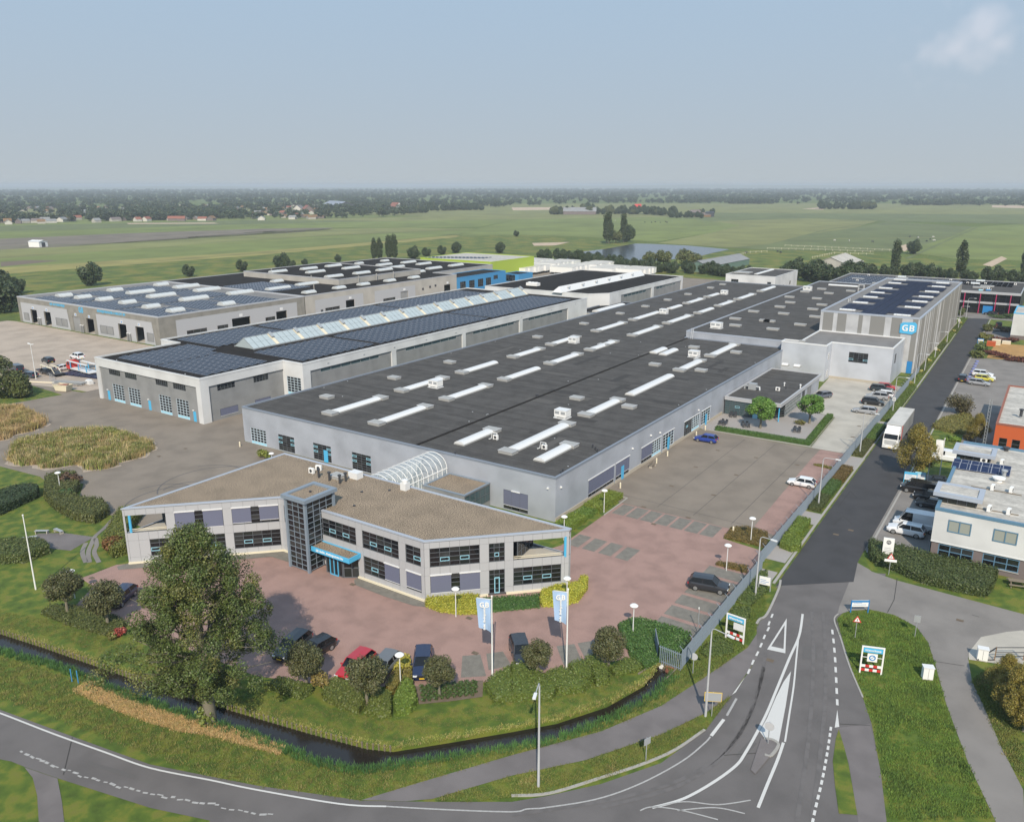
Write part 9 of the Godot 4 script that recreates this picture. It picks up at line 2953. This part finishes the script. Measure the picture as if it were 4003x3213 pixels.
func countryside() -> void:
	var kinds := far_kinds()
	var n := 0
	# belt of trees along the edge of the estate
	var belt := [Vector2(-219, -345), Vector2(-190, -352), Vector2(-166, -330), Vector2(-148, -326), Vector2(-130, -319), Vector2(-112, -322), Vector2(-93, -318), Vector2(-76, -318)]
	for q in along(belt, 3.2):
		rng.seed = 300 + n
		plant_tree("belt_tree", "dark green tree in the belt behind the parked trailers", kinds[0], v3(q[0] + Vector2(rng.randf_range(-3, 3), rng.randf_range(-6, 6))), rng.randf_range(0.6, 0.92), rng.randf() * 6, M.bark_dark, "tree belt behind the trailers")
		n += 1
	for q in [[-146, -350, 1.05], [-138, -352, 1.2], [-127, -356, 1.3], [-120, -352, 1.15]]:
		plant_tree("willow_tree", "rounded olive willow between the tree belt and the pond", kinds[1], Vector3(q[0], 0, q[1]), q[2], q[0], M.bark_dark, "olive willows by the pond")
	for q in along([Vector2(-58, -322), Vector2(-40, -312), Vector2(-24, -320)], 5.0):
		rng.seed = 400 + n
		plant_tree("roadside_tree", "bushy dark tree right of the white depot", kinds[0], v3(q[0] + Vector2(rng.randf_range(-2, 2), rng.randf_range(-6, 6))), rng.randf_range(1.0, 1.5), rng.randf() * 6, M.bark_dark, "bushy trees right of the white depot")
		n += 1
	for q in along([Vector2(-30, -352), Vector2(-10, -362), Vector2(12, -362), Vector2(40, -366), Vector2(75, -360)], 5.2):
		rng.seed = 500 + n
		plant_tree("hedge_tree", "dark tree in the row behind the street-end offices", kinds[0], v3(q[0] + Vector2(rng.randf_range(-1, 1), rng.randf_range(-3, 3))), rng.randf_range(0.65, 1.05), rng.randf() * 6, M.bark_dark, "tree row behind the street-end offices")
		n += 1
	plant_tree("lombardy_poplar", "tall pointed poplar left of the striped tower's far end", kinds[2], Vector3(-18.6, 0, -377), 1.08, 0, M.bark_dark)
	plant_tree("lombardy_poplar", "tall pointed poplar behind the striped tower's far right corner", kinds[2], Vector3(11.6, 0, -377), 1.13, 2, M.bark_dark)
	plant_tree("lombardy_poplar", "tall pointed poplar cut by the right edge of the picture", kinds[2], Q(38.3, 0, -395.4), 0.95, 1, M.bark_dark)
	plant_tree("field_tree", "lone round tree in the field between the two tall poplars", kinds[0], Q(-31.26, 0, -525), 1.25, 1, M.bark_dark)
	for q in [[Q(-249.5, 0, -499.3), 1.5, 2, "left tall tree of the clump by the pond"], [Q(-247.9, 0, -508.6), 1.35, 1, "olive tree in the middle of the clump by the pond"], [Q(-245.8, 0, -518.4), 1.4, 2, "right tall tree of the clump by the pond"], [Q(-247, 0, -526.3), 1.7, 0, "broad dark tree at the right of the clump by the pond"], [Q(-251, 0, -498.2), 1.4, 2, "leftmost tall tree of the clump by the pond"]]:
		plant_tree("pond_tree", q[3], kinds[q[2]], q[0], q[1], q[1] * 5, M.bark_dark)
	for q in [[Q(-299.3, 0, -282.4), 0.85, 2, "left poplar of the pair behind the beige hall"], [Q(-296.5, 0, -284.3), 0.85, 2, "second poplar of the left pair behind the beige hall"], [Q(-291.7, 0, -287.5), 0.95, 2, "third poplar behind the beige hall"], [Q(-288.9, 0, -289.4), 0.98, 2, "rightmost poplar behind the beige hall"], [Q(-301.4, 0, -211.5), 1.2, 0, "dark bush behind the beige hall's left part"], [Q(-297.6, 0, -214.1), 0.8, 0, "smaller dark bush behind the beige hall's left part"], [Q(-284.6, 0, -302.2), 1.1, 0, "dark tree left of the lime shed"], [Q(-288.9, 0, -320.1), 0.8, 0, "small dark tree left of the lime shed"], [Q(-292.2, 0, -340.2), 0.8, 0, "small tree behind the lime shed's left part"], [Q(-293.3, 0, -357.2), 1.0, 0, "dark tree behind the lime shed"], [Q(-268.3, 0, -374), 1.0, 0, "dark tree behind the lime shed's right part"], [Q(-312.3, 0, -264.1), 0.6, 0, "small bush behind the raised roof"], [Q(-311.8, 0, -237.2), 0.5, 0, "small bush behind the beige hall"], [Q(-319.9, 0, -114.14), 1.35, 0, "round dark tree behind the workshop"], [Q(-315.1, 0, -162.9), 0.8, 0, "bush behind the workshop's right part"], [Q(-314.3, 0, -195.2), 0.8, 0, "bush behind the workshop's far right corner"], [Q(-362.2, 0, -535.3), 0.7, 0, "lone small tree in the field left of the pond"], [Q(-318.8, 0, -81.5), 0.9, 0, "bush at the workshop's far left corner"], [Q(-265.5, 0, -50.62), 1.6, 0, "dark tree at the left edge beside the workshop"], [Q(-279.8, 0, -58.94), 1.3, 0, "dark tree just left of the workshop"], [Q(-310.6, 0, -70.96), 1.5, 0, "dark tree at the left edge behind the workshop"]]:
		plant_tree("field_tree", q[3], kinds[q[2]], q[0], q[1], q[1] * 7, M.bark_dark)
	rng.seed = 600
	var low := []
	for q in along([Vector2(-250, -60), Vector2(-250, -240), Vector2(-228, -290), Vector2(-222, -340)], 3.2): # rough growth behind the halls
		low.append(Transform3D(Basis(UP, rng.randf() * 6).scaled(Vector3.ONE * rng.randf_range(0.15, 0.35)), v3(q[0] + Vector2(rng.randf_range(-3, 3), 0))))
	tag(copies(self, "scrub", kinds[0][1], M.leaf, low), "rough scrub along the field edge behind the halls", "scrub")
	# farms in the middle distance
	var farms := [[Q(-639.4, 0, -1034.3), Q(-611.2, 0, -1053.2), 16, 1.4, "farm trees left of the pink barn"], [Q(-588.3, 0, -1081.6), Q(-525.3, 0, -1124), 26, 1.6, "farm trees between the pink barn and the red house"], [Q(-517.4, 0, -1116.2), Q(-456, 0, -1095.4), 18, 1.5, "farm trees right of the red house"], [Q(-427.3, 0, -1024.6), Q(-394.2, 0, -1036.3), 14, 1.1, "farm trees left of the dark barns"], [Q(-448.6, 0, -1162.5), Q(-429.9, 0, -1175.1), 6, 1.0, "farm trees behind the dark barns"], [Q(-902.7, 0, -938.9), Q(-856.2, 0, -984.5), 20, 1.3, "trees round the small white farmhouse"], [Q(-948.3, 0, -1090.2), Q(-872.3, 0, -1168), 26, 1.6, "long wood in the middle of the fields"], [Q(-342.5, 0, -1581.9), Q(-319.6, 0, -1597.3), 9, 1.9, "left tree group far across the right-hand fields"], [Q(-304.3, 0, -1607.5), Q(-260.4, 0, -1666.3), 18, 1.7, "right tree group far across the right-hand fields"], [Q(-1039.9, 0, -868.4), Q(-943.4, 0, -933.2), 34, 1.2, "trees of the farm street beside the long barn"], [Q(-700, 0, -1214.2), Q(-678.7, 0, -1228.6), 6, 1.6, "tall trees behind the pink barn"]]
	for f in farms:
		for k in f[2]:
			var p: Vector3 = f[0].lerp(f[1], rng.randf()) + Vector3(rng.randf_range(-18, 18), 0, rng.randf_range(-45, 8))
			plant_tree("farm_tree", "tree among the " + f[4], kinds[0 if rng.randf() < 0.85 else 1], p, f[3] * rng.randf_range(0.6, 1.2), rng.randf() * 6, M.bark_dark, f[4])
	var s := farm_shed("pink_barn", "wide pinkish barn with grey roof among the far farm trees", Vector2(Q(-598.6, 0, -1074.7).x, Q(-598.6, 0, -1074.7).z), Vector2(26, 11), 0.5, 5, 11, M.brick, M.grey_wall)
	farm_shed("red_house", "small house with bright red roof among the far farm trees", Vector2(Q(-634.2, 0, -1364.7).x, Q(-634.2, 0, -1364.7).z), Vector2(6, 5), 0.4, 4, 10, M.tile_red, M.red_paint)
	farm_shed("farm_house", "small pale house at the right of the far farm trees", Vector2(Q(-418.4, 0, -1108.7).x, Q(-418.4, 0, -1108.7).z), Vector2(10, 5), 1.2, 3.5, 9, M.off_white, M.brick)
	farm_shed("dark_barn", "low brown barn right of the pale far house", Vector2(Q(-398.2, 0, -1087.8).x, Q(-398.2, 0, -1087.8).z), Vector2(12, 5), 0.4, 3, 6, M.wood_brown, M.brick)
	farm_shed("black_shed", "black shed at the right end of the far farm", Vector2(Q(-389.1, 0, -1093.9).x, Q(-389.1, 0, -1093.9).z), Vector2(6, 6), 0.3, 6, 7.5, M.dark_metal, M.dark_metal)
	farm_shed("long_barn", "long dark-roofed barn beyond the fields in the upper left", Vector2(Q(-1189.4, 0, -1121.6).x, Q(-1189.4, 0, -1121.6).z), Vector2(60, 18), -0.5, 6, 14, M.dark_metal, M.panel_frame)
	farm_shed("green_gable_house", "small pale-green gabled house beyond the left-hand fields", Vector2(Q(-1029.1, 0, -875.6).x, Q(-1029.1, 0, -875.6).z), Vector2(12, 10), -1.0, 4, 13, M.off_white, M.felt_pale)
	farm_shed("brick_barn", "low brick barn beside the pale-green gabled house", Vector2(Q(-1003.7, 0, -871).x, Q(-1003.7, 0, -871).z), Vector2(17, 8), -0.6, 6, 13, M.brick, M.tile_red)
	farm_shed("white_farmhouse", "small white farmhouse half hidden by trees in the middle fields", Vector2(Q(-997.8, 0, -1083.6).x, Q(-997.8, 0, -1083.6).z), Vector2(14, 8), -0.4, 6, 14, M.white_wall, M.tile_red)
	farm_shed("green_barn", "dark-roofed barn with pale green gable in front of the pond", Vector2(-107, -358), Vector2(29, 6.5), PI / 2 - 0.05, 3.4, 6.0, mat(0.12, 0.19, 0.16), M.grey_wall)
	farm_shed("white_roof_barn", "barn with weathered white roof behind the striped tower's left side", Vector2(-49, -384), Vector2(17, 10), PI / 2, 4.0, 8.0, M.beige_wall, M.membrane)
	farm_shed("white_roof_shed", "smaller shed with weathered white roof beside the white-roofed barn", Vector2(-38, -362), Vector2(14, 5.5), PI / 2, 3.6, 5.8, M.grey_wall, M.membrane)
	farm_shed("field_hut", "small white hut in the left-hand fields", Vector2(Q(-592.3, 0, -227).x, Q(-592.3, 0, -227).z), Vector2(5, 4), 0.3, 4, 5, M.white, M.white_metal)
	# village on the left
	var walls := [M.beige_wall, M.brick, M.off_white, M.brick]
	var roofs := [M.wood_brown, M.brick, M.grey_wall, M.tile_red, M.grey_wall]
	for k in 150:
		var x := rng.randf_range(-40, 2700)
		var p: Vector3
		var d := 1150.0 + pow(rng.randf(), 1.3) * 900.0
		var a := deg_to_rad(33.9) + atan((1078.0 - x * 0.25) / 1765.0) # bearing left of -z
		p = Vector3(CAM.x - sin(a) * d, 0, CAM.z - cos(a) * d)
		simple_house("small house in the far village on the left horizon", p, rng.randf() * 3, Vector3(rng.randf_range(3.5, 6.5), rng.randf_range(2.4, 3.4), rng.randf_range(3, 4.5)), walls[rng.randi() % 4], roofs[rng.randi() % 5])
	# the wooded horizon: village trees and woods, too many and too far to tell apart
	var spots := []
	var cols := []
	var fn := FastNoiseLite.new()
	fn.seed = 5
	fn.frequency = 0.0034
	var tries := 0
	while spots.size() < 16500 and tries < 200000:
		tries += 1
		var a := deg_to_rad(33.9 + rng.randf_range(-56, 56))
		var left := clampf((a - deg_to_rad(29.0)) / deg_to_rad(14.0), 0.0, 1.0)
		var near := lerpf(2150.0, 1200.0, left)
		var d := near + pow(rng.randf(), 1.7) * 6400.0
		var p := Vector3(CAM.x - sin(a) * d, 0, CAM.z - cos(a) * d)
		var v := fn.get_noise_2d(p.x, p.z)
		if v < lerpf(0.3 - left * 0.1, 0.02, clampf((d - near) / 3000.0, 0.0, 1.0)) and rng.randf() > 0.1:
			continue
		spots.append(Transform3D(Basis(UP, rng.randf() * 6).scaled(Vector3(1.25, 0.95, 1.25) * rng.randf_range(0.6, 1.35) * (1.0 + d / 9000.0)), p))
		cols.append(Color.WHITE * rng.randf_range(0.65, 1.2))
	rng.seed = 700
	var lowpoly := B.new()
	for i in 7:
		clump(lowpoly, Vector3(0, 5.0, 0) + any_dir() * Vector3(2.8, 2.0, 2.8), Vector3(2.4, 2.2, 2.4), 26, 1.0, Color(0.042, 0.062, 0.022), 0.25)
	tag(copies(self, "woodland", lowpoly.mesh(), M.leaf, spots, cols), "hazy woods and village trees along the whole horizon", "woods")
	var hill := B.new()
	var hn := FastNoiseLite.new()
	hn.seed = 8
	hn.frequency = 0.02
	for k in 120: # low wooded ridge on the skyline
		var a0 := deg_to_rad(33.9 + 64.0 - k * 1.07)
		var a1 := deg_to_rad(33.9 + 64.0 - (k + 1) * 1.07)
		var h0 := 26.0 + 26.0 * hn.get_noise_1d(k * 4.0) + 22.0 * exp(-pow((k - 72.0) / 7.0, 2.0))
		var h1 := 26.0 + 26.0 * hn.get_noise_1d((k + 1) * 4.0) + 22.0 * exp(-pow((k - 71.0) / 7.0, 2.0))
		var p0 := Vector3(CAM.x - sin(a0) * 11500.0, 0, CAM.z - cos(a0) * 11500.0)
		var p1 := Vector3(CAM.x - sin(a1) * 11500.0, 0, CAM.z - cos(a1) * 11500.0)
		var b0 := Vector3(CAM.x - sin(a0) * 12600.0, h0, CAM.z - cos(a0) * 12600.0)
		var b1 := Vector3(CAM.x - sin(a1) * 12600.0, h1, CAM.z - cos(a1) * 12600.0)
		hill.upward(p0, p1, b1, b0)
	struct("hills", hill, M.field_e)
	# grazing animals
	var herd := [Q(-385.2, 0, -859.9), Q(-375.7, 0, -858.4), Q(-377.3, 0, -873.3), Q(-363.9, 0, -858.5), Q(-367.8, 0, -883.7), Q(-359.6, 0, -869.2), Q(-436.3, 0, -879.6), Q(-126.92, 0, -465.4), Q(-106.87, 0, -631.8), Q(-96.06, 0, -635.5), Q(-77.18, 0, -632.4), Q(-63.01, 0, -722.8), Q(-54.72, 0, -712.2), Q(-44.62, 0, -727), Q(-42.64, 0, -693.2), Q(-41.64, 0, -665), Q(-37.74, 0, -678.2), Q(-112.33, 0, -488.8), Q(-107.63, 0, -479.7)]
	for k in herd.size():
		var pale := k in [6, 8, 9, 12, 13, 16]
		cow("pale animal grazing in the far fields" if pale else "dark animal grazing in the far fields", herd[k], k * 1.1, M.off_white if pale else M.dark_metal)
	# fence rails of the paddocks
	for q in [L([-126.66, -511.9, -93.55, -520.7, -55.38, -520.9]), L([-124.41, -549.3, -84.77, -546.9, -47.99, -544.8]), L([-79.14, -450.5, -76.2, -494.8, -51.47, -499.8]), L([-124.86, -435.8, -126.41, -469.3, -118.02, -483.5])]:
		var t := thing("paddock_fence", "pale paddock fence crossing the grass beyond the tree row", "fence", v3(q[0]), 0.0, "paddock fences beyond the tree row")
		var b := B.new()
		for i in q.size() - 1:
			for y in [0.7, 1.2]:
				b.bar(v3(q[i] - q[0], y), v3(q[i + 1] - q[0], y), 0.07)
		part(t, "rail", b.mesh(), M.cream)
		b = B.new()
		for w in along(q, 5.0):
			b.box(v3(w[0] - q[0]) + Vector3(-0.08, 0, -0.08), v3(w[0] - q[0]) + Vector3(0.08, 1.35, 0.08))
		part(t, "post", b.mesh(), M.cream)

# ---------------------------------------------------------------- the scene
func cloud_cover() -> ImageTexture: # one small fair-weather cloud, painted into the sky at upper right
	var im := Image.create(2048, 1024, false, Image.FORMAT_RGBA8)
	im.fill(Color(0, 0, 0, 0))
	var f := FastNoiseLite.new()
	f.seed = 3
	f.frequency = 0.09
	f.fractal_octaves = 5
	var c := Vector2(CLOUD_X, CLOUD_Y)
	for y in range(-26, 26):
		for x in range(-34, 34):
			var v := 0.0
			for q in [[6.0, -6.0, 13.0, 1.0], [-4.0, 2.0, 13.0, 0.8], [-14.0, 5.0, 10.0, 0.55], [12.0, 2.0, 9.0, 0.8], [4.0, 6.0, 12.0, 0.6]]:
				v = maxf(v, q[3] * (1.0 - Vector2(x - q[0] * 0.72, (y - q[1] * 0.72) * 1.2).length() / (q[2] * 0.72)))
			v = clampf(v * 1.5 + f.get_noise_2d(x * 1.5, y * 1.5) * 0.45 - 0.08, 0.0, 1.0)
			v *= clampf(2.2 - Vector2(x / 15.0, y / 11.0).length(), 0, 1)
			if v > 0.0:
				im.set_pixel(posmod(int(c.x) + x, 2048), int(c.y) + y, Color(1.0, 0.86, 0.78, v * 0.17))
	return ImageTexture.create_from_image(im)

const CLOUD_X := 2011.0
const CLOUD_Y := 466.0

func _ready() -> void:
	var cam := Camera3D.new()
	cam.name = "camera"
	cam.position = CAM
	cam.rotation_degrees = Vector3(-15.627, 33.90, 0)
	cam.fov = 53.963
	cam.near = 0.5
	cam.far = 30000.0
	add_child(cam)
	cam.current = true
	var env := Environment.new()
	var sky := Sky.new()
	var sm := ProceduralSkyMaterial.new()
	sm.sky_top_color = Color(0.37, 0.555, 0.78).linear_to_srgb()
	sm.sky_horizon_color = Color(0.5, 0.55, 0.58).linear_to_srgb()
	sm.sky_curve = 0.14
	sm.ground_bottom_color = Color(0.12, 0.13, 0.09).linear_to_srgb()
	sm.ground_horizon_color = Color(0.4, 0.44, 0.47).linear_to_srgb()
	sm.sky_cover = cloud_cover()
	sm.sun_angle_max = 1.0
	sky.sky_material = sm
	env.background_mode = Environment.BG_SKY
	env.sky = sky
	env.tonemap_mode = Environment.TONE_MAPPER_LINEAR
	env.tonemap_exposure = 0.97
	env.fog_enabled = true
	env.fog_density = 0.00017
	env.fog_light_color = Color(0.84, 0.88, 0.92)
	env.sdfgi_enabled = true
	env.ssao_enabled = true
	env.ssil_enabled = true
	var we := WorldEnvironment.new()
	we.name = "environment"
	we.environment = env
	add_child(we)
	var sun := DirectionalLight3D.new()
	sun.name = "sun"
	sun.light_energy = 1.6
	sun.light_color = Color(1.0, 0.95, 0.87)
	sun.light_angular_distance = 0.5
	sun.shadow_enabled = true
	sun.look_at_from_position(Vector3(0.425, 0.64, 0.64), Vector3.ZERO, UP)
	add_child(sun)

	make_materials()
	terrain()
	fields()
	pavings()
	main_hall()
	annex()
	striped_tower()
	link_block()
	canteen()
	solar_hall()
	workshop_hall()
	beige_hall()
	far_blocks()
	office()
	glass_walkway()
	right_buildings()
	planting()
	traffic()
	furniture()
	countryside()
